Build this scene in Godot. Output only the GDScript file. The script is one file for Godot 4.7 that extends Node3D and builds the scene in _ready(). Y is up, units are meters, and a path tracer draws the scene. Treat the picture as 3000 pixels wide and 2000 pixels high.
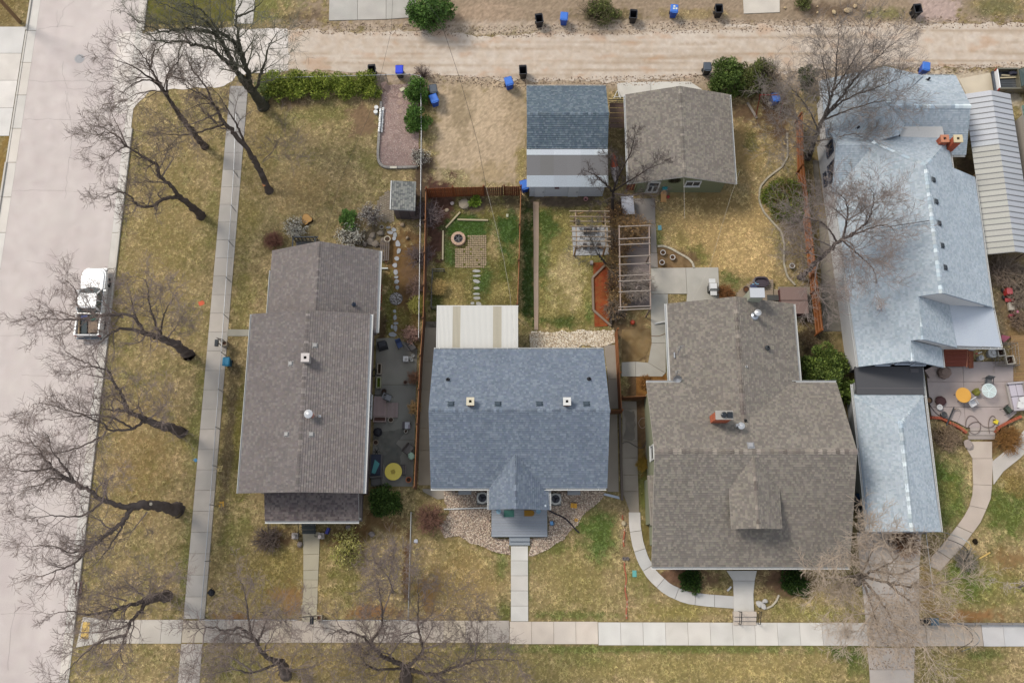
extends Node3D
# A block of houses seen from the air. Units are metres, north is -z, the ground is y = 0.
const F := 2600.0
const CAM_H := 66.6
var CS := cos(deg_to_rad(14.3))
var SN := sin(deg_to_rad(14.3))
var counts := {}
var M := {}
var rng := RandomNumberGenerator.new()
var nz := FastNoiseLite.new()
var nz2 := FastNoiseLite.new()
const GX0 := -47.0
const GZ0 := -51.0
const GS := 0.16
const GNX := 588
const GNZ := 394
var mask := PackedByteArray()

class MB:
	var v := PackedVector3Array()
	var n := PackedVector3Array()
	var c := PackedColorArray()
	var ix := PackedInt32Array()
	var col := Color.WHITE
	func tri(a: Vector3, b: Vector3, d: Vector3) -> void:
		var m := (b - a).cross(d - a).normalized()
		var k := v.size()
		v.push_back(a); v.push_back(b); v.push_back(d)
		n.push_back(m); n.push_back(m); n.push_back(m)
		c.push_back(col); c.push_back(col); c.push_back(col)
		ix.push_back(k); ix.push_back(k + 2); ix.push_back(k + 1)
	func quad(a: Vector3, b: Vector3, d: Vector3, e: Vector3) -> void:
		var m := (d - a).cross(e - b).normalized()
		var k := v.size()
		v.push_back(a); v.push_back(b); v.push_back(d); v.push_back(e)
		for i in 4:
			n.push_back(m); c.push_back(col)
		ix.push_back(k); ix.push_back(k + 2); ix.push_back(k + 1)
		ix.push_back(k); ix.push_back(k + 3); ix.push_back(k + 2)
	func hexa(p: Array) -> void: # 0-3 bottom ring, 4-7 top ring, counter-clockwise seen from above
		quad(p[4], p[5], p[6], p[7])
		quad(p[3], p[2], p[1], p[0])
		for i in 4:
			var j := (i + 1) % 4
			quad(p[i], p[j], p[4 + j], p[4 + i])
	func box(at: Vector3, s: Vector3, b := Basis.IDENTITY) -> void:
		var h := s * 0.5
		var p := []
		for y in [-h.y, h.y]:
			p.append(at + b * Vector3(-h.x, y, h.z))
			p.append(at + b * Vector3(h.x, y, h.z))
			p.append(at + b * Vector3(h.x, y, -h.z))
			p.append(at + b * Vector3(-h.x, y, -h.z))
		hexa(p)
	func taper(at: Vector3, s0: Vector2, s1: Vector2, ht: float, b := Basis.IDENTITY, shift := Vector3.ZERO) -> void:
		var p := []
		for k in 2:
			var s: Vector2 = (s0 if k == 0 else s1) * 0.5
			var o: Vector3 = Vector3(0, ht * k, 0) + shift * k
			p.append(at + b * (o + Vector3(-s.x, 0, s.y)))
			p.append(at + b * (o + Vector3(s.x, 0, s.y)))
			p.append(at + b * (o + Vector3(s.x, 0, -s.y)))
			p.append(at + b * (o + Vector3(-s.x, 0, -s.y)))
		hexa(p)
	func bar(a: Vector3, b: Vector3, w: float, h: float, up := Vector3.UP) -> void:
		var d := b - a
		var l := d.length()
		if l < 0.0001: return
		d /= l
		var s := d.cross(up)
		if s.length() < 0.01: s = d.cross(Vector3.RIGHT)
		s = s.normalized()
		var u := s.cross(d).normalized()
		box((a + b) * 0.5, Vector3(w, h, l), Basis(s, u, -d))
	func prism(poly: PackedVector2Array, y0: float, y1: float) -> void:
		var t := Geometry2D.triangulate_polygon(poly)
		var area := 0.0
		for i in poly.size():
			area += poly[i].cross(poly[(i + 1) % poly.size()])
		for i in range(0, t.size(), 3):
			var a := poly[t[i]]; var b := poly[t[i + 1]]; var d := poly[t[i + 2]]
			if (b - a).cross(d - a) > 0:
				var q := b; b = d; d = q
			tri(Vector3(a.x, y1, a.y), Vector3(b.x, y1, b.y), Vector3(d.x, y1, d.y))
			if y1 - y0 > 0.02:
				tri(Vector3(a.x, y0, a.y), Vector3(d.x, y0, d.y), Vector3(b.x, y0, b.y))
		if y1 - y0 < 0.001: return
		for i in poly.size():
			var a := poly[i]; var b := poly[(i + 1) % poly.size()]
			if area > 0:
				var q := a; a = b; b = q
			quad(Vector3(a.x, y0, a.y), Vector3(b.x, y0, b.y), Vector3(b.x, y1, b.y), Vector3(a.x, y1, a.y))
	func tube(pts: PackedVector3Array, rad: PackedFloat32Array, sides: int) -> void:
		var m := pts.size()
		if m < 2: return
		var k0 := v.size()
		var d := (pts[1] - pts[0]).normalized()
		var s := d.cross(Vector3.UP if absf(d.y) < 0.9 else Vector3.RIGHT).normalized()
		for i in m:
			if i > 0:
				d = (pts[mini(i + 1, m - 1)] - pts[i - 1]).normalized()
				s = (s - d * s.dot(d)).normalized()
			var u := d.cross(s)
			for j in sides:
				var a := TAU * j / sides
				var r := s * cos(a) + u * sin(a)
				v.push_back(pts[i] + r * rad[i]); n.push_back(r); c.push_back(col)
		for i in m - 1:
			for j in sides:
				var a := k0 + i * sides + j
				var b := k0 + i * sides + (j + 1) % sides
				ix.push_back(a); ix.push_back(a + sides); ix.push_back(b)
				ix.push_back(b); ix.push_back(a + sides); ix.push_back(b + sides)
		if rad[m - 1] > 0.03:
			var k := v.size()
			v.push_back(pts[m - 1]); n.push_back(d); c.push_back(col)
			for j in sides:
				ix.push_back(k0 + (m - 1) * sides + j); ix.push_back(k); ix.push_back(k0 + (m - 1) * sides + (j + 1) % sides)
	func rod(a: Vector3, b: Vector3, r: float, sides := 6) -> void:
		tube(PackedVector3Array([a, b]), PackedFloat32Array([r, r]), sides)
	func lathe(at: Vector3, prof: Array, sides: int, b := Basis.IDENTITY) -> void: # prof: [radius, height] from the bottom up
		for i in prof.size() - 1:
			var p: Array = prof[i]; var q: Array = prof[i + 1]
			for j in sides:
				var a0 := TAU * j / sides; var a1 := TAU * (j + 1) / sides
				var d0 := Vector3(cos(a0), 0, -sin(a0)); var d1 := Vector3(cos(a1), 0, -sin(a1))
				var A: Vector3 = at + b * (d0 * p[0] + Vector3(0, p[1], 0)); var B: Vector3 = at + b * (d1 * p[0] + Vector3(0, p[1], 0))
				var C: Vector3 = at + b * (d1 * q[0] + Vector3(0, q[1], 0)); var D: Vector3 = at + b * (d0 * q[0] + Vector3(0, q[1], 0))
				if p[0] < 0.0005: tri(A, C, D)
				elif q[0] < 0.0005: tri(A, B, C)
				else: quad(A, B, C, D)
	func blob(at: Vector3, r: Vector3, rough: float, sd: int, turn := 0.0) -> void:
		var g := RandomNumberGenerator.new(); g.seed = sd
		var rows := []
		var b := Basis(Vector3.UP, turn)
		for i in 6:
			var ring := []
			var th := PI * i / 5.0
			for j in 8:
				var a := TAU * j / 8.0 + (0.3 if i % 2 else 0.0)
				var k := 1.0 + g.randf_range(-rough, rough)
				ring.append(at + b * (Vector3(sin(th) * cos(a), cos(th), -sin(th) * sin(a)) * k * r))
			if i == 0 or i == 5:
				for j in 8: ring[j] = at + Vector3(0, r.y * (1.0 if i == 0 else -1.0) * 0.85, 0)
			rows.append(ring)
		for i in 5:
			for j in 8:
				var j1 := (j + 1) % 8
				if i == 0: tri(rows[0][0], rows[1][j], rows[1][j1])
				elif i == 4: tri(rows[4][j], rows[5][0], rows[4][j1])
				else: quad(rows[i][j], rows[i + 1][j], rows[i + 1][j1], rows[i][j1])
	func leaf(at: Vector3, d: Vector3, w: Vector3) -> void:
		quad(at - w, at + d * 0.5 - w * 0.2, at + d, at + w)
	func shift(o: Vector3) -> void:
		for i in v.size(): v[i] += o
	func mesh() -> ArrayMesh:
		var a := []
		a.resize(Mesh.ARRAY_MAX)
		a[Mesh.ARRAY_VERTEX] = v; a[Mesh.ARRAY_NORMAL] = n; a[Mesh.ARRAY_COLOR] = c; a[Mesh.ARRAY_INDEX] = ix
		var m := ArrayMesh.new()
		m.add_surface_from_arrays(Mesh.PRIMITIVE_TRIANGLES, a)
		return m

# ---- where things stand: a point of the survey sheet at a height above the ground
func P(px: float, py: float, h := 0.0) -> Vector3:
	var u := (px - 1500.0) / F
	var w := (py - 1000.0) / F
	var t := (CAM_H - h) / (CS + w * SN)
	return Vector3(u * t, h, (-SN + w * CS) * t)
func Q(px: float, py: float, h := 0.0) -> Vector2:
	var p := P(px, py, h)
	return Vector2(p.x, p.z)
func pl(a: Array, h := 0.0) -> PackedVector2Array:
	var r := PackedVector2Array()
	for p in a: r.push_back(Q(p[0], p[1], h))
	return r
func K(r: float, g: float, b: float, f := 1.0) -> Color: # a surface's base colour from its sRGB look in even daylight
	var q := Color(r / 255.0, g / 255.0, b / 255.0).srgb_to_linear()
	return Color(q.r * 0.56 * f, q.g * 0.56 * f, q.b * 0.56 * f)
func NB(q: Color) -> MB:
	var m := MB.new()
	m.col = q
	return m
func vary(q: Color, a: float) -> Color:
	var f := 1.0 + rng.randf_range(-a, a)
	return Color(q.r * f, q.g * f * (1.0 + rng.randf_range(-a, a) * 0.15), q.b * f * (1.0 + rng.randf_range(-a, a) * 0.25))
func numbered(s: String) -> String:
	counts[s] = counts.get(s, -1) + 1
	return s if counts[s] == 0 else "%s_%03d" % [s, counts[s]]
func part(called: String, mb: MB, m: Material, parent: Node3D, label := "") -> MeshInstance3D:
	var o := MeshInstance3D.new()
	o.name = called
	o.mesh = mb.mesh()
	o.material_override = m
	parent.add_child(o, true)
	if parent.get_parent() == self: o.position = -parent.position if not parent.has_meta("local") else Vector3.ZERO
	if label: o.set_meta("label", label)
	return o
func inst(called: String, ms: Mesh, m: Material, parent: Node3D, t: Transform3D) -> MeshInstance3D:
	var o := MeshInstance3D.new()
	o.name = called; o.mesh = ms; o.material_override = m
	parent.add_child(o, true)
	o.transform = t
	if parent.get_parent() == self and not parent.has_meta("local"): o.position -= parent.position
	return o
func thing(called: String, label: String, category: String, at: Vector3, group := "", turn := 0.0, local := false) -> Node3D:
	var o := Node3D.new()
	o.name = numbered(called)
	add_child(o)
	o.position = at
	o.set_meta("label", label); o.set_meta("category", category)
	if group: o.set_meta("group", group)
	if local:
		o.set_meta("local", true); o.rotation.y = turn
	return o
func solo(called: String, label: String, category: String, mb: MB, m: Material, at: Vector3, group := "", kind := "") -> MeshInstance3D:
	var o := MeshInstance3D.new()
	o.name = numbered(called)
	mb.shift(-at)
	o.mesh = mb.mesh(); o.material_override = m
	add_child(o)
	o.position = at
	o.set_meta("label", label); o.set_meta("category", category)
	if group: o.set_meta("group", group)
	if kind: o.set_meta("kind", kind)
	return o
func setting(called: String, label: String) -> Node3D:
	var o := Node3D.new()
	o.name = numbered(called)
	add_child(o)
	o.set_meta("kind", "structure"); o.set_meta("label", label); o.set_meta("category", called.replace("_", " "))
	return o
func copy(o: Node3D, at: Vector3, turn: float, label := "") -> Node3D:
	var r: Node3D = o.duplicate()
	r.name = numbered(String(o.name).rstrip("_0123456789"))
	add_child(r)
	r.position = at; r.rotation.y = turn
	if label: r.set_meta("label", label)
	return r
func tint(o: Node3D, called: String, m: Material) -> void: # another paint on one part of a copy
	for k in o.get_children():
		if String(k.name).begins_with(called): k.material_override = m
func mark(poly: PackedVector2Array) -> void: # no grass grows here
	var lo := poly[0]; var hi := poly[0]
	for p in poly:
		lo = lo.min(p); hi = hi.max(p)
	for j in range(maxi(0, int((lo.y - GZ0) / GS) - 1), mini(GNZ, int((hi.y - GZ0) / GS) + 2)):
		for i in range(maxi(0, int((lo.x - GX0) / GS) - 1), mini(GNX, int((hi.x - GX0) / GS) + 2)):
			if mask[j * GNX + i] and Geometry2D.is_point_in_polygon(Vector2(GX0 + i * GS, GZ0 + j * GS), poly): mask[j * GNX + i] = 0
func rect(x0: float, z0: float, x1: float, z1: float) -> PackedVector2Array:
	return PackedVector2Array([Vector2(x0, z0), Vector2(x1, z0), Vector2(x1, z1), Vector2(x0, z1)])
func ragged(poly: PackedVector2Array, step: float, amp: float) -> PackedVector2Array: # an edge with bumps
	var r := PackedVector2Array()
	for i in poly.size():
		var a := poly[i]; var b := poly[(i + 1) % poly.size()]
		var m := maxi(1, int(a.distance_to(b) / step))
		var s := (b - a).orthogonal().normalized()
		for k in m:
			var p := a.lerp(b, float(k) / m)
			r.push_back(p + s * (nz2.get_noise_2d(p.x * 1.3, p.y * 1.3) + nz2.get_noise_2d(p.x * 6.0, p.y * 6.0) * .35) * amp)
	return r
# a flat sheet of ground cover, with colours that follow a function of place
func field(poly: PackedVector2Array, y: float, cell: float, f: Callable, mb: MB) -> void:
	var pts := PackedVector2Array()
	for i in poly.size():
		var a := poly[i]; var b := poly[(i + 1) % poly.size()]
		var m := maxi(1, int(a.distance_to(b) / cell))
		for k in m: pts.push_back(a.lerp(b, float(k) / m))
	var lo := poly[0]; var hi := poly[0]
	for p in poly:
		lo = lo.min(p); hi = hi.max(p)
	var z := lo.y + cell * 0.5
	while z < hi.y:
		var x := lo.x + cell * 0.5
		while x < hi.x:
			var p := Vector2(x + rng.randf_range(-0.2, 0.2) * cell, z + rng.randf_range(-0.2, 0.2) * cell)
			if Geometry2D.is_point_in_polygon(p, poly): pts.push_back(p)
			x += cell
		z += cell
	var t := Geometry2D.triangulate_delaunay(pts)
	var k0 := mb.v.size()
	for p in pts:
		mb.v.push_back(Vector3(p.x, y, p.y)); mb.n.push_back(Vector3.UP); mb.c.push_back(f.call(p.x, p.y))
	for i in range(0, t.size(), 3):
		var a := pts[t[i]]; var b := pts[t[i + 1]]; var d := pts[t[i + 2]]
		if not Geometry2D.is_point_in_polygon((a + b + d) / 3.0, poly): continue
		var cw := (b - a).cross(d - a) > 0
		mb.ix.push_back(k0 + t[i]); mb.ix.push_back(k0 + t[i + (1 if cw else 2)]); mb.ix.push_back(k0 + t[i + (2 if cw else 1)])
func mixc(q: Array, x: float, z: float, s: float, amp := 0.14) -> Color: # blotches of three tones with grain
	var a := clampf(nz.get_noise_2d(x * s, z * s) * 1.3 + 0.5, 0.0, 1.0)
	var b := clampf(nz2.get_noise_2d(x * s * 2.7 + 31.0, z * s * 2.7) * 1.3 + 0.5, 0.0, 1.0)
	var r: Color = (q[0] as Color).lerp(q[1], a).lerp(q[2], b * 0.6)
	var g := 1.0 + nz2.get_noise_2d(x * 22.0, z * 22.0) * amp * 2.0
	return Color(r.r * g, r.g * g, r.b * g)
func cover(called: String, label: String, poly: PackedVector2Array, y: float, q: Array, m: Material, cell := 0.4, s := 1.0, rag := 0.0) -> MeshInstance3D:
	if rag > 0: poly = ragged(poly, 0.35, rag)
	mark(poly)
	var mb := MB.new()
	field(poly, y, cell, func(x, z): return mixc(q, x, z, s), mb)
	var o := MeshInstance3D.new()
	o.name = numbered(called); o.mesh = mb.mesh(); o.material_override = m
	add_child(o)
	o.set_meta("kind", "structure"); o.set_meta("label", label); o.set_meta("category", called.replace("_", " "))
	return o
# a concrete slab with its own tone and stains, top at y
func slab(parent: Node3D, poly: PackedVector2Array, y: float, q: Color, called := "slab", th := 0.09, cell := 0.5, amp := 0.1) -> MeshInstance3D:
	var mb := MB.new()
	var f := 1.0 + rng.randf_range(-0.06, 0.06)
	var w := rng.randf_range(-0.02, 0.02)
	var c0 := Color(q.r * (f + w), q.g * f, q.b * (f - w))
	var ox := rng.randf() * 50.0
	field(poly, y, cell, func(x, z):
		var g := 1.0 + nz.get_noise_2d(x * 2.0 + ox, z * 2.0) * amp * 1.4 + nz2.get_noise_2d(x * 9.0, z * 9.0) * amp
		return Color(c0.r * g, c0.g * g, c0.b * g), mb)
	mb.col = c0
	var area := 0.0
	for i in poly.size(): area += poly[i].cross(poly[(i + 1) % poly.size()])
	for i in poly.size():
		var a := poly[i]; var b := poly[(i + 1) % poly.size()]
		if area > 0:
			var t := a; a = b; b = t
		mb.quad(Vector3(a.x, y - th, a.y), Vector3(b.x, y - th, b.y), Vector3(b.x, y, b.y), Vector3(a.x, y, a.y))
	return part(called, mb, M.concrete, parent)
func slab_row(parent: Node3D, a: Vector2, b: Vector2, w: float, n: int, y: float, q: Callable, gap := 0.02) -> void:
	var d := (b - a) / n
	var s := d.orthogonal().normalized() * w * 0.5
	var e := d.normalized() * gap * 0.5
	mark(PackedVector2Array([a - s, b - s, b + s, a + s]))
	for i in n:
		var p := a + d * i + e; var r := a + d * (i + 1) - e
		slab(parent, PackedVector2Array([p - s, r - s, r + s, p + s]), y + rng.randf_range(-0.006, 0.006), q.call(i))
func noise_tex(freq: float, lo: float, hi: float, sd: int, kind := FastNoiseLite.TYPE_SIMPLEX_SMOOTH, oct := 4, size := 512) -> NoiseTexture2D:
	var t := NoiseTexture2D.new()
	var f := FastNoiseLite.new()
	f.noise_type = kind; f.frequency = freq; f.fractal_octaves = oct; f.seed = sd
	f.cellular_return_type = FastNoiseLite.RETURN_CELL_VALUE
	t.noise = f; t.width = size; t.height = size; t.seamless = true
	var g := Gradient.new()
	g.set_color(0, Color(lo, lo, lo)); g.set_color(1, Color(hi, hi, hi))
	t.color_ramp = g
	return t
func bump_tex(freq: float, sd: int, kind := FastNoiseLite.TYPE_SIMPLEX_SMOOTH, strength := 6.0) -> NoiseTexture2D:
	var t := noise_tex(freq, 0.0, 1.0, sd, kind)
	t.as_normal_map = true; t.bump_strength = strength
	return t
func mat(called: String, rough: float, tex: Texture2D = null, scale := 1.0, nrm: Texture2D = null, ns := 1.0, metal := 0.0, spec := 0.4) -> StandardMaterial3D:
	var m := StandardMaterial3D.new()
	m.resource_name = called
	m.vertex_color_use_as_albedo = true
	m.roughness = rough; m.metallic = metal; m.metallic_specular = spec
	if tex or nrm:
		m.uv1_triplanar = true; m.uv1_world_triplanar = true
		m.uv1_scale = Vector3.ONE * scale
		if tex: m.albedo_texture = tex
		if nrm:
			m.normal_enabled = true; m.normal_texture = nrm; m.normal_scale = ns
	M[called] = m
	return m

func _ready() -> void:
	var cam := Camera3D.new()
	cam.name = "camera"
	add_child(cam)
	cam.keep_aspect = Camera3D.KEEP_HEIGHT
	cam.fov = 42.07
	cam.near = 0.5; cam.far = 1200.0
	cam.position = Vector3(0, CAM_H, 0)
	cam.rotation_degrees = Vector3(-75.7, 0, 0)
	cam.current = true
	var env := Environment.new()
	env.background_mode = Environment.BG_SKY
	var sky := Sky.new()
	var sm := ProceduralSkyMaterial.new()
	sm.sky_top_color = Color(0.83, 0.86, 0.91)
	sm.sky_horizon_color = Color(0.90, 0.90, 0.90)
	sm.ground_horizon_color = Color(0.66, 0.62, 0.57)
	sm.ground_bottom_color = Color(0.42, 0.38, 0.32)
	sm.sky_energy_multiplier = 0.9
	sky.sky_material = sm
	env.sky = sky
	env.tonemap_mode = Environment.TONE_MAPPER_LINEAR
	env.tonemap_exposure = 2.18
	env.sdfgi_enabled = true; env.ssao_enabled = true; env.ssil_enabled = true
	var we := WorldEnvironment.new()
	we.name = "world_environment"
	we.environment = env
	add_child(we)
	var sun := DirectionalLight3D.new()
	sun.name = "sun"
	sun.light_energy = 0.7
	sun.light_angular_distance = 17.0
	sun.light_color = Color(1.0, 0.97, 0.93)
	sun.shadow_enabled = true
	add_child(sun)
	sun.look_at_from_position(Vector3.ZERO, Vector3(0.72, -0.95, 0.50), Vector3.UP)
	rng.seed = 20240417
	nz.seed = 5; nz.frequency = 0.22; nz.fractal_octaves = 4
	nz2.seed = 9; nz2.frequency = 0.5; nz2.fractal_octaves = 3
	mask.resize(GNX * GNZ); mask.fill(1)
	materials()
	ground()
	roads()
	houses()
	yards()
	fences()
	objects()
	greenery()
	trees()
	grass()

func materials() -> void:
	var grain := noise_tex(0.09, 0.74, 1.0, 1)
	var fine := noise_tex(0.2, 0.76, 1.0, 2, FastNoiseLite.TYPE_SIMPLEX, 3)
	var blades := noise_tex(0.16, 0.62, 1.0, 3, FastNoiseLite.TYPE_SIMPLEX, 4, 1024)
	var bump := bump_tex(0.12, 4)
	var rough_bump := bump_tex(0.2, 6, FastNoiseLite.TYPE_SIMPLEX, 10.0)
	mat("turf", 0.95, blades, 0.16, rough_bump, 0.4, 0.0, 0.15)
	mat("dirt", 0.95, noise_tex(0.2, 0.8, 1.0, 8, FastNoiseLite.TYPE_SIMPLEX, 3), 0.3, rough_bump, 0.4, 0.0, 0.2)
	mat("concrete", 0.85, noise_tex(0.14, 0.84, 1.0, 12, FastNoiseLite.TYPE_SIMPLEX, 4), 0.5, bump, 0.25)
	mat("asphalt", 0.9, noise_tex(0.25, 0.86, 1.0, 14, FastNoiseLite.TYPE_SIMPLEX, 3), 0.5, bump, 0.3)
	mat("shingle", 0.92, noise_tex(0.3, 0.78, 1.0, 15, FastNoiseLite.TYPE_SIMPLEX, 2), 1.6, null, 1.0, 0.0, 0.3)
	mat("paint", 0.55, grain, 0.6)
	mat("siding", 0.65, grain, 0.5)
	mat("wood", 0.8, fine, 1.1, bump, 0.4)
	mat("bark", 0.95, fine, 1.3, rough_bump, 0.8, 0.0, 0.2)
	mat("twig", 0.9)
	mat("stone", 0.88, fine, 0.9, bump, 0.5)
	mat("pebble", 0.85)
	mat("plastic", 0.42, grain, 1.5)
	mat("dull", 0.75, grain, 1.2)
	mat("metal", 0.35, grain, 0.7, null, 1.0, 0.55)
	mat("tin", 0.5, grain, 0.35, null, 1.0, 0.15)
	mat("car_paint", 0.25, null, 1.0, null, 1.0, 0.0, 0.5)
	M.car_paint.clearcoat_enabled = true; M.car_paint.clearcoat = 0.7
	mat("rubber", 0.8)
	mat("leaf", 0.7, null, 1.0, null, 1.0, 0.0, 0.3)
	M.leaf.backlight_enabled = true; M.leaf.backlight = Color(0.12, 0.16, 0.05)
	var g := mat("glass", 0.06, null, 1.0, null, 1.0, 0.0, 0.6)
	var tg := mat("table_glass", 0.05, null, 1.0, null, 1.0, 0.0, 0.6)
	tg.vertex_color_use_as_albedo = false
	tg.transparency = BaseMaterial3D.TRANSPARENCY_ALPHA; tg.albedo_color = Color(0.8, 0.88, 0.86, 0.3)

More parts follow.
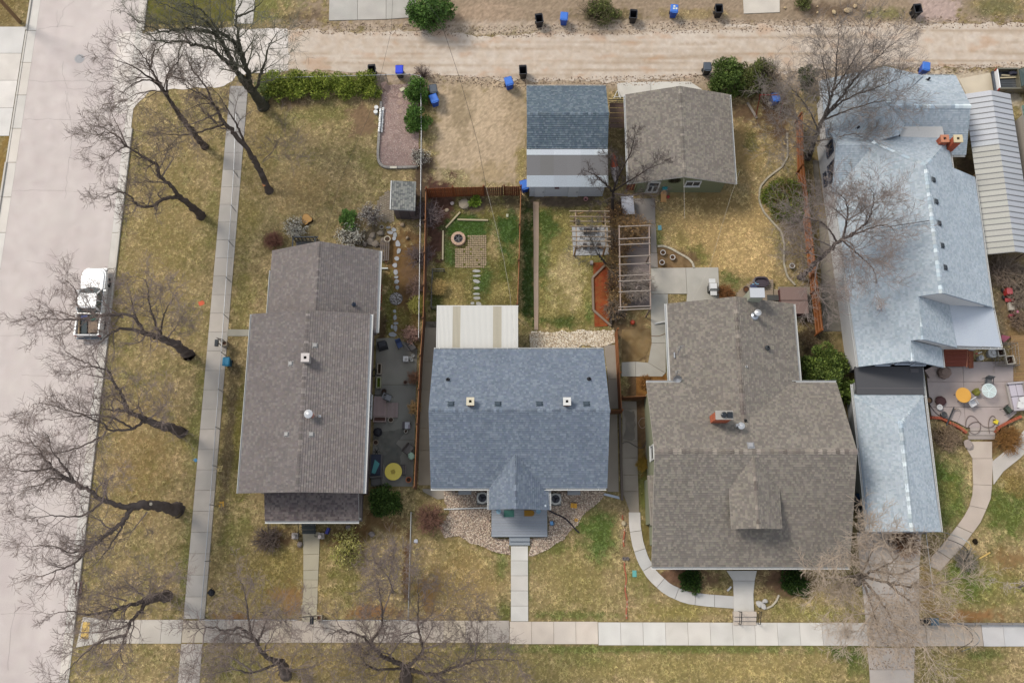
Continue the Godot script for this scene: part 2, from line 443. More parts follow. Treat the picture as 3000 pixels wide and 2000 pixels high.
func ground() -> void:
	var base := [K(152, 132, 88), K(124, 114, 64), K(174, 150, 104)]
	var cols := PackedColorArray()
	cols.resize(GNX * GNZ)
	for j in GNZ:
		var z := GZ0 + j * GS
		for i in GNX:
			cols[j * GNX + i] = mixc(base, GX0 + i * GS, z, 1.1, 0.3)
	# [x, y, half width, half height on the survey sheet, colour, edge sharpness, strength, ragged, shape 0 round 1 square]
	var tan := K(186, 158, 104); var straw := K(176, 152, 98); var green := K(88, 104, 40); var deep := K(58, 80, 28); var olive := K(122, 120, 58)
	var soil := K(112, 92, 72); var mulch := K(96, 70, 54); var sand := K(196, 172, 140); var dirt := K(164, 142, 118); var rust := K(142, 98, 56); var leafy := K(120, 90, 52)
	var patches := [
		# strip beyond the lane
		[1900, 30, 1200, 62, dirt, 4, .95, .5, 1], [620, 30, 260, 45, olive, 3, .9, .6, 1], [900, 55, 90, 30, soil, 2, .7, .9, 0], [2450, 30, 130, 30, soil, 2, .8, .7, 0], [2600, 40, 70, 26, olive, 2, .7, .8, 0],
		[2750, 25, 70, 40, K(190, 165, 155), 4, .9, .4, 1], [2920, 20, 90, 34, K(112, 108, 62), 2, .8, .7, 0], [2030, 40, 120, 22, K(160, 138, 92), 2, .8, .8, 0], [1420, 40, 120, 45, K(178, 152, 126), 2, .8, .5, 0], [1270, 70, 120, 25, soil, 2, .7, .9, 0], [1790, 50, 110, 34, K(120, 105, 66), 2, .8, .8, 0],
		[1900, 235, 1150, 36, K(178, 156, 130), 3, .9, .6, 1], [1000, 225, 250, 18, K(186, 160, 134), 3, .8, .6, 1], [2640, 225, 140, 22, K(170, 146, 112), 2, .7, .8, 0], [2850, 260, 160, 60, K(206, 190, 164), 3, .9, .5, 1],
		[1900, 82, 1150, 26, K(200, 180, 158), 1.6, .85, .6, 1], [1900, 224, 1150, 22, K(200, 180, 156), 1.6, .7, .7, 1],
		# dirt parking pad behind the small blue house
		[1410, 390, 150, 165, sand, 5, .95, .5, 1], [1350, 330, 40, 120, K(160, 140, 108), 2, .8, .8, 0], [1500, 300, 40, 100, K(150, 130, 96), 2, .7, .9, 0], [1470, 320, 60, 130, K(206, 180, 146), 2, .5, .9, 0], [1330, 520, 60, 40, olive, 2, .6, .9, 0], [1525, 480, 22, 80, K(150, 134, 70), 2, .8, .8, 0], [1430, 500, 90, 30, K(176, 152, 110), 2, .6, .9, 0],
		# rear lawn of the grey-brown house
		[930, 330, 130, 50, K(120, 116, 60), 1.4, .7, .9, 0], [1060, 350, 55, 60, K(140, 112, 84), 2.5, .9, .7, 0], [860, 300, 90, 26, soil, 2, .8, .7, 0], [1090, 470, 60, 40, olive, 1.5, .6, .9, 0], [720, 640, 60, 130, K(138, 124, 64), 1.4, .6, .8, 0], [900, 560, 150, 80, K(160, 132, 80), 1.3, .6, .8, 0], [760, 440, 60, 160, K(134, 116, 68), 1.4, .6, .8, 0], [790, 700, 60, 50, K(110, 96, 60), 1.5, .7, .8, 0],
		[700, 1250, 55, 220, K(112, 106, 42), 2, .75, .6, 1], [668, 1300, 20, 330, K(104, 88, 66), 2, .8, .7, 1], [712, 880, 40, 120, K(122, 116, 52), 1.6, .6, .7, 0],
		# boulevard strip along the street
		[470, 700, 150, 330, K(150, 130, 74), 1.5, .5, .7, 0], [580, 1250, 40, 200, K(120, 122, 58), 1.6, .6, .7, 0], [560, 1620, 40, 160, K(116, 120, 56), 1.6, .6, .7, 0], [350, 600, 26, 200, K(118, 118, 56), 1.6, .6, .8, 0], [420, 1350, 130, 200, K(146, 118, 66), 1.4, .5, .7, 0], [620, 620, 30, 140, K(124, 118, 60), 1.6, .6, .8, 0], [300, 1150, 22, 120, olive, 1.5, .6, .8, 0], [540, 1700, 30, 60, green, 1.6, .5, .9, 0],
		# front lawn of the grey-brown house
		[820, 1680, 220, 170, K(128, 112, 52), 1.3, .7, .6, 0], [700, 1560, 70, 80, K(108, 110, 46), 1.4, .6, .8, 0], [850, 1760, 60, 60, K(150, 110, 66), 1.4, .75, .9, 0], [1080, 1790, 90, 36, K(150, 104, 62), 1.4, .8, .9, 0], [800, 1580, 90, 34, mulch, 2, .8, .8, 0], [1010, 1570, 100, 46, leafy, 1.6, .85, .8, 0], [1110, 1530, 90, 40, K(112, 84, 50), 1.6, .8, .8, 0], [1190, 1650, 14, 150, K(92, 60, 44), 2, .8, .7, 1], [690, 1810, 80, 18, K(140, 96, 56), 1.4, .7, .9, 0], [1000, 1680, 60, 60, K(108, 106, 42), 1.4, .6, .8, 0],
		# front lawns of the blue house
		[1350, 1700, 160, 130, K(158, 132, 78), 1.4, .7, .6, 0], [1470, 1640, 30, 60, green, 1.6, .7, .8, 0], [1480, 1790, 30, 50, K(92, 100, 40), 1.5, .7, .8, 0], [1250, 1740, 40, 90, K(142, 104, 60), 1.5, .7, .8, 0],
		[1680, 1680, 150, 150, K(142, 128, 70), 1.4, .8, .6, 0], [1750, 1560, 80, 100, K(82, 102, 40), 1.6, .95, .5, 0], [1620, 1600, 60, 40, K(104, 110, 46), 1.5, .7, .8, 0], [1600, 1720, 60, 60, K(158, 138, 88), 1.4, .6, .8, 0], [1700, 1800, 150, 16, K(92, 104, 42), 1.6, .7, .8, 0], [1545, 1700, 10, 110, green, 1.8, .7, .8, 1], [1830, 1560, 22, 100, K(150, 128, 96), 1.6, .8, .8, 0],
		# lawn before the wide taupe house, and the strip beyond the front walk
		[1980, 1790, 160, 36, K(146, 132, 66), 1.4, .8, .6, 0], [1880, 1690, 60, 70, K(128, 126, 58), 1.4, .7, .7, 0], [2380, 1790, 140, 40, K(138, 130, 66), 1.4, .8, .7, 0], [2000, 1690, 110, 46, K(126, 92, 74), 2, .9, .6, 0], [2300, 1690, 90, 70, K(122, 92, 72), 2, .85, .6, 0], [1885, 1420, 18, 130, K(104, 112, 42), 2, .8, .6, 1], [1890, 1560, 20, 70, K(116, 104, 50), 2, .8, .7, 0],
		[2000, 1950, 700, 60, K(150, 134, 76), 1.6, .8, .6, 1], [1900, 1900, 600, 14, K(96, 108, 42), 2, .75, .7, 1], [2480, 1920, 60, 34, deep, 1.6, .8, .8, 0], [2520, 1950, 50, 50, green, 1.5, .6, .8, 0], [1700, 1930, 120, 30, K(112, 114, 54), 1.3, .6, .9, 0], [2200, 1960, 140, 40, K(168, 146, 86), 1.3, .6, .9, 0], [1000, 1950, 350, 60, K(138, 118, 66), 1.4, .7, .8, 1], [2850, 1950, 150, 60, K(140, 130, 66), 1.4, .7, .8, 0], [2880, 1915, 60, 20, green, 1.4, .6, .9, 0], [700, 1960, 90, 40, olive, 1.3, .5, .9, 0],
		# lawns of the pale blue house
		[2770, 1440, 80, 140, K(86, 104, 38), 2, 1, .4, 0], [2770, 1450, 50, 80, K(140, 130, 66), 1.3, .6, 1, 0], [2950, 1480, 110, 120, K(88, 102, 36), 1.8, .9, .6, 0], [2960, 1400, 70, 70, K(140, 112, 60), 1.4, .7, .9, 0], [2880, 1720, 160, 90, K(128, 122, 60), 1.6, .85, .6, 0], [2820, 1680, 80, 70, green, 1.5, .85, .6, 0], [2850, 1800, 130, 26, K(160, 112, 64), 1.4, .8, .9, 0], [2850, 1720, 60, 60, green, 1.3, .5, .9, 0], [2960, 1640, 70, 40, K(148, 110, 66), 1.4, .7, .9, 0], [2930, 1280, 70, 70, K(112, 82, 48), 1.8, .9, .6, 0], [2780, 1280, 60, 44, K(92, 74, 56), 1.8, .9, .6, 0], [2660, 1600, 80, 40, K(96, 70, 48), 1.6, .85, .8, 0], [2715, 1730, 24, 100, K(140, 112, 58), 1.8, .8, .6, 0], [2505, 1640, 22, 120, K(110, 96, 52), 1.8, .7, .7, 0], [2490, 1560, 16, 60, soil, 2, .8, .6, 0],
		# side garden between the grey-brown and the blue house
		[1180, 830, 62, 190, leafy, 3, .95, .5, 1], [1140, 900, 26, 120, K(102, 106, 44), 1.6, .8, .7, 0], [1210, 830, 40, 120, K(118, 92, 68), 1.5, .8, .8, 0], [1190, 930, 40, 40, K(124, 116, 52), 1.4, .8, .8, 0], [1120, 960, 14, 60, K(80, 62, 48), 2, .8, .6, 1], [1240, 560, 34, 140, K(96, 78, 64), 2, .9, .7, 1], [1080, 700, 60, 50, K(92, 84, 74), 2, .85, .7, 0],
		# back garden of the blue house
		[1390, 740, 142, 190, K(112, 104, 52), 5, 1, .5, 1], [1290, 640, 46, 130, K(98, 70, 58), 4, 1, .5, 1], [1360, 660, 66, 44, deep, 2.4, .95, .7, 0], [1480, 670, 46, 56, deep, 2, .95, .8, 0], [1400, 600, 70, 34, K(104, 88, 72), 2, .9, .7, 0], [1500, 600, 30, 40, K(110, 96, 74), 2, .8, .8, 0], [1450, 720, 22, 70, K(170, 146, 98), 1.4, .8, 1, 0], [1480, 790, 34, 70, K(88, 96, 36), 1.5, .8, .8, 0], [1330, 860, 60, 60, K(150, 130, 76), 1.5, .9, .8, 0], [1460, 860, 60, 44, K(150, 134, 76), 1.4, .8, .9, 0], [1400, 840, 24, 60, K(70, 86, 30), 1.5, .8, .8, 0], [1325, 740, 12, 70, deep, 2, .8, .7, 0], [1280, 890, 24, 60, K(84, 92, 40), 1.6, .8, .8, 0],
		[1368, 664, 80, 42, K(64, 88, 32), 3, 1, .35, 0], [1490, 680, 40, 74, K(66, 90, 34), 2.2, 1, .5, 0], [1310, 730, 16, 60, K(70, 92, 36), 2, .9, .4, 0], [1420, 820, 30, 70, K(72, 92, 36), 1.6, .9, .6, 0],
		# long narrow garden
		[1660, 770, 130, 210, K(136, 124, 66), 5, 1, .5, 1], [1548, 770, 20, 210, K(58, 78, 28), 3, .95, .6, 1], [1600, 650, 52, 60, K(72, 90, 34), 2, .95, .7, 0], [1590, 760, 30, 110, K(84, 98, 38), 1.6, .85, .9, 0], [1660, 810, 60, 110, K(176, 156, 106), 1.4, .9, 1, 0], [1650, 940, 70, 24, K(66, 84, 30), 1.6, .85, .8, 0], [1725, 900, 14, 60, green, 1.5, .8, .8, 0], [1650, 590, 110, 20, K(104, 90, 76), 2.4, .95, .5, 1], [1700, 700, 30, 60, K(168, 150, 104), 1.4, .7, 1, 0], [1720, 640, 70, 40, K(118, 106, 66), 1.4, .7, .9, 0],
		[1812, 790, 30, 240, K(92, 74, 56), 3, .95, .6, 1], [1860, 1010, 50, 60, K(150, 122, 82), 2.4, .9, .6, 0], [1865, 960, 48, 60, K(140, 112, 76), 2, .85, .7, 0],
		# rear lawn of the taupe house
		[2110, 700, 190, 150, K(184, 154, 96), 2.4, .95, .5, 1], [2090, 590, 150, 40, K(142, 118, 72), 1.5, .8, .7, 0], [2030, 750, 90, 34, K(106, 108, 46), 1.4, .85, .9, 0], [2000, 700, 50, 40, K(140, 128, 66), 1.4, .6, .9, 0], [2190, 740, 90, 90, K(196, 166, 108), 1.4, .7, .9, 0], [2140, 820, 60, 30, K(84, 98, 40), 1.5, .85, .8, 0], [2180, 430, 66, 110, K(176, 146, 92), 2, .9, .6, 0], [2200, 420, 26, 60, K(80, 88, 34), 1.5, .7, .9, 0], [2185, 330, 50, 44, K(112, 88, 66), 2, .9, .6, 0], [2290, 700, 26, 110, K(120, 112, 62), 1.5, .7, .8, 0], [1925, 730, 20, 90, K(84, 98, 38), 1.6, .7, .8, 0], [1990, 760, 60, 34, K(130, 104, 72), 3, .95, .5, 0], [2270, 330, 70, 110, K(96, 72, 54), 2, .9, .6, 0], [2330, 680, 50, 170, K(112, 96, 66), 2, .85, .7, 0], [2380, 880, 40, 120, K(120, 102, 74), 2, .8, .7, 0], [2120, 850, 26, 24, leafy, 2, .8, .7, 0], [2370, 990, 60, 60, K(70, 58, 44), 2, .9, .6, 0],
		[1870, 1200, 34, 200, K(110, 84, 60), 2.6, .9, .6, 1], [1900, 1150, 40, 40, K(128, 92, 52), 2, .9, .8, 0], [1880, 1350, 16, 50, K(160, 124, 50), 1.6, .8, .9, 0],
		[2960, 870, 70, 190, K(140, 120, 92), 2.6, .9, .6, 1], [2985, 1000, 40, 100, K(150, 118, 70), 1.8, .8, .6, 1], [2950, 800, 60, 60, K(112, 96, 80), 1.6, .8, .8, 0], [2830, 480, 40, 40, soil, 2, .9, .5, 0],
		# far side of the street
		[5, 20, 75, 60, K(128, 108, 62), 2, .8, .7, 0], [0, 480, 30, 120, K(150, 118, 56), 2, .8, .7, 0], [470, 30, 60, 40, K(134, 128, 66), 1.5, .8, .8, 0],
	]
	for e in patches:
		var c0 := P(e[0], e[1]); var c1 := P(e[0] + e[2], e[1]); var c2 := P(e[0], e[1] + e[3]); var c3 := P(e[0], e[1] - e[3])
		var rx := absf(c1.x - c0.x); var rz := absf(c2.z - c3.z) * 0.5
		var q: Color = e[4]
		var i0 := maxi(0, int((c0.x - rx * 1.6 - GX0) / GS)); var i1 := mini(GNX, int((c0.x + rx * 1.6 - GX0) / GS))
		var j0 := maxi(0, int((c0.z - rz * 1.6 - GZ0) / GS)); var j1 := mini(GNZ, int((c0.z + rz * 1.6 - GZ0) / GS))
		var sh: float = e[5]; var st: float = e[6]; var rg: float = e[7]; var sq: bool = e[8] == 1
		for j in range(j0, j1):
			var z := GZ0 + j * GS
			var dz := (z - c0.z) / rz
			for i in range(i0, i1):
				var x := GX0 + i * GS
				var dx := (x - c0.x) / rx
				var d := (maxf(absf(dx), absf(dz)) if sq else sqrt(dx * dx + dz * dz)) + (nz.get_noise_2d(x * 3.0, z * 3.0) * 0.8 + nz2.get_noise_2d(x * 4.0, z * 4.0) * 0.55) * rg * (minf(1.0, 2.0 / minf(rx, rz)) if sq else 1.0)
				var w := clampf((1.0 - d) * sh, 0.0, 1.0) * st
				if w > 0.01:
					var g := 1.0 + nz2.get_noise_2d(x * 19.0 + 7.0, z * 19.0) * 0.45
					cols[j * GNX + i] = cols[j * GNX + i].lerp(Color(q.r * g, q.g * g, q.b * g), w)
	for k in cols.size():
		var q := cols[k]; var gr := (q.r + q.g + q.b) / 3.0
		cols[k] = Color(lerpf(q.r, gr, .15) * 1.52, lerpf(q.g, gr, .15) * 1.5, lerpf(q.b, gr, .15) * 1.46)
	ground_cols = cols
	var mb := MB.new()
	for j in GNZ:
		for i in GNX:
			var x := GX0 + i * GS; var z := GZ0 + j * GS
			mb.v.push_back(Vector3(x, nz2.get_noise_2d(x * 2.0, z * 2.0) * 0.015 - 0.012, z))
			mb.n.push_back(Vector3.UP)
	mb.c = cols
	for j in GNZ - 1:
		for i in GNX - 1:
			var a := j * GNX + i
			mb.ix.push_back(a); mb.ix.push_back(a + 1); mb.ix.push_back(a + GNX)
			mb.ix.push_back(a + 1); mb.ix.push_back(a + GNX + 1); mb.ix.push_back(a + GNX)
	mb.col = K(146, 126, 78)
	var x1 := GX0 + (GNX - 1) * GS; var z1 := GZ0 + (GNZ - 1) * GS
	for r in [[-400.0, -400.0, 400.0, GZ0], [-400.0, z1, 400.0, 400.0], [-400.0, GZ0, GX0, z1], [x1, GZ0, 400.0, z1]]:
		mb.quad(Vector3(r[0], -0.012, r[3]), Vector3(r[2], -0.012, r[3]), Vector3(r[2], -0.012, r[1]), Vector3(r[0], -0.012, r[1]))
	var o := MeshInstance3D.new()
	o.name = "ground"; o.mesh = mb.mesh(); o.material_override = M.turf
	add_child(o)
	o.set_meta("kind", "structure"); o.set_meta("label", "dormant tan and green lawns and bare soil of the block"); o.set_meta("category", "ground")
var ground_cols := PackedColorArray()

func roads() -> void:
	# street with kerbs and gutters
	var zs := -90.0
	var ze := 45.0
	mark(rect(-41.4, zs, -31.3, ze))
	var st := MB.new()
	var pink := [K(212, 200, 193), K(202, 189, 183), K(219, 208, 200)]
	field(rect(-40.5, zs, -32.0, ze), 0.012, 0.5, func(x, z):
		var g := 1.0 + nz2.get_noise_2d(x * 5.0, z * 0.35) * 0.06 + nz.get_noise_2d(x * 1.5, z * 0.7) * 0.05
		var q := mixc(pink, x, z, 0.5, 0.03)
		return Color(q.r * g, q.g * g, q.b * g), st)
	var street := MeshInstance3D.new()
	street.name = "street"; street.mesh = st.mesh(); street.material_override = M.asphalt
	add_child(street)
	street.set_meta("kind", "structure"); street.set_meta("label", "pale pinkish asphalt street with fine cracks"); street.set_meta("category", "street")
	var cracks := [[[30, 240], [60, 232], [130, 240], [230, 236], [330, 240]], [[165, 30], [168, 80], [190, 20], [225, 0]], [[190, 265], [195, 330], [210, 350]], [[185, 180], [182, 220], [195, 260], [240, 262], [270, 250]], [[110, 87], [150, 78], [230, 76]], [[0, 560], [90, 558], [250, 560], [320, 556]], [[80, 765], [150, 775], [250, 793]], [[0, 982], [120, 983], [230, 980]], [[40, 1213], [120, 1216], [160, 1217]], [[60, 1098], [130, 1101], [170, 1103]], [[0, 1798], [60, 1797], [130, 1796]], [[195, 270], [202, 330], [212, 380], [206, 450], [196, 520], [188, 600]], [[70, 1430], [140, 1432], [230, 1431]], [[45, 1765], [30, 1860], [20, 1990]], [[70, 350], [140, 348], [220, 352], [300, 350]], [[160, 1640], [210, 1642], [240, 1638]]]
	for a in cracks:
		var mb := MB.new()
		mb.col = K(176, 164, 159)
		var pts := []
		for k in a.size() - 1:
			for t in 5: pts.append(Q(a[k][0], a[k][1]).lerp(Q(a[k + 1][0], a[k + 1][1]), t / 5.0) + Vector2(rng.randf_range(-.08, .08), rng.randf_range(-.05, .05)))
		for k in pts.size() - 1:
			var p: Vector2 = pts[k]; var q: Vector2 = pts[k + 1]
			var s := (q - p).orthogonal().normalized() * rng.randf_range(0.006, 0.014)
			mb.quad(Vector3(p.x - s.x, .018, p.y - s.y), Vector3(q.x - s.x, .018, q.y - s.y), Vector3(q.x + s.x, .018, q.y + s.y), Vector3(p.x + s.x, .018, p.y + s.y))
		part("crack", mb, M.asphalt, street)
	for side in 2:
		var kerb := setting("kerb", "concrete kerb and gutter on the %s side of the street" % ["lawn strip", "driveway"][side])
		var xg: float = [-32.0, -41.2][side]
		var z := zs
		while z < ze:
			var l := 3.05
			if z > -75 or z < -38:
				slab(kerb, rect(xg + 0.01, z + 0.02, xg + 0.55 if side == 0 else xg + 0.7, z + l - 0.02), 0.022, K(222, 214, 203), "gutter_pan", 0.09, 0.5, 0.08)
				var low := (side == 1 and z > -46.0 and z < -34.0) or (side == 0 and ((z > -46.2 and z < -37.5) or (z > 2.0 and z < 5.0)))
				var k := MB.new()
				k.col = vary(K(214, 207, 196), 0.05)
				var x0: float = -31.45 if side == 0 else -41.4
				var h := 0.035 if low else 0.14
				k.taper(Vector3(x0 + (0.075 if side == 0 else 0.1), -0.05, z + l * 0.5), Vector2(0.16 if side == 0 else 0.2, l - 0.03), Vector2(0.13, l - 0.03), 0.05 + h)
				if not (side == 0 and z > -46.2 and z < -38.0): part("kerb_stone", k, M.concrete, kerb)
			z += l
	# pale driveway across the street
	var drv := setting("driveway", "pale concrete driveway apron across the street")
	for k in 4:
		for i in 2:
			var z0 := -44.6 + k * 2.55
			mark(rect(-47.5 + i * 3.05, z0, -44.5 + i * 3.05, z0 + 2.5))
			slab(drv, rect(-47.5 + i * 3.05, z0, -44.48 + i * 3.05, z0 + 2.52), 0.03, K(228, 221, 212))
	# manhole
	var mh := MB.new()
	var mp := P(232, 172)
	mh.col = K(190, 186, 184)
	mh.lathe(mp + Vector3(0, 0.014, 0), [[0.42, 0.0], [0.42, 0.014], [0.34, 0.018]], 24)
	var mt := thing("manhole_cover", "round grey iron manhole cover set in the street", "manhole", mp)
	part("ring", mh, M.concrete, mt)
	mh = NB(K(176, 174, 174))
	mh.lathe(mp + Vector3(0, 0.014, 0), [[0.33, 0.0], [0.33, 0.012], [0.26, 0.017], [0.24, 0.012], [0.12, 0.012], [0.11, 0.018], [0.0, 0.018]], 24)
	part("lid", mh, M.concrete, mt)
	# lane behind the houses
	var lane := pl([[820, 84], [1000, 92], [1250, 90], [1440, 104], [1650, 92], [1800, 84], [1990, 86], [2200, 70], [2500, 76], [2760, 70], [3060, 66], [3060, 188], [2860, 200], [2640, 196], [2400, 206], [2200, 216], [2050, 222], [1900, 238], [1780, 240], [1560, 236], [1400, 226], [1250, 220], [1050, 212], [900, 208], [820, 206]])
	lane[10] += Vector2(25, 0); lane[11] += Vector2(25, 0)
	lane = ragged(lane, 0.4, 0.4)
	mark(lane)
	var lm := MB.new()
	var lq := [K(230, 213, 194), K(220, 200, 178), K(238, 224, 208)]
	field(lane, 0.01, 0.22, func(x, z):
		var q := mixc(lq, x, z, 0.7, 0.08)
		var t := nz.get_noise_2d(x * 0.14 + 3.0, z * 8.0) * 0.6 + nz2.get_noise_2d(x * 0.1, z * 4.0) * 0.55
		q = q.lerp(K(190, 166, 138), clampf(t * 2.0 - 0.1, 0.0, 0.7))
		var r := nz.get_noise_2d(x * 1.1 + 90.0, z * 2.2)
		return q.lerp(K(214, 168, 128), clampf(r * 2.2 - 0.6, 0.0, 0.4)), lm)
	var lo := MeshInstance3D.new()
	lo.name = "lane"; lo.mesh = lm.mesh(); lo.material_override = M.dirt
	add_child(lo)
	lo.set_meta("kind", "structure"); lo.set_meta("label", "sandy gravel lane with wheel ruts behind the houses"); lo.set_meta("category", "lane")
	# worn mouth of the lane
	cover("lane_mouth", "worn pale ground where the lane meets the street", pl([[345, 100], [420, 92], [560, 80], [700, 82], [845, 84], [845, 208], [760, 214], [690, 224], [655, 254], [560, 258], [446, 266], [408, 295], [386, 325], [350, 334], [330, 300], [332, 180]]), .016, [K(230, 221, 212), K(220, 208, 196), K(236, 228, 220)], M.asphalt, .4, .5, .25)
	scatter("gravel", "dark grit and leaf crumbs along the edges of the lane", pl([[830, 62], [1440, 76], [2000, 62], [3040, 44], [3040, 78], [2000, 98], [1440, 112], [830, 96]]), 2600, .02, .06, [K(150, 126, 104), K(112, 92, 76), K(190, 166, 140)])
	scatter("gravel", "dark grit scattered on the house side of the lane", pl([[1240, 214], [1540, 228], [2050, 216], [3040, 180], [3040, 206], [2050, 244], [1540, 262], [1240, 240]]), 2000, .02, .06, [K(150, 126, 104), K(116, 94, 78), K(196, 170, 144)])
	var nw := setting("sidewalk", "short walk running up to the far yard across the lane")
	slab_row(nw, Vector2(-22.9, -60.0), Vector2(-22.9, -44.9), 1.6, 10, .035, func(i): return K(206, 198, 188))
	cover("lawn_corner", "green corner lawn by the lane mouth", pl([[418, -20], [684, -20], [680, 60], [600, 70], [520, 72], [450, 70], [424, 50]]), 0.006, [K(138, 130, 66), K(112, 116, 52), K(156, 142, 84)], M.turf, 0.4, 1.5)
	# walk along the side street
	var sw := setting("sidewalk", "long grey concrete walk between the lawn strip and the wire fence")
	slab_row(sw, Vector2(-22.82, -39.0), Vector2(-22.82, 3.55), 1.5, 28, 0.035, func(i): return K(192, 184, 173) if i > 4 else K(176, 170, 163))
	slab_row(sw, Vector2(-22.82, 5.25), Vector2(-22.82, 20.0), 1.5, 10, 0.035, func(i): return K(198, 188, 176))
	# front walk
	var fw := setting("front_walk", "straight front walk of square concrete slabs")
	slab_row(fw, Vector2(-29.6, 4.42), Vector2(-23.6, 4.42), 1.62, 4, 0.035, func(i): return K(206, 197, 184))
	slab_row(fw, Vector2(-23.58, 4.42), Vector2(-0.2, 4.42), 1.5, 15, 0.035, func(i): return K(196, 184, 170) if i % 4 else K(206, 192, 170))
	slab_row(fw, Vector2(-0.18, 4.5), Vector2(6.15, 4.5), 1.52, 4, 0.035, func(i): return K(220, 206, 190))
	slab_row(fw, Vector2(6.17, 4.56), Vector2(25.4, 4.6), 1.55, 12, 0.04, func(i): return K(222, 216, 206) if i < 10 else K(202, 194, 184))
	slab_row(fw, Vector2(25.42, 4.62), Vector2(29.6, 4.62), 1.6, 3, 0.035, func(i): return K(184, 172, 160))
	slab_row(fw, Vector2(29.62, 4.65), Vector2(33.6, 4.65), 1.5, 3, 0.035, func(i): return K(196, 182, 166))
	slab_row(fw, Vector2(33.62, 4.67), Vector2(55.0, 4.67), 1.5, 14, 0.035, func(i): return K(218, 214, 210))
	# corner ramp
	var ramp := setting("kerb_ramp", "corner kerb ramp with a yellow studded warning plate")
	mark(pl([[200, 1790], [262, 1808], [300, 1818], [300, 1882], [222, 1900], [190, 1900]]))
	slab(ramp, pl([[243, 1806], [330, 1818], [330, 1876], [222, 1896]]), 0.034, K(208, 202, 192))
	var pad := MB.new()
	pad.col = K(238, 200, 110)
	var pp := pl([[243, 1821], [264, 1822], [258, 1871], [235, 1869]])
	pad.prism(pp, 0.03, 0.05)
	var po := part("warning_plate", pad, M.plastic, ramp, "yellow studded warning plate")
	var studs := NB(K(232, 190, 96))
	for i in 5:
		for j in 10:
			var a: Vector2 = pp[0].lerp(pp[1], (i + .5) / 5.0); var b: Vector2 = pp[3].lerp(pp[2], (i + .5) / 5.0)
			var c := a.lerp(b, (j + .5) / 10.0)
			studs.lathe(Vector3(c.x, .05, c.y), [[.035, 0], [.02, .012], [0, .012]], 6)
	var so := part("studs", studs, M.plastic, po)
	so.set_meta("kind", "stuff")
	# storm grate
	var gp := P(230, 1722)
	var gt := thing("storm_drain", "rusty storm drain grate in the gutter by the corner", "drain", gp)
	var gf := NB(K(120, 92, 88))
	for s in [-1, 1]:
		gf.box(gp + Vector3(0.22 * s, .04, 0), Vector3(.05, .04, 0.8)); gf.box(gp + Vector3(0, .04, 0.4 * s), Vector3(.49, .04, .05))
	gf.col = K(52, 44, 44); gf.box(gp + Vector3(0, .026, 0), Vector3(.44, .01, .78))
	part("frame", gf, M.metal, gt)
	for k in 7:
		var b := NB(K(130, 96, 90))
		b.box(gp + Vector3(0, .045, -0.33 + k * .11), Vector3(.42, .03, .045))
		part("bar", b, M.metal, gt)
	# paint marks left by surveyors
	for s in [[[[578, 884], [592, 880], [598, 889], [584, 897]], "round orange spray paint mark on the lawn strip"], [[[577, 912], [593, 906], [592, 920], [586, 914], [580, 920]], "orange spray paint arrow on the lawn strip"]]:
		var om := NB(K(236, 100, 62)); om.prism(ragged(pl(s[0]), 0.08, 0.12), 0.004, 0.012)
		solo("spray_paint_mark", s[1], "paint mark", om, M.dull, P(s[0][0][0], s[0][0][1]))
	var bmk := NB(K(64, 140, 190))
	bmk.prism(ragged(pl([[565, 1347], [572, 1342], [578, 1346], [591, 1347], [591, 1350], [578, 1350], [572, 1354]]), .1, .05), 0.004, 0.012)
	solo("spray_paint_mark", "blue arrow sprayed on the grass beside the walk", "paint mark", bmk, M.dull, P(575, 1348))
	var yk := NB(K(206, 158, 52))
	for s in [[[640, 1470], [655, 1468], [655, 1473], [645, 1475]], [[650, 1474], [656, 1474], [655, 1484], [650, 1484]], [[640, 1478], [646, 1478], [645, 1486], [640, 1486]]]:
		yk.prism(pl(s), 0.004, 0.012)
	solo("spray_paint_mark", "yellow spray paint mark on the grass inside the wire fence", "paint mark", yk, M.dull, P(648, 1478))

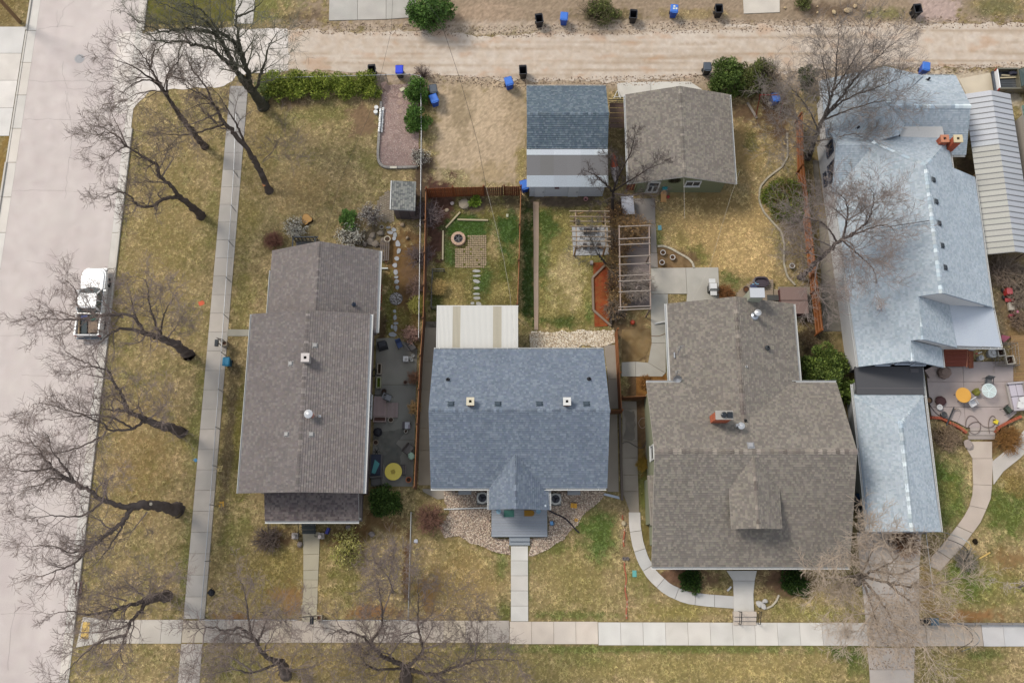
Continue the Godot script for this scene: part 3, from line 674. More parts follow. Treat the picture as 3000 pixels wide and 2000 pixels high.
# ---- roofs: each slope is a deck under courses of shingles
func shingles(pts: Array, pal: Array, ex: float, wmin: float, wmax: float, mb: MB, lift := 0.045) -> void:
	var nn := Vector3.ZERO
	for i in pts.size():
		nn += (pts[i] as Vector3).cross(pts[(i + 1) % pts.size()])
	nn = nn.normalized()
	if nn.y < 0: nn = -nn
	var d := (Vector3.DOWN - nn * Vector3.DOWN.dot(nn)).normalized()
	var u := nn.cross(d).normalized()
	var o: Vector3 = pts[0]
	var q := PackedVector2Array()
	var smin := 1e9; var smax := -1e9
	for p in pts:
		var r: Vector3 = p - o
		q.push_back(Vector2(r.dot(u), r.dot(d)))
		smin = minf(smin, r.dot(d)); smax = maxf(smax, r.dot(d))
	var s1 := smax
	while s1 > smin:
		var s0 := maxf(smin, s1 - ex)
		var up := spans(q, s0 + 0.001)
		var dn := spans(q, s1 - 0.001)
		if up.size() != dn.size():
			up = spans(q, (s0 + s1) * 0.5); dn = up
		for k in range(0, up.size() - 1, 2):
			var a := minf(up[k], dn[k]); var b := maxf(up[k + 1], dn[k + 1])
			var t := a - rng.randf() * wmin
			while t < b:
				var t1 := t + rng.randf_range(wmin, wmax)
				var x0 := clampf(t, dn[k], dn[k + 1]); var x1 := clampf(t1, dn[k], dn[k + 1])
				var y0 := clampf(t, up[k], up[k + 1]); var y1 := clampf(t1, up[k], up[k + 1])
				if x1 - x0 > 0.004 or y1 - y0 > 0.004:
					var h := lift + rng.randf_range(-0.004, 0.004)
					var A := o + u * x0 + d * s1 + nn * h; var B := o + u * x1 + d * s1 + nn * h
					var C := o + u * y1 + d * s0 + nn * 0.006; var D := o + u * y0 + d * s0 + nn * 0.006
					var w: Vector3 = (A + B) * 0.5
					var g := 1.0 + nz.get_noise_2d(w.x * 1.6, w.z * 1.6 + w.y) * 0.09
					var pick: Color = vary(pal[rng.randi() % pal.size()], 0.05)
					mb.col = Color(pick.r * g, pick.g * g, pick.b * g)
					if (B - A).cross(D - A).dot(nn) > 0: mb.quad(A, B, C, D)
					else: mb.quad(B, A, D, C)
					mb.quad(A - nn * (h - 0.003), B - nn * (h - 0.003), B, A)
				t = t1
		s1 -= ex
func spans(q: PackedVector2Array, s: float) -> PackedFloat32Array:
	var r := PackedFloat32Array()
	for i in q.size():
		var a := q[i]; var b := q[(i + 1) % q.size()]
		if (a.y <= s) != (b.y <= s): r.push_back(a.x + (b.x - a.x) * (s - a.y) / (b.y - a.y))
	r.sort()
	return r
func slope(parent: Node3D, pts: Array, pal: Array, edge: Color, ex := 0.168, wmin := 0.09, wmax := 0.23, th := 0.14) -> void:
	var mb := MB.new()
	mb.col = edge
	var nn := Vector3.ZERO
	for i in pts.size(): nn += (pts[i] as Vector3).cross(pts[(i + 1) % pts.size()])
	var ps := pts.duplicate()
	if nn.y < 0: ps.reverse()
	var flat := PackedVector2Array()
	for p in ps: flat.push_back(Vector2(p.x, p.z))
	var t := Geometry2D.triangulate_polygon(flat)
	var dn := Vector3(0, -th, 0)
	for i in range(0, t.size(), 3):
		var a: Vector3 = ps[t[i]]; var b: Vector3 = ps[t[i + 1]]; var c: Vector3 = ps[t[i + 2]]
		if (b - a).cross(c - a).y < 0:
			var k := b; b = c; c = k
		mb.tri(a, b, c); mb.tri(a + dn, c + dn, b + dn)
	for i in ps.size():
		var a: Vector3 = ps[i]; var b: Vector3 = ps[(i + 1) % ps.size()]
		mb.quad(a + dn, b + dn, b, a)
	var o := part("roof_slope", mb, M.paint, parent)
	var sh := MB.new()
	shingles(ps, pal, ex, wmin, wmax, sh)
	var so := part("shingles", sh, M.shingle, o)
	so.set_meta("kind", "stuff")
	mark(flat)
func ridge(parent: Node3D, a: Vector3, b: Vector3, pal: Array, da: Vector3, db: Vector3, wd := 0.17, ln := 0.2) -> void: # da, db: the ways down on both sides
	var mb := MB.new()
	var m := maxi(1, int(a.distance_to(b) / ln))
	var dir := (b - a).normalized()
	for i in m:
		var p := a.lerp(b, float(i) / m); var r := a.lerp(b, float(i + 1) / m) + dir * 0.03
		var lo := Vector3(0, 0.022, 0); var hi := Vector3(0, 0.045, 0)
		var cq := vary(pal[rng.randi() % pal.size()], 0.08); var cf := .82 if rng.randf() < .6 else 1.18
		mb.col = Color(cq.r * cf, cq.g * cf, cq.b * cf)
		for s in [da, db]:
			var e: Vector3 = s.normalized() * wd
			var q := [p + lo, r + hi, r + hi + e, p + lo + e]
			if (q[1] - q[0]).cross(q[3] - q[0]).y > 0: mb.quad(q[0], q[1], q[2], q[3])
			else: mb.quad(q[3], q[2], q[1], q[0])
		mb.quad(r + hi + da.normalized() * wd, r + hi, r + lo * 0.2, r + lo * 0.2 + da.normalized() * wd)
	var o := part("ridge_cap", mb, M.shingle, parent)
	o.set_meta("kind", "stuff")
func gutter(parent: Node3D, a: Vector3, b: Vector3, out: Vector3, q: Color, hangers := 0.9, w := 0.13) -> void:
	var mb := MB.new()
	mb.col = q
	var o := out.normalized()
	var y := Vector3(0, -0.02, 0)
	for k in [[0.0, 0.0], [w - 0.02, 0.0]]:
		mb.bar(a + o * (k[0] + 0.01) + y - Vector3(0, 0.06, 0), b + o * (k[0] + 0.01) + y - Vector3(0, 0.06, 0), 0.025, 0.12)
	mb.bar(a + o * w * 0.5 + y - Vector3(0, 0.115, 0), b + o * w * 0.5 + y - Vector3(0, 0.115, 0), w, 0.02)
	var g := part("gutter", mb, M.paint, parent)
	var n := int(a.distance_to(b) / hangers)
	for i in n:
		var h := NB(q)
		var p := a.lerp(b, (i + 0.5) / n) + y
		h.bar(p, p + o * w, 0.035, 0.015)
		part("hanger", h, M.paint, g)
func wall_gable(parent: Node3D, x0: float, z0: float, x1: float, z1: float, he: float, hr: float, along_x: bool, q: Color, lap := 0.2) -> void:
	# four walls, the two across the ridge rising to a gable, clad in lapped boards
	var mb := MB.new()
	mb.col = q
	var mx := (x0 + x1) * 0.5; var mz := (z0 + z1) * 0.5
	var c := [Vector3(x0, 0, z1), Vector3(x1, 0, z1), Vector3(x1, 0, z0), Vector3(x0, 0, z0)]
	for i in 4:
		var a: Vector3 = c[i]; var b: Vector3 = c[(i + 1) % 4]
		var out := (b - a).cross(Vector3.UP).normalized()
		var gab := (i % 2 == 1) == along_x
		var y := 0.0
		while y < he:
			var y1 := minf(y + lap, he)
			var o := out * 0.018
			mb.quad(a + Vector3(0, y, 0) + o, b + Vector3(0, y, 0) + o, b + Vector3(0, y1, 0), a + Vector3(0, y1, 0))
			mb.quad(a + Vector3(0, y, 0), b + Vector3(0, y, 0), b + Vector3(0, y, 0) + o, a + Vector3(0, y, 0) + o)
			y = y1
		if gab:
			var top := (a + b) * 0.5 + Vector3(0, hr, 0)
			mb.tri(a + Vector3(0, he, 0), b + Vector3(0, he, 0), top)
	part("wall", mb, M.siding, parent)
	mark(rect(x0, z0, x1, z1))
func window(parent: Node3D, at: Vector3, w: float, h: float, out: Vector3, q: Color, panes := 2) -> void:
	var s := Vector3.UP.cross(out).normalized()
	var b := Basis(s, Vector3.UP, out)
	var fr := NB(q)
	for k in [-1, 1]:
		fr.box(at + s * (w * 0.5 * k) + out * 0.03, Vector3(0.09, h + 0.09, 0.08), b)
		fr.box(at + Vector3(0, h * 0.5 * k, 0) + out * 0.03, Vector3(w - 0.09, 0.09, 0.08), b)
	for k in range(1, panes): fr.box(at + s * (-w * 0.5 + w * k / panes) + out * 0.03, Vector3(0.06, h - 0.09, 0.07), b)
	var o := part("window", fr, M.paint, parent)
	for k in panes:
		var g := NB(Color(0.03, 0.035, 0.04))
		g.box(at + s * (-w * 0.5 + w * (k + 0.5) / panes) + out * 0.015, Vector3(w / panes - 0.07, h - 0.08, 0.02), b)
		part("pane", g, M.glass, o)
	var si := NB(q)
	si.box(at + Vector3(0, -h * 0.5 - 0.065, 0) + out * 0.05, Vector3(w + 0.14, 0.04, 0.14), b)
	part("sill", si, M.paint, o)
func chimney(parent: Node3D, at: Vector3, sx: float, sz: float, h: float, brick: Color, cap: Color, hole := true, called := "chimney") -> void: # bricks laid in courses with recessed joints
	var mortar := K(178, 168, 156)
	var core := NB(mortar)
	var hs := minf(sx, sz) * 0.42 if hole else 0.0
	if hole: # an open shaft
		for s in [-1, 1]:
			var wx := (sx - .03 - hs) * .5; var wz := (sz - .03 - hs) * .5
			core.box(at + V(s * (hs + wx) * .5, h * .5 - .3, 0), V(wx, h + .6, sz - .03)); core.box(at + V(0, h * .5 - .3, s * (hs + wz) * .5), V(hs, h + .6, wz))
		core.box(at + V(0, -.45, 0), V(hs, .1, hs))
	else: core.box(at + V(0, h * .5 - .3, 0), V(sx - .03, h + .6, sz - .03))
	var o := part(called, core, M.stone, parent)
	var rows := int(h / 0.085)
	for r in rows:
		var y := at.y + (r + 0.5) * h / rows
		for side in 4:
			var l: float = sx if side % 2 == 0 else sz
			var dp: float = sz if side % 2 == 0 else sx
			var m := maxi(1, int(l / 0.22))
			for k in m:
				var bmb := NB(vary(brick, 0.16))
				var f := (k + 0.5) / m - 0.5
				if r % 2: f += 0.25 / m
				var bl := l / m - 0.014
				var p := Vector3(l * f, 0, dp * 0.5 - 0.02)
				if p.x + bl * 0.5 > l * 0.5: bl -= (p.x + bl * 0.5 - l * 0.5) * 2.0
				bmb.box(Vector3(at.x, y, at.z) + Basis(Vector3.UP, side * PI * 0.5) * p, Vector3(bl if side % 2 == 0 else 0.05, h / rows - 0.014, 0.05 if side % 2 == 0 else bl))
				part("brick", bmb, M.stone, o)
	var cp := NB(cap)
	var y1 := at.y + h
	if hole:
		for s in [-1, 1]:
			var wx := (sx + 0.1 - hs) * 0.5; var wz := (sz + 0.1 - hs) * 0.5
			cp.box(Vector3(at.x + s * (hs + wx) * 0.5, y1 + 0.05, at.z), Vector3(wx, 0.1, sz + 0.1))
			cp.box(Vector3(at.x, y1 + 0.05, at.z + s * (hs + wz) * 0.5), Vector3(hs, 0.1, wz))
		part("cap", cp, M.stone, o)
	else:
		cp.box(Vector3(at.x, y1 + 0.04, at.z), Vector3(sx + 0.1, 0.08, sz + 0.1))
		part("cap", cp, M.stone, o)
func box_vent(parent: Node3D, at: Vector3, s: float, q: Color, n: Vector3) -> void:
	var mb := NB(q)
	var up := n.normalized()
	var f := (Vector3.DOWN - up * Vector3.DOWN.dot(up)).normalized()
	var b := Basis(up.cross(f).normalized() * -1.0, up, f)
	mb.taper(at - up * 0.05, Vector2(s, s), Vector2(s, s), 0.1, b)
	mb.taper(at + up * 0.05, Vector2(s * 1.1, s * 1.1), Vector2(s * 0.8, s * 0.8), 0.09, b)
	var o := part("roof_vent", mb, M.dull, parent)
	var fl := NB(Color(q.r * 0.8, q.g * 0.8, q.b * 0.8))
	fl.box(at + up * 0.025, Vector3(s * 1.45, 0.012, s * 1.5), b)
	part("flashing", fl, M.dull, o)
func pipe_vent(parent: Node3D, at: Vector3, r: float, h: float, q: Color, hat := false) -> void:
	var mb := NB(q)
	mb.lathe(at - Vector3(0, 0.15, 0), [[r * 2.4, 0.1], [r * 2.0, 0.17], [r, 0.24], [r, h + 0.15], [r * 0.75, h + 0.15], [r * 0.75, -.3], [0, -.3]], 12)
	var o := part("vent_pipe", mb, M.metal if hat else M.dull, parent)
	if hat:
		var c := NB(K(236, 236, 236))
		c.lathe(at + Vector3(0, h - 0.02, 0), [[0, 0], [r * 1.9, 0.04], [r * 1.9, 0.09], [r * 0.6, 0.2], [0, 0.21]], 14)
		part("hood", c, M.metal, o)
func V(x: float, y: float, z: float) -> Vector3:
	return Vector3(x, y, z)

func gable_roof(t: Node3D, x0: float, x1: float, z0: float, z1: float, he: float, hr: float, along_x: bool, pal: Array, edge: Color, mid := INF) -> void:
	if along_x:
		var m := (z0 + z1) * 0.5 if mid == INF else mid
		slope(t, [V(x0, hr, m), V(x1, hr, m), V(x1, he, z1), V(x0, he, z1)], pal, edge)
		slope(t, [V(x0, hr, m), V(x0, he, z0), V(x1, he, z0), V(x1, hr, m)], pal, edge)
		ridge(t, V(x0, hr, m), V(x1, hr, m), pal, V(0, he - hr, z1 - m), V(0, he - hr, z0 - m))
	else:
		var m := (x0 + x1) * 0.5 if mid == INF else mid
		slope(t, [V(m, hr, z0), V(x0, he, z0), V(x0, he, z1), V(m, hr, z1)], pal, edge)
		slope(t, [V(m, hr, z0), V(m, hr, z1), V(x1, he, z1), V(x1, he, z0)], pal, edge)
		ridge(t, V(m, hr, z0), V(m, hr, z1), pal, V(x0 - m, he - hr, 0), V(x1 - m, he - hr, 0))

func houses() -> void:
	var white := K(236, 236, 232)
	var W := Vector3.LEFT; var E := Vector3.RIGHT; var N := Vector3.FORWARD; var S := Vector3.BACK
	# ---------- grey-brown house by the side street
	var p1 := [K(136, 127, 124), K(127, 120, 117), K(144, 136, 131), K(131, 123, 120), K(135, 126, 121)]
	var t := thing("house", "long grey-brown shingled house with mauve walls beside the street corner", "house", V(-14.5, 0, -12))
	wall_gable(t, -18.4, -17.5, -10.7, -5.3, 4.75, 5.7, false, K(178, 163, 160))
	wall_gable(t, -17.7, -22.9, -10.5, -17.5, 3.15, 5.0, false, K(178, 163, 160))
	gable_roof(t, -18.85, -10.28, -17.8, -4.97, 4.8, 5.8, false, p1, K(206, 200, 192), -14.55)
	slope(t, [V(-14.15, 5.2, -23.25), V(-18.15, 3.2, -23.25), V(-18.15, 3.2, -17.7), V(-14.15, 5.2, -17.7)], p1, K(196, 190, 184))
	slope(t, [V(-14.15, 5.2, -23.25), V(-14.15, 5.2, -17.7), V(-10.75, 3.537, -17.7), V(-10.75, 3.537, -16.85), V(-10.06, 3.2, -16.85), V(-10.06, 3.2, -23.25)], p1, K(196, 190, 184))
	ridge(t, V(-14.15, 5.2, -23.25), V(-14.15, 5.2, -17.75), p1, V(-4, -2, 0), V(4, -2, 0))
	slope(t, [V(-17.5, 3.3, -5.2), V(-17.5, 2.65, -3.2), V(-10.84, 2.65, -3.2), V(-10.84, 3.3, -5.2)], [K(120, 110, 108), K(104, 95, 95), K(132, 122, 118)], white)
	gutter(t, V(-18.86, 4.8, -17.8), V(-18.86, 4.8, -4.97), W, white, 99)
	gutter(t, V(-10.27, 4.8, -17.8), V(-10.27, 4.8, -4.97), E, white, 99, 0.2)
	gutter(t, V(-10.05, 3.2, -23.25), V(-10.05, 3.2, -16.85), E, white, 99, 0.2)
	gutter(t, V(-18.16, 3.2, -21.7), V(-18.16, 3.2, -17.8), W, white, 99)
	gutter(t, V(-17.5, 2.65, -3.19), V(-10.84, 2.65, -3.19), S, white, 99, 0.16)
	for w in [[1040, .5, 1.0, 1], [1267, .45, 1.0, 1], [1364, .5, 1.2, 1]]:
		window(t, V(-10.68, 3.1, P(1090, w[0], 3.1).z), w[1], w[2], E, white, w[3])
	window(t, V(-10.68, 1.35, P(1090, 1185, 1.3).z), 1.75, 1.9, E, white, 2)
	for x in [-17.2, -14.8, -12.6, -11.1]:
		var po := NB(white); po.box(V(x, 1.5, -3.45), V(.14, 2.2, .14)); part("porch_post", po, M.paint, t)
	var pf := NB(K(140, 130, 126)); pf.box(V(-14.17, .25, -4.3), V(6.3, .5, 2.0)); part("porch_floor", pf, M.wood, t)
	for k in 3:
		var sp := NB(K(70, 74, 72))
		sp.box(V(-14.9, .42 - k * .16, -3.15 + k * .3), V(1.0, .05, .28)); part("step", sp, M.wood, t)
		var rs := NB(K(206, 202, 196))
		rs.box(V(-14.9, .34 - k * .16, -3.02 + k * .3), V(1.05, .13, .03)); part("riser", rs, M.paint, t)
	for s in [-1, 1]:
		var rl := NB(K(44, 42, 42))
		rl.bar(V(-14.9 + s * .6, 1.1, -3.2), V(-14.9 + s * .6, .75, -2.2), .04, .04); rl.rod(V(-14.9 + s * .6, 0, -2.2), V(-14.9 + s * .6, .78, -2.2), .025); rl.rod(V(-14.9 + s * .6, .4, -3.2), V(-14.9 + s * .6, 1.1, -3.2), .025)
		part("handrail", rl, M.metal, t)
		var pd := NB(K(208, 198, 190)); pd.box(V(-14.9 + s * .95, .22, -2.25), V(.42, .44, .42)); pd.blob(V(-14.9 + s * .95, .6, -2.2), V(.17, .22, .2), .12, 3 + s)
		part("stair_pillar", pd, M.stone, t)
	for v in [[925, 1015], [854, 1067], [914, 1274], [842, 1273]]:
		var h := 5.35
		var at := P(v[0], v[1], h)
		at.y = 5.8 - absf(at.x + 14.55) * .234
		box_vent(t, at, .28, K(180, 178, 174), V(.23 if at.x > -14.55 else -.23, 1, 0))
	chimney(t, V(-14.4, 5.6, P(897, 1052, 6).z), .48, .52, .85, K(190, 182, 176), K(228, 218, 212), true)
	pipe_vent(t, V(-14.0, 5.6, P(903, 1215, 5.9).z), .16, .65, K(176, 120, 104), true)
	pipe_vent(t, V(-13.4, 5.5, P(930, 1217, 5.8).z), .06, .3, K(226, 226, 228))
	pipe_vent(t, P(1036, 891, 4.2), .07, .25, K(60, 74, 92))
	# steps and dark rear deck
	var dk := thing("rear_deck", "small dark stained deck with railing at the back of the grey-brown house", "deck", V(-16, 0, -24.2))
	var dm := NB(K(70, 72, 76))
	for k in 12:
		var b := NB(vary(K(74, 76, 80), .12)); b.box(V(-17.1 + k * .145 + .07, .45, -24.1), V(.13, .04, 1.9)); part("board", b, M.wood, dk)
	for x in [-17.15, -15.4]:
		dm.bar(V(x, 1.3, -25.1), V(x, 1.3, -23.3), .1, .08)
		for k in 6: dm.rod(V(x, .45, -25.0 + k * .3), V(x, 1.28, -25.0 + k * .3), .02, 4)
	dm.bar(V(-17.2, 1.3, -25.08), V(-15.2, 1.3, -25.08), .1, .08); dm.bar(V(-17.2, .6, -25.08), V(-15.2, .6, -25.08), .05, .05)
	for k in 7: dm.box(V(-17.15 + k * .3, .88, -25.08), V(.05, .8, .05))
	part("railing", dm, M.wood, dk)
	# ---------- blue house
	var p2 := [K(127, 137, 151), K(117, 128, 142), K(139, 149, 161), K(121, 132, 145), K(131, 141, 153), K(123, 133, 149)]
	t = thing("house", "blue-grey shingled house with a front porch gable and two brick chimneys", "house", V(.5, 0, -10.5))
	wall_gable(t, -5.4, -15.2, 6.4, -5.85, 2.98, 5.75, true, K(206, 210, 216))
	gable_roof(t, -5.77, 6.77, -15.6, -5.49, 3.0, 6.0, true, p2, K(170, 178, 190), -10.52)
	slope(t, [V(.25, 4.38, -7.85), V(.25, 4.38, -3.97), V(-1.6, 3.02, -3.97), V(-1.6, 3.02, -5.45)], p2, K(206, 214, 224))
	slope(t, [V(.25, 4.38, -7.85), V(2.15, 3.04, -5.5), V(2.62, 2.68, -5.5), V(2.62, 2.68, -3.97), V(.25, 4.38, -3.97)], p2, K(206, 214, 224))
	ridge(t, V(.25, 4.38, -7.7), V(.25, 4.38, -3.97), p2, V(-1.85, -1.36, 0), V(2.4, -1.7, 0))
	gutter(t, V(-5.77, 3.0, -5.48), V(-1.3, 3.0, -5.48), S, white, 99, .16)
	gutter(t, V(2.3, 3.0, -5.48), V(6.7, 3.0, -5.48), S, white, 1.0, .16)
	gutter(t, V(-5.77, 3.0, -15.61), V(6.77, 3.0, -15.61), N, white, .8)
	gutter(t, V(-1.62, 3.02, -5.4), V(-1.62, 3.02, -3.97), W, white, .6)
	gutter(t, V(2.64, 2.68, -5.4), V(2.64, 2.68, -3.97), E, white, .6)
	var gw := NB(K(204, 214, 224))
	gw.tri(V(-1.3, 3.0, -4.3), V(2.3, 2.9, -4.3), V(.25, 4.2, -4.3)); part("porch_gable", gw, M.siding, t)
	for x in [-1.3, 2.35]:
		var po := NB(K(190, 200, 210)); po.box(V(x, 1.7, -4.25), V(.15, 2.5, .15)); part("porch_post", po, M.paint, t)
	for d in [-.35, 1.35]:
		var db := NB(K(62, 122, 122)); db.box(V(d, 1.55, -5.83), V(.9, 2.05, .06)); part("door", db, M.paint, t)
	for x in [-3.9, 4.2]: window(t, V(x, 1.6, -5.83), 1.4, 1.3, S, white, 2)
	for c in [[1378, 1175, K(176, 120, 96), K(232, 222, 196)], [1661, 1180, K(182, 128, 104), K(240, 238, 232)]]:
		chimney(t, V(P(c[0], c[1], 6.2).x, 5.45, -11.1), .44, .46, .85, c[2], c[3])
	for c in [1321, 1459, 1581, 1719]: box_vent(t, V(P(c, 1186, 5.8).x, 5.72, -11.0), .34, K(70, 84, 96), V(0, 1, -.59))
	for c in [[1312, 1112], [1726, 1110]]: pipe_vent(t, P(c[0], c[1], 4.6), .07, .3, K(40, 44, 52))
	# porch deck with its boards and steps
	dk = thing("porch_deck", "grey board porch deck with steps before the blue house", "deck", V(.5, 0, -3.2))
	for k in 14:
		var b := NB(vary(K(164, 170, 178), .05))
		b.box(V(.54, .48, -2.28 - k * .193), V(4.08, .05, .183)); part("board", b, M.wood, dk)
	var sk := NB(K(140, 146, 154)); sk.box(V(.54, .22, -2.2), V(4.05, .42, .05)); sk.box(V(2.56, .22, -3.5), V(.05, .42, 2.6)); sk.box(V(-1.48, .22, -3.5), V(.05, .42, 2.6)); part("skirt", sk, M.wood, dk)
	for k in 2:
		var b := NB(K(158, 164, 172)); b.box(V(.55, .31 - k * .15, -2.02 + k * .28), V(1.5, .05, .3)); part("step", b, M.wood, dk)
		b = NB(K(132, 138, 146)); b.box(V(.55, .22 - k * .13, -1.9 + k * .28), V(1.46, .15, .04)); part("riser", b, M.wood, dk)
	# ---------- blue shed with a lean-to
	var p3 := [K(108, 122, 131), K(96, 110, 121), K(121, 133, 142), K(102, 115, 127)]
	t = thing("shed", "blue shingled shed with a pale lean-to roof facing the long garden", "shed", V(4.3, 0, -33))
	wall_gable(t, 1.4, -36.9, 7.2, -31.6, 2.95, 4.2, true, K(222, 224, 226))
	gable_roof(t, 1.15, 7.5, -37.2, -31.8, 3.0, 4.4, true, p3, white, -34.05)
	gutter(t, V(1.15, 3.0, -37.21), V(7.5, 3.0, -37.21), N, white, .9)
	var lw := NB(K(214, 218, 224))
	for k in 8: lw.box(V(4.35, .15 + k * .28, -29.12 + .01 * (k % 2)), V(5.9, .28, .1)); 
	for x in [1.45, 7.2]: lw.box(V(x, 1.15, -30.4), V(.1, 2.3, 2.5))
	part("wall", lw, M.siding, t)
	mark(rect(1.3, -32, 7.4, -29))
	var bands := [[-31.75, 2.98, -31.3, 2.9, K(214, 220, 226), "flashing_band"], [-31.3, 2.88, -29.68, 2.62, K(128, 126, 126), "felt_roof"], [-29.68, 2.66, -28.82, 2.4, K(186, 194, 200), "metal_roof"]]
	for r in bands:
		var b := MB.new()
		for i in 6:
			var xa: float = 1.15 + i * 1.06; var xb: float = xa + 1.06
			b.col = vary(r[4], .06)
			b.hexa([V(xa, r[3] - .05, r[2]), V(xb, r[3] - .05, r[2]), V(xb, r[1] - .05, r[0]), V(xa, r[1] - .05, r[0]), V(xa, r[3], r[2]), V(xb, r[3], r[2]), V(xb, r[1], r[0]), V(xa, r[1], r[0])])
		part(r[5], b, M.tin if r[5] != "felt_roof" else M.shingle, t)
	for d in [[2.2, .75], [4.9, .8]]:
		var b := NB(K(226, 229, 233)); b.box(V(d[0], 1.05, -29.03), V(d[1], 1.95, .05)); var o := part("door", b, M.paint, t)
		b = NB(K(90, 90, 92)); b.box(V(d[0] + .28, 1.0, -28.98), V(.05, .12, .05)); part("handle", b, M.metal, o)
	var wv := NB(K(120, 84, 88)); wv.box(V(3.55, 1.7, -29.03), V(.35, .2, .06)); part("wall_vent", wv, M.paint, t)
	# ---------- taupe garage
	var p4 := [K(140, 132, 124), K(131, 124, 116), K(154, 145, 134), K(135, 127, 119), K(149, 142, 130)]
	t = thing("garage", "taupe shingled garage with sage green walls and a round wall ornament", "garage", V(13.3, 0, -32.8))
	wall_gable(t, 9.95, -36.2, 16.85, -29.43, 2.7, 3.85, false, K(142, 146, 114), .6)
	gable_roof(t, 9.08, 17.4, -36.66, -28.95, 2.7, 4.0, false, p4, K(232, 228, 220), 13.2)
	gutter(t, V(9.07, 2.7, -36.66), V(9.07, 2.7, -28.95), W, white, .7)
	gutter(t, V(17.41, 2.7, -36.66), V(17.41, 2.7, -28.95), E, white, .7)
	var dr := NB(K(226, 224, 218)); dr.box(V(11.25, 1.05, -29.4), V(1.0, 2.1, .08)); var dro := part("door", dr, M.paint, t)
	for g in [[-.2, .85, .26, .85], [.2, .85, .26, .85], [0, 1.65, .72, .5]]:
		var b := NB(Color(.03, .035, .04)); b.box(V(11.25 + g[0], g[1], -29.35), V(g[2], g[3], .02)); part("pane", b, M.glass, dro)
	window(t, V(14.3, 1.75, -29.41), 1.15, .85, S, white, 2)
	var sun := NB(K(52, 48, 42))
	for k in 16:
		var a := TAU * k / 16; sun.bar(V(12.75, 2.35, -29.36) + V(cos(a) * .16, sin(a) * .16, 0), V(12.75, 2.35, -29.36) + V(cos(a) * .5, sin(a) * .5, 0), .07, .02, Vector3.BACK)
	sun.lathe(V(12.75, 2.35, -29.36), [[.15, 0], [.12, .03], [0, .03]], 12, Basis(Vector3.RIGHT, PI / 2))
	solo("wall_ornament", "dark metal sunburst ornament on the green garage wall", "ornament", sun, M.metal, V(12.75, 2.35, -29.36))
	# ---------- wide taupe house
	t = thing("house", "wide taupe shingled house with sage walls, a front dormer and a rear wing", "house", V(16.5, 0, -8))
	wall_gable(t, 10.1, -12.6, 23.1, -1.6, 3.0, 5.4, true, K(154, 158, 132))
	wall_gable(t, 11.9, -18.7, 20.5, -12.6, 3.35, 5.0, false, K(154, 158, 132))
	slope(t, [V(9.72, 6.2, -7.67), V(9.72, 2.9, -.06), V(23.52, 2.9, -.06), V(23.52, 6.2, -7.67)], p4, K(214, 208, 198))
	slope(t, [V(9.72, 6.2, -7.67), V(23.52, 6.2, -7.67), V(23.48, 3.7, -12.95), V(9.72, 3.7, -12.95)], p4, K(214, 208, 198))
	ridge(t, V(9.72, 6.2, -7.67), V(23.52, 6.2, -7.67), [K(130, 120, 112), K(158, 148, 136), K(142, 132, 122)], V(0, -3.3, 7.6), V(0, -2.5, -5.3), .2, .3)
	slope(t, [V(16.2, 5.2, -19.0), V(11.53, 3.42, -19.0), V(11.53, 3.42, -13.0), V(12.3, 3.713, -12.95), V(16.2, 5.2, -9.75)], p4, K(214, 208, 198))
	slope(t, [V(16.2, 5.2, -19.0), V(16.2, 5.2, -9.75), V(20.1, 3.716, -12.95), V(20.88, 3.42, -13.0), V(20.88, 3.42, -19.0)], p4, K(214, 208, 198))
	ridge(t, V(16.2, 5.2, -19.0), V(16.2, 5.2, -9.8), [K(130, 120, 112), K(152, 142, 132)], V(-4.7, -1.8, 0), V(4.7, -1.8, 0), .2, .3)
	slope(t, [V(16.5, 6.12, -7.4), V(16.5, 6.12, -2.55), V(14.9, 5.15, -2.55), V(14.9, 5.15, -5.3)], p4, K(206, 200, 190))
	slope(t, [V(16.5, 6.12, -7.4), V(18.32, 5.15, -5.3), V(18.32, 5.15, -2.55), V(16.5, 6.12, -2.55)], p4, K(206, 200, 190))
	ridge(t, V(16.5, 6.12, -7.3), V(16.5, 6.12, -2.55), [K(130, 120, 112), K(152, 142, 132)], V(-1.7, -1, 0), V(1.7, -1, 0), .2, .3)
	var dw := NB(K(166, 166, 140)); dw.box(V(16.6, 4.5, -4.2), V(3.0, 1.2, 2.7)); part("dormer_wall", dw, M.siding, t)
	slope(t, [V(10.25, 3.05, -6.4), V(9.7, 2.65, -6.4), V(9.78, 2.65, -2.9), V(10.25, 3.05, -2.9)], p4, K(150, 142, 130))
	var bay := NB(K(150, 154, 128)); bay.box(V(10.05, 1.3, -4.65), V(.4, 2.6, 3.2)); part("bay_wall", bay, M.siding, t)
	gutter(t, V(9.72, 2.9, -.05), V(23.52, 2.9, -.05), S, white, 99, .16)
	gutter(t, V(11.52, 3.42, -19.0), V(11.52, 3.42, -13.0), W, white, 99, .18)
	gutter(t, V(20.89, 3.42, -19.0), V(20.89, 3.42, -13.0), E, white, 99, .18)
	gutter(t, V(9.72, 3.7, -12.96), V(12.2, 3.7, -12.96), N, white, 99, .16)
	gutter(t, V(20.2, 3.7, -12.96), V(23.48, 3.7, -12.96), N, white, 99, .16)
	window(t, V(10.08, 3.0, P(1918, 1326, 3.0).z), 1.0, 1.3, W, white, 1)
	for x in [11.0, 14.0, 18.8, 22.3]:
		var po := NB(K(190, 186, 170)); po.box(V(x, 1.4, -.5), V(.3, 2.8, .3)); part("porch_post", po, M.paint, t)
	var cp := P(2122, 1216, 7.0); cp.y = 4.5
	chimney(t, cp, 1.1, .52, 2.5, K(206, 112, 78), K(186, 180, 172), false)
	var cc := NB(K(62, 64, 70)); cp.y = 7.08
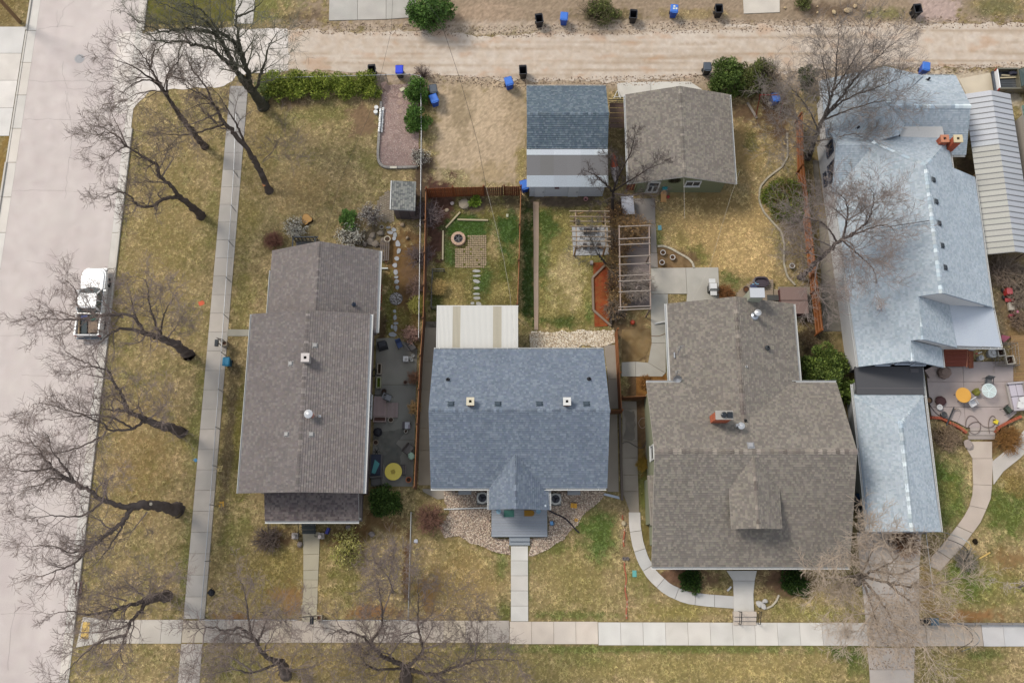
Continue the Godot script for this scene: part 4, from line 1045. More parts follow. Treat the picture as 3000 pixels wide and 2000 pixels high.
	cc.lathe(cp + V(-.05, 0, 0), [[.2, 0], [.2, .16], [.13, .2], [0, .2]], 12); cc.box(cp + V(.36, .06, 0), V(.36, .12, .4)); part("chimney_pot", cc, M.metal, t)
	pipe_vent(t, P(2164, 1252, 5.3), .13, .75, K(226, 226, 226), true)
	pipe_vent(t, P(2184, 1232, 5.2), .06, .25, K(40, 40, 44))
	pipe_vent(t, P(2185, 1076, 4.9), .08, .3, K(216, 216, 216))
	pipe_vent(t, P(1940, 1246, 4.6), .09, .15, K(70, 84, 104))
	pipe_vent(t, P(2250, 1018, 4.6), .08, .25, K(66, 68, 72))
	pipe_vent(t, P(2212, 925, 4.8), .13, .8, K(190, 196, 204), true)
	box_vent(t, P(2200, 1305, 6.05), .34, K(176, 176, 178), V(0, 1, -.47))
	var wc := NB(K(188, 190, 170)); var wp := V(17.55, 0, -19.05); wc.box(wp + V(0, 2.95, 0), V(.95, 5.9, .62)); var wo := part("chimney_chase", wc, M.siding, t)
	wc = NB(K(240, 240, 240)); wc.box(wp + V(0, 5.95, 0), V(1.05, .1, .72)); part("cap", wc, M.metal, wo)
	var an := NB(K(206, 206, 206))
	for a in [[1985, 1040, 1995, 1014], [1982, 1105, 1986, 1085]]:
		var q0 := P(a[0], a[1], 3.9); var q1 := P(a[2], a[3], 4.9); an.rod(q0, q1, .03)
		for k in 3: an.rod(q0.lerp(q1, .6 + k * .2) + V(-.2, 0, .05), q0.lerp(q1, .6 + k * .2) + V(.2, 0, -.05), .015, 4)
	an.box(P(1976, 1040, 3.7), V(.1, .06, .4)); an.lathe(P(1985, 1108, 3.9), [[0, 0], [.3, .08], [.32, .1]], 12, Basis(Vector3.RIGHT, .8))
	part("roof_antenna", an, M.metal, t)
	pale_house(white)

func pale_house(white: Color) -> void:
	var W := Vector3.LEFT; var E := Vector3.RIGHT; var N := Vector3.FORWARD; var S := Vector3.BACK
	var p := [K(191, 201, 209), K(181, 193, 202), K(197, 207, 214), K(177, 190, 198), K(194, 204, 211)]
	var rp := [K(214, 226, 232), K(190, 206, 216), K(224, 234, 238)]
	var edge := K(176, 190, 206)
	var t := thing("house", "large white walled house with pale blue-grey hipped and stepped roofs", "house", V(30, 0, -23))
	# walls
	wall_gable(t, 25.8, -28.5, 35.3, -18.95, 3.3, 6.2, false, K(238, 238, 238))
	var wb := NB(K(238, 238, 238))
	for b in [[25.35, -37.3, 32.2, -33.0, 3.1], [31.0, -37.7, 35.0, -31.7, 2.9], [25.9, -19, 32.2, -15.85, 3.2], [25.9, -16, 31.3, -14.5, 2.95], [31.5, -19, 35.6, -16.2, 2.4]]:
		wb.box(V((b[0] + b[2]) * .5, b[4] * .5, (b[1] + b[3]) * .5), V(b[2] - b[0], b[4], b[3] - b[1])); mark(rect(b[0], b[1], b[2], b[3]))
	wb.prism(PackedVector2Array([Vector2(25.02, -33.4), Vector2(31.3, -33.4), Vector2(31.3, -14.5), Vector2(25.74, -14.5)]), 0, 2.9); mark(rect(25.1, -33.4, 31.3, -14.5))
	wb.prism(PackedVector2Array([Vector2(25.01, -33.3), Vector2(29, -33.3), Vector2(29, -29.3), Vector2(25.16, -29.3)]), 2.8, 3.4); wb.tri(V(25.02, 2.88, -33.4), V(25.2, 2.88, -28.4), V(25.08, 4.5, -31.2))
	wb.tri(V(25.5, 3.2, -18.92), V(35.4, 3.2, -18.92), V(30.45, 6.4, -18.92)); wb.tri(V(25.5, 3.2, -15.83), V(32.6, 3.2, -15.83), V(29.15, 5.5, -15.83)); wb.tri(V(25.5, 3, -14.48), V(31.3, 3, -14.48), V(28.45, 5.0, -14.48))
	part("wall", wb, M.siding, t)
	# main block: one long west slope under three ridges that step down
	slope(t, [V(30.45, 6.6, -28.7), V(27.6, 4.7, -31.5), V(24.95, 2.93, -28.15), V(25.4, 3.23, -14.25), V(28.45, 5.2, -14.25), V(28.45, 5.2, -15.7), V(29.15, 5.68, -15.7), V(29.15, 5.68, -18.85), V(30.45, 6.6, -18.85)], p, edge)
	slope(t, [V(30.45, 6.6, -28.7), V(30.45, 6.6, -18.85), V(35.95, 2.95, -18.85), V(35.95, 2.95, -29.4), V(33.4, 4.64, -29.4), V(33.35, 4.67, -31.0), V(32.9, 4.97, -31.15)], p, edge)
	slope(t, [V(29.15, 5.68, -18.9), V(29.15, 5.68, -15.7), V(32.75, 3.2, -15.7), V(32.5, 3.37, -18.9)], p, edge)
	slope(t, [V(28.45, 5.2, -15.75), V(28.45, 5.2, -14.25), V(31.7, 2.97, -14.25), V(31.7, 2.97, -15.75)], p, edge)
	slope(t, [V(30.45, 6.6, -28.7), V(32.9, 4.97, -31.15), V(33.3, 4.55, -31.85), V(29.6, 4.5, -32.0), V(27.6, 4.75, -31.5)], p, edge)
	ridge(t, V(30.45, 6.6, -28.7), V(30.45, 6.6, -18.85), rp, V(-5.4, -3.6, 0), V(5.4, -3.6, 0), .22, .3)
	ridge(t, V(29.15, 5.68, -18.85), V(29.15, 5.68, -15.7), rp, V(-5.4, -3.6, 0), V(5.4, -3.6, 0), .22, .3)
	ridge(t, V(28.45, 5.2, -15.75), V(28.45, 5.2, -14.25), rp, V(-5.4, -3.6, 0), V(5.4, -3.6, 0), .22, .3)
	ridge(t, V(30.45, 6.62, -28.7), V(27.6, 4.78, -31.5), rp, V(-1, -.75, .4), V(.5, -.7, -1), .2, .3)
	ridge(t, V(30.45, 6.62, -28.7), V(32.9, 4.99, -31.15), rp, V(1, -.75, .4), V(-.5, -.7, -1), .2, .3)
	# white membrane strip and the little hip behind it
	var wm := NB(K(226, 224, 220)); wm.hexa([V(29.8, 4.3, -31.9), V(33.2, 4.3, -31.8), V(33.3, 3.9, -33.1), V(29.9, 3.9, -33.1), V(29.8, 4.56, -31.9), V(33.2, 4.56, -31.8), V(33.3, 4.2, -33.1), V(29.9, 4.2, -33.1)]); part("membrane_strip", wm, M.tin, t)
	# west gable
	slope(t, [V(24.75, 4.7, -31.3), V(24.78, 2.95, -28.12), V(25.0, 2.95, -28.12), V(27.7, 4.7, -31.3)], p, edge)
	slope(t, [V(24.75, 4.7, -31.3), V(27.7, 4.7, -31.3), V(26.5, 3.4, -33.4), V(24.72, 3.4, -33.4)], p, edge)
	# north block and its east wing
	slope(t, [V(28.95, 5.2, -37.65), V(24.65, 3.2, -37.65), V(24.65, 3.2, -32.6), V(26.5, 4.06, -32.6), V(27.6, 4.58, -31.5), V(28.95, 5.2, -31.7)], p, edge)
	slope(t, [V(28.95, 5.2, -37.65), V(28.95, 5.2, -34.2), V(32.8, 3.3, -38.0)], p, edge)
	slope(t, [V(28.95, 5.2, -34.3), V(28.95, 5.2, -31.7), V(29.5, 4.95, -31.9), V(30.2, 4.6, -33.0)], p, edge)
	slope(t, [V(28.95, 5.22, -34.25), V(35.15, 5.22, -34.25), V(35.5, 3.1, -38.1), V(32.8, 3.1, -38.1)], p, edge)
	slope(t, [V(28.95, 5.2, -34.25), V(29.9, 4.125, -33.0), V(33.3, 4.125, -33.0), V(34.5, 2.75, -31.4), V(35.65, 2.75, -31.4), V(35.15, 5.2, -34.25)], p, edge)
	ridge(t, V(28.95, 5.22, -37.65), V(28.95, 5.22, -34.3), rp, V(-4, -2, 0), V(4, -2, 0), .2, .3)
	ridge(t, V(28.95, 5.24, -34.25), V(35.15, 5.24, -34.25), rp, V(0, -2.1, -3.8), V(0, -2.4, 2.8), .2, .3)
	for g in [[24.96, 2.92, -28.0, 25.39, 3.2, -14.25, W, .8], [24.62, 3.2, -37.6, 24.62, 3.2, -33.6, W, .8], [35.97, 2.95, -29.3, 35.97, 2.95, -18.85, E, .8], [31.72, 2.97, -15.7, 31.72, 2.97, -14.25, E, .6], [32.9, 3.1, -38.12, 35.4, 3.1, -38.12, N, .6], [34.5, 2.75, -31.38, 35.6, 2.75, -31.38, S, .5], [33.42, 4.62, -31.0, 33.45, 4.6, -29.4, E, .8]]:
		gutter(t, V(g[0], g[1], g[2]), V(g[3], g[4], g[5]), g[6], white, g[7])
	# smooth metal roof over the side porch
	var mr := MB.new()
	for i in 6:
		for j in 5:
			var f0 := i / 6.0; var f1 := (i + 1) / 6.0; var g0 := j / 5.0; var g1 := (j + 1) / 5.0
			mr.col = vary(K(206, 214, 224), .015)
			var q := func(f, g): return V(32.5, 3.34, -19.0).lerp(V(36.1, 2.72, -19.0), f).lerp(V(32.8, 3.16, -15.85).lerp(V(36.3, 2.72, -15.85), f), g)
			mr.quad(q.call(f0, g1), q.call(f1, g1), q.call(f1, g0), q.call(f0, g0))
	part("metal_roof", mr, M.tin, t)
	gutter(t, V(36.12, 2.7, -18.9), V(36.32, 2.7, -15.84), E, white, .5)
	gutter(t, V(32.8, 2.95, -15.83), V(36.4, 2.7, -15.83), S, white, .6)
	# windows in the white west wall
	var navy := K(72, 84, 104)
	window(t, V(25.06, 2.75, P(2432, 434, 2.75).z), 1.0, 1.2, W, navy, 2)
	window(t, V(25.12, 2.6, P(2432, 500, 2.6).z), 1.4, 1.4, W, navy, 2)
	window(t, V(25.15, 1.0, P(2410, 524, 1.0).z), 1.1, .5, W, navy, 2)
	for k in 3: window(t, V(27.2 + k * 1.3, 3.5 + (.35 if k == 1 else 0.0), -14.44), 1.0, .7, S, K(200, 210, 224), 1)
	for k in 5:
		var at := P([2733, 2741, 2750, 2759, 2768][k], [528, 592, 655, 720, 784][k], 6.15)
		at.y = 6.6 - absf(at.x - 30.45) * .665
		box_vent(t, at, .34, K(62, 68, 76), V(.66, 1, 0))
	pipe_vent(t, P(2577, 900, 4.6), .08, .35, K(226, 226, 228)); pipe_vent(t, P(2718, 236, 3.4), .09, .4, K(64, 68, 76)); pipe_vent(t, P(2513, 376, 4.1), .09, .3, K(72, 74, 80))
	var c1 := P(2808, 406, 6.2); c1.y = 3.9
	chimney(t, c1, .56, .5, 2.25, K(200, 96, 60), K(232, 214, 176))
	c1 = P(2769, 406, 5.7); c1.y = 4.5
	chimney(t, c1, .52, .5, 1.15, K(204, 108, 76), K(222, 150, 116), true)
	# flat connector and front wing
	t = thing("wing", "pale blue shingled front wing with a flat dark felt connector", "house", V(27.7, 0, -7))
	var fb := NB(K(186, 190, 194)); fb.box(V(27.75, 1.2, -7.9), V(4.5, 2.4, 10.9)); part("wall", fb, M.siding, t); mark(rect(25.5, -14, 30, -2.5))
	var ff := NB(K(92, 92, 96)); ff.hexa([V(25.3, 2.4, -12.3), V(30.25, 2.4, -12.3), V(30.35, 2.4, -14.4), V(25.35, 2.4, -14.4), V(25.3, 2.62, -12.3), V(30.25, 2.62, -12.3), V(30.35, 2.62, -14.4), V(25.35, 2.62, -14.4)])
	part("felt_roof", ff, M.shingle, t)
	ff = NB(K(112, 110, 112)); ff.box(V(27.8, 2.63, -12.75), V(4.8, .02, .06)); ff.box(V(29.7, 2.64, -14.1), V(.6, .06, .3)); part("felt_seam", ff, M.shingle, t)
	slope(t, [V(27.7, 4.0, -9.95), V(25.12, 2.5, -12.3), V(25.18, 2.5, -2.45), V(27.7, 4.0, -2.45)], p, edge)
	slope(t, [V(27.7, 4.0, -9.95), V(27.7, 4.0, -2.45), V(30.32, 2.5, -2.45), V(30.22, 2.5, -12.3)], p, edge)
	slope(t, [V(27.7, 4.0, -9.95), V(30.22, 2.5, -12.3), V(25.12, 2.5, -12.3)], p, edge)
	ridge(t, V(27.7, 4.0, -9.95), V(27.7, 4.0, -2.45), rp, V(-2.6, -1.5, 0), V(2.6, -1.5, 0), .2, .3)
	ridge(t, V(25.2, 2.55, -12.2), V(27.7, 4.0, -9.95), rp, V(-1, -.6, 0), V(0, -.6, -1), .2, .3)
	ridge(t, V(30.15, 2.55, -12.2), V(27.7, 4.0, -9.95), rp, V(1, -.6, 0), V(0, -.6, -1), .2, .3)
	gutter(t, V(25.1, 2.5, -13.1), V(25.16, 2.5, -2.45), W, white, .7)
	gutter(t, V(30.34, 2.5, -14.4), V(30.36, 2.5, -2.45), E, white, .6)
	# long carport with a ribbed metal roof
	t = thing("carport", "long narrow carport with a weathered ribbed metal roof", "carport", V(38.2, 0, -30))
	for s in 2:
		for k in 29:
			var z0 := -36.85 + k * .47; var z1 := z0 + .465
			var xe: float = 36.35 if s == 0 else 40.05
			var b := NB(vary(K(206, 208, 212) if (s == 1 or k < 10) else K(196, 194, 184), .05))
			var a0 := V(38.2, 3.05, z0); var a1 := V(38.2, 3.05, z1); var b0 := V(xe, 2.45, z0); var b1 := V(xe, 2.45, z1)
			if s == 0: b.hexa([b1 - V(0, .03, 0), a1 - V(0, .03, 0), a0 - V(0, .03, 0), b0 - V(0, .03, 0), b1, a1, a0, b0])
			else: b.hexa([a1 - V(0, .03, 0), b1 - V(0, .03, 0), b0 - V(0, .03, 0), a0 - V(0, .03, 0), a1, b1, b0, a0])
			var o := part("roof_panel", b, M.tin, t)
			var rb := NB(K(150, 148, 146))
			rb.bar(a1 + V(0, .02, 0), b1 + V(0, .02, 0), .05, .05); part("rib", rb, M.tin, o)
	for z in [-36.5, -33.2, -30, -26.6, -23.6]:
		for x in [36.6, 39.8]:
			var b := NB(K(150, 128, 104)); b.box(V(x, 1.2, z), V(.12, 2.4, .12)); part("post", b, M.wood, t)
	mark(rect(36.4, -36.8, 40, -23.2))
	# neighbour's green roofed building at the edge
	t = thing("shed", "low building with green shingles behind the metal carport", "shed", V(43, 0, -31))
	wall_gable(t, 41.2, -35.4, 46.2, -25, 2.4, 3.6, false, K(190, 182, 170)); gable_roof(t, 40.8, 46.6, -35.8, -24.6, 2.5, 3.8, false, [K(104, 130, 120), K(88, 112, 104), K(120, 142, 132)], K(196, 190, 180))

func stones(called: String, label: String, cat: String, at: Vector3, list: Array, q: Color, y := 0.03, piece := "stone") -> Node3D: # flat stones, each its own piece: [px, py, half width, half height, turn]
	var t := thing(called, label, cat, at)
	for s in list:
		var c := Q(s[0], s[1])
		var rx: float = s[2] * 0.0266; var rz: float = s[3] * 0.0275
		var pts := PackedVector2Array()
		for k in 7:
			var a := TAU * k / 7.0 + rng.randf_range(-.25, .25)
			pts.push_back(c + Vector2(cos(a) * rx, sin(a) * rz).rotated(s[4] if s.size() > 4 else 0.0) * rng.randf_range(.92, 1.2))
		var mb := NB(vary(q, .08))
		mb.prism(pts, -.02, y + rng.randf_range(-.008, .012))
		part(piece, mb, M.stone, t)
	return t
func scatter(called: String, label: String, poly: PackedVector2Array, n: int, smin: float, smax: float, pal: Array, y := 0.02) -> void: # loose gravel, far too many to count
	mark(poly)
	var lo := poly[0]; var hi := poly[0]
	for p in poly:
		lo = lo.min(p); hi = hi.max(p)
	var mb := MB.new(); mb.blob(Vector3.ZERO, V(1, .6, .8), .22, 77)
	for i in mb.c.size(): mb.c[i] = Color.WHITE
	var mm := MultiMesh.new()
	mm.transform_format = MultiMesh.TRANSFORM_3D; mm.use_colors = true; mm.mesh = mb.mesh()
	var tr := []
	while tr.size() < n:
		var p := Vector2(rng.randf_range(lo.x, hi.x), rng.randf_range(lo.y, hi.y))
		if Geometry2D.is_point_in_polygon(p, poly): tr.append(p)
	mm.instance_count = n
	for i in n:
		var s := rng.randf_range(smin, smax)
		mm.set_instance_transform(i, Transform3D(Basis(Vector3.UP, rng.randf() * TAU).scaled(V(s, s * rng.randf_range(.7, 1.1), s * rng.randf_range(.7, 1.2))), V(tr[i].x, y + s * .2, tr[i].y)))
		mm.set_instance_color(i, vary(pal[rng.randi() % pal.size()], .14))
	var o := MultiMeshInstance3D.new()
	o.name = numbered(called); o.multimesh = mm; o.material_override = M.pebble
	add_child(o)
	o.set_meta("kind", "stuff"); o.set_meta("label", label); o.set_meta("category", "gravel")
func walk(label: String, list: Array, q: Color, y := 0.04, called := "path") -> Node3D: # concrete path made of drawn slabs
	var o := setting(called, label)
	for a in list:
		var p := pl(a); mark(p)
		var e := Geometry2D.offset_polygon(p, .014)
		if e.size() == 1: p = e[0]
		slab(o, p, y, q, "slab", .08, .45, .1)
	return o
func strip_path(label: String, mid: Array, w: float, q: Color, y := 0.04, seg := 1.3) -> void:
	var o := setting("path", label)
	var c := Curve2D.new()
	for m in mid: c.add_point(Q(m[0], m[1]))
	for k in range(1, mid.size() - 1):
		var d := (c.get_point_position(k + 1) - c.get_point_position(k - 1)) * .2
		c.set_point_in(k, -d); c.set_point_out(k, d)
	var l := c.get_baked_length(); var n := int(l / seg)
	for i in n:
		var L := PackedVector2Array(); var R := PackedVector2Array()
		for k in 4:
			var s := l * (i + k / 3.0) / n + (.014 if k == 0 else (-.014 if k == 3 else 0.0))
			var a := c.sample_baked(maxf(0, s - .1)); var b := c.sample_baked(minf(l, s + .1))
			var m := c.sample_baked(s); var e := (b - a).orthogonal().normalized() * w * .5
			L.push_back(m - e); R.push_back(m + e)
		R.reverse(); L.append_array(R)
		mark(L); slab(o, L, y, q)
func edging(called: String, label: String, cat: String, pts: Array, w: float, h: float, q: Color, m: Material, piece := "block", seg := 0.4, group := "") -> void: # a kerb of short blocks along a line
	var c := Curve2D.new()
	for p in pts: c.add_point(Q(p[0], p[1]))
	var l := c.get_baked_length(); var n := maxi(1, int(l / seg))
	var a0 := c.sample_baked(0)
	var t := thing(called, label, cat, V(a0.x, 0, a0.y), group)
	for i in n:
		var a := c.sample_baked(l * i / n); var b := c.sample_baked(l * (i + 1) / n)
		var mb := NB(vary(q, .08))
		var d := (b - a).normalized() * .008
		mb.bar(V(a.x + d.x, h * .5 - .02 + rng.randf_range(-.008, .008), a.y + d.y), V(b.x - d.x, h * .5 - .02, b.y - d.y), w, h + .04)
		part(piece, mb, m, t)

func yards() -> void:
	# ---- grey-brown house
	walk("worn stained concrete path from the front steps to the gate", [[[887, 1558], [936, 1559], [934, 1622], [889, 1623]], [[889, 1625], [934, 1624], [932, 1668], [889, 1670]], [[889, 1672], [932, 1670], [931, 1697], [889, 1697]], [[889, 1699], [931, 1699], [930, 1720], [890, 1721]], [[890, 1723], [930, 1722], [929, 1769], [886, 1770]], [[883, 1772], [928, 1771], [926, 1820], [886, 1820]]], K(178, 170, 148))
	walk("short concrete walk from the side gate to the house", [[[668, 965], [735, 966], [735, 984], [665, 984]]], K(166, 162, 148))
	var pq := K(142, 138, 128)
	walk("stained grey concrete patio along the mauve wall", [[[1103, 992], [1150, 990], [1195, 1006], [1222, 1022], [1218, 1126], [1100, 1126]], [[1100, 1128], [1218, 1128], [1214, 1287], [1094, 1287]], [[1094, 1289], [1214, 1289], [1208, 1424], [1086, 1424]]], pq, .04, "patio")
	cover("patio_stain", "dark damp stain on the narrow patio", ragged(pl([[1106, 1262], [1190, 1258], [1185, 1282], [1160, 1300], [1184, 1330], [1160, 1372], [1120, 1350], [1116, 1310], [1100, 1296]]), .3, .5), .046, [K(98, 98, 92), K(112, 110, 102), K(126, 122, 112)], M.concrete, .25, 2.5)
	# stepping stones and rocks
	stones("stepping_stone_path", "winding path of flat grey stepping stones in the side garden", "stepping stones", P(1160, 800), [[1138, 666, 7, 4], [1154, 673, 8, 6, .4], [1142, 681, 9, 5, .2], [1157, 689, 6, 8], [1155, 699, 6, 6, .5], [1165, 714, 8, 10], [1168, 735, 6, 9, .2], [1162, 757, 7, 7], [1157, 777, 7, 7], [1159, 797, 6, 9], [1161, 812, 6, 4], [1162, 825, 7, 7], [1164, 842, 6, 6], [1156, 912, 5, 5], [1157, 930, 5, 8], [1160, 947, 7, 4], [1148, 957, 3, 6], [1158, 961, 6, 9], [1150, 980, 11, 7, .2]], K(178, 180, 182))
	var ms := thing("mosaic_stone", "round pale pebble mosaic stone in the side garden path", "paving stone", P(1160, 875))
	var md := NB(K(120, 112, 106)); md.lathe(P(1160, 875), [[.52, -.02], [.52, .04], [0, .04]], 24); part("disc", md, M.stone, ms)
	for k in 90:
		var a := rng.randf() * TAU; var r := sqrt(rng.randf()) * .48
		var b := NB(vary(K(206, 200, 198), .12)); b.blob(P(1160, 875) + V(cos(a) * r, .045, sin(a) * r), V(rng.randf_range(.03, .05), .02, rng.randf_range(.025, .04)), .15, k, a)
		part("pebble", b, M.stone, ms)
	for k in 8:
		var s: Array = [[1115, 683, 10], [1090, 692, 11], [1085, 708, 12], [1100, 715, 12], [1122, 703, 8], [1068, 716, 8], [1180, 660, 7], [1193, 698, 5]][k]
		var b := MB.new(); var at := P(s[0], s[1]); b.col = vary(K(140, 128, 116) if k < 6 else K(158, 140, 118), .08)
		b.blob(at + V(0, .08, 0), V(s[2] * .028, .16, s[2] * .025), .2, 40 + k, k)
		solo("garden_rock", "rounded grey-brown boulder in the rock garden behind the grey-brown house", "rock", b, M.stone, at, "rock garden boulders")
	# paved half circle by the garden shed
	var pv := thing("paver_patio", "half round patch of tan pavers beside the small garden shed", "patio", P(1135, 610))
	for i in 7:
		for j in 13:
			var px: float = 1108 + i * 7.2; var py: float = 562 + j * 7.0 + (3.5 if i % 2 else 0.0)
			if Vector2(px - 1150, (py - 608) * .95).length() > 46: continue
			var b := NB(vary(K(164, 150, 130), .09)); var at := P(px, py); b.box(at + V(0, .015, 0), V(.182, .05, .185)); part("paver", b, M.stone, pv)
	mark(pl([[1105, 570], [1150, 560], [1150, 655], [1105, 650]]))
	# garden shed
	var p5 := [K(136, 138, 134), K(116, 118, 116), K(152, 152, 146)]
	var t := thing("garden_shed", "small garden shed with a grey shingled roof by the wire fence", "shed", P(1185, 590))
	var c0 := P(1147, 529, 2.3); var c1 := P(1218, 529, 2.2); var c2 := P(1148, 613, 2.3); var c3 := P(1222, 612, 2.2)
	slope(t, [c0 + V(0, .0, 0), V(c0.x, 2.3, c2.z), V(c1.x, 2.1, c2.z), V(c1.x, 2.1, c0.z)], p5, K(210, 212, 212))
	var wb := NB(K(118, 104, 104)); wb.box(V((c0.x + c1.x) * .5, 1.05, (c0.z + c2.z) * .5), V(c1.x - c0.x - .3, 2.1, c2.z - c0.z - .3)); part("wall", wb, M.siding, t)
	var gd := NB(white_()); gd.bar(c0 + V(-.03, -.02, 0), V(c0.x - .03, 2.28, c2.z), .06, .1); part("fascia", gd, M.paint, t)
	var dr := NB(K(96, 86, 86)); dr.box(V((c0.x + c1.x) * .5, .9, c2.z - .13), V(.8, 1.75, .05)); part("door", dr, M.wood, t)
	# pink gravel bed with its low grey wall
	var pb := pl([[1118, 250], [1215, 245], [1228, 300], [1226, 480], [1214, 488], [1130, 489], [1112, 474], [1113, 400], [1118, 320]])
	cover("gravel_bed", "pink gravel bed behind a low grey block edging", pb, .012, [K(190, 164, 152), K(172, 146, 136), K(206, 182, 170)], M.dirt, .3, 1.5)
	scatter("gravel", "pink crushed stone filling the walled bed", pb, 5200, .016, .04, [K(196, 168, 158), K(174, 142, 132), K(214, 192, 182), K(160, 136, 128)])
	edging("block_edging", "low curved wall of grey blocks round the pink gravel bed", "edging", [[1117, 300], [1112, 380], [1107, 450], [1109, 476], [1118, 488], [1134, 492], [1180, 492], [1222, 490]], .2, .2, K(160, 154, 146), M.concrete)
	stones("stepping_stone_path", "row of square tan pavers on the pink gravel", "stepping stones", P(1172, 310), [[1172, 300, 9, 10], [1173, 327, 10, 8], [1172, 280, 7, 9]], K(188, 162, 146), .045)
	# ---- blue house front
	var wk := setting("path", "pale five slab concrete walk from the grey porch steps")
	slab_row(wk, Vector2(.54, -1.55), Vector2(.54, 3.72), 1.24, 5, .05, func(i): return K(214, 210, 202))
	var gpal := [K(196, 178, 156), K(170, 152, 132), K(214, 198, 178), K(150, 128, 112), K(186, 160, 140), K(128, 112, 102)]
	var g1 := ragged(pl([[1300, 1440], [1440, 1440], [1437, 1576], [1494, 1578], [1496, 1622], [1440, 1618], [1400, 1596], [1345, 1570], [1306, 1572], [1286, 1540], [1318, 1500], [1296, 1468]]), .5, .2)
	var g2 := ragged(pl([[1606, 1440], [1772, 1440], [1768, 1462], [1738, 1484], [1716, 1500], [1690, 1536], [1650, 1578], [1606, 1604], [1560, 1628], [1548, 1628], [1552, 1576], [1604, 1574]]), .5, .2)
	for g in [[g1, "tan river gravel bed before the blue house on the shrub side"], [g2, "tan river gravel bed before the blue house on the hose side"]]:
		cover("gravel_bed", g[1], g[0], .01, [K(168, 150, 130), K(146, 128, 112), K(184, 166, 146)], M.dirt, .3, 2.0)
	scatter("gravel", "loose tan river pebbles beside the porch deck, shrub side", g1, 7000, .025, .06, gpal)
	scatter("gravel", "loose tan river pebbles beside the porch deck, hose side", g2, 6000, .025, .06, gpal)
	walk("grey concrete landing at the corner of the blue house", [[[1238, 1432], [1330, 1434], [1340, 1456], [1282, 1462], [1240, 1440]]], K(158, 150, 138))
	walk("narrow concrete walk between the board fence and the blue house", [[[1240, 942], [1281, 942], [1272, 1058], [1235, 1058]], [[1235, 1060], [1266, 1060], [1262, 1140], [1232, 1140]], [[1232, 1142], [1262, 1142], [1260, 1252], [1230, 1252]], [[1230, 1254], [1262, 1254], [1262, 1318], [1228, 1318]], [[1228, 1320], [1262, 1320], [1264, 1420], [1226, 1420]]], K(172, 158, 138))
	walk("concrete side walk between the blue house and the long driveway", [[[1770, 1012], [1808, 1010], [1812, 1110], [1782, 1110]], [[1782, 1112], [1812, 1112], [1818, 1196], [1786, 1196]], [[1786, 1214], [1808, 1214], [1812, 1440], [1780, 1440]]], K(160, 150, 136))
	# ---- driveway strip of the wide house
	var dq := K(164, 154, 140)
	walk("weathered concrete driveway slabs between the two houses", [[[1822, 1176], [1864, 1176], [1865, 1196], [1822, 1196]], [[1824, 1198], [1865, 1198], [1866, 1242], [1824, 1242]], [[1824, 1244], [1866, 1244], [1867, 1290], [1824, 1290]], [[1824, 1292], [1867, 1292], [1868, 1340], [1824, 1340]], [[1824, 1342], [1868, 1342], [1868, 1390], [1824, 1390]], [[1824, 1392], [1868, 1392], [1870, 1438], [1824, 1438]], [[1824, 1440], [1870, 1440], [1872, 1500], [1846, 1500], [1836, 1470]]], dq)
	cover("driveway_stain", "grey mossy stain on the old driveway slabs", ragged(pl([[1828, 1206], [1862, 1204], [1858, 1232], [1862, 1256], [1860, 1284], [1830, 1286], [1834, 1256], [1826, 1236]]), .25, .4), .047, [K(122, 114, 104), K(140, 130, 118), K(128, 122, 112)], M.concrete, .25, 2)
	strip_path("curving pale concrete walk round the wide house to its steps", [[1859, 1500], [1860, 1540], [1868, 1590], [1884, 1640], [1912, 1686], [1956, 1726], [2010, 1750], [2070, 1758], [2150, 1764]], .85, K(206, 202, 196), .05)
	walk("pale concrete entry walk of the wide house", [[[2130, 1672], [2216, 1672], [2210, 1700], [2148, 1700]], [[2148, 1702], [2210, 1702], [2206, 1740], [2208, 1790], [2150, 1790], [2150, 1744]]], K(214, 211, 205), .1)
	var stp := thing("front_steps", "three concrete steps with black iron handrails up from the front walk", "steps", P(2180, 1810))
	for k in 3:
		var b := NB(vary(K(204, 190, 176), .04))
		var z0 := P(2180, 1790 + k * 13).z; b.box(V(P(2180, 1800).x, .05 + (2 - k) * .07, z0 + .18), V(1.62, .1 + (2 - k) * .14, .34)); part("step", b, M.concrete, stp)
	for s in [2162, 2218]:
		var b := NB(K(40, 40, 42)); var a0 := P(s, 1790); var a1 := P(s, 1826)
		b.rod(a0 + V(0, .2, 0), a0 + V(0, 1.15, 0), .025); b.rod(a1, a1 + V(0, .95, 0), .025); b.bar(a0 + V(0, 1.15, 0), a1 + V(0, .95, 0), .05, .04); b.bar(a0 + V(0, .65, 0), a1 + V(0, .45, 0), .03, .03)
		part("handrail", b, M.metal, stp)
	# rear concrete of the wide house
	var cq := K(186, 181, 170)
	walk("large pale concrete pad behind the wide house", [[[1908, 786], [2008, 785], [2012, 860], [1908, 860]], [[2010, 785], [2104, 784], [2108, 884], [2012, 884], [2014, 860]], [[1906, 862], [1956, 862], [1958, 1004], [1910, 1004]], [[1910, 1006], [1950, 1006], [1950, 1092], [1900, 1062]], [[1898, 1063], [1948, 1093], [1940, 1102], [1864, 1102], [1862, 1060]], [[1822, 1062], [1860, 1060], [1862, 1102], [1822, 1102]]], cq)
	walk("grey concrete path past the arbor to the garage door", [[[1858, 582], [1918, 582], [1920, 654], [1862, 654]], [[1906, 656], [1921, 656], [1924, 740], [1908, 740]], [[1907, 742], [1925, 742], [1927, 783], [1907, 783]]], K(150, 142, 134))
	var ad := thing("arbor_deck", "weathered grey-brown plank floor under the long arbor", "deck", P(1860, 780))
	for k in 46: part("board", bar_(P(1812 + k * .2, 660 + k * 5.3, .06), P(1904, 660 + k * 5.3, .06), .138, .04, vary(K(146, 132, 126), .08)), M.wood, ad)
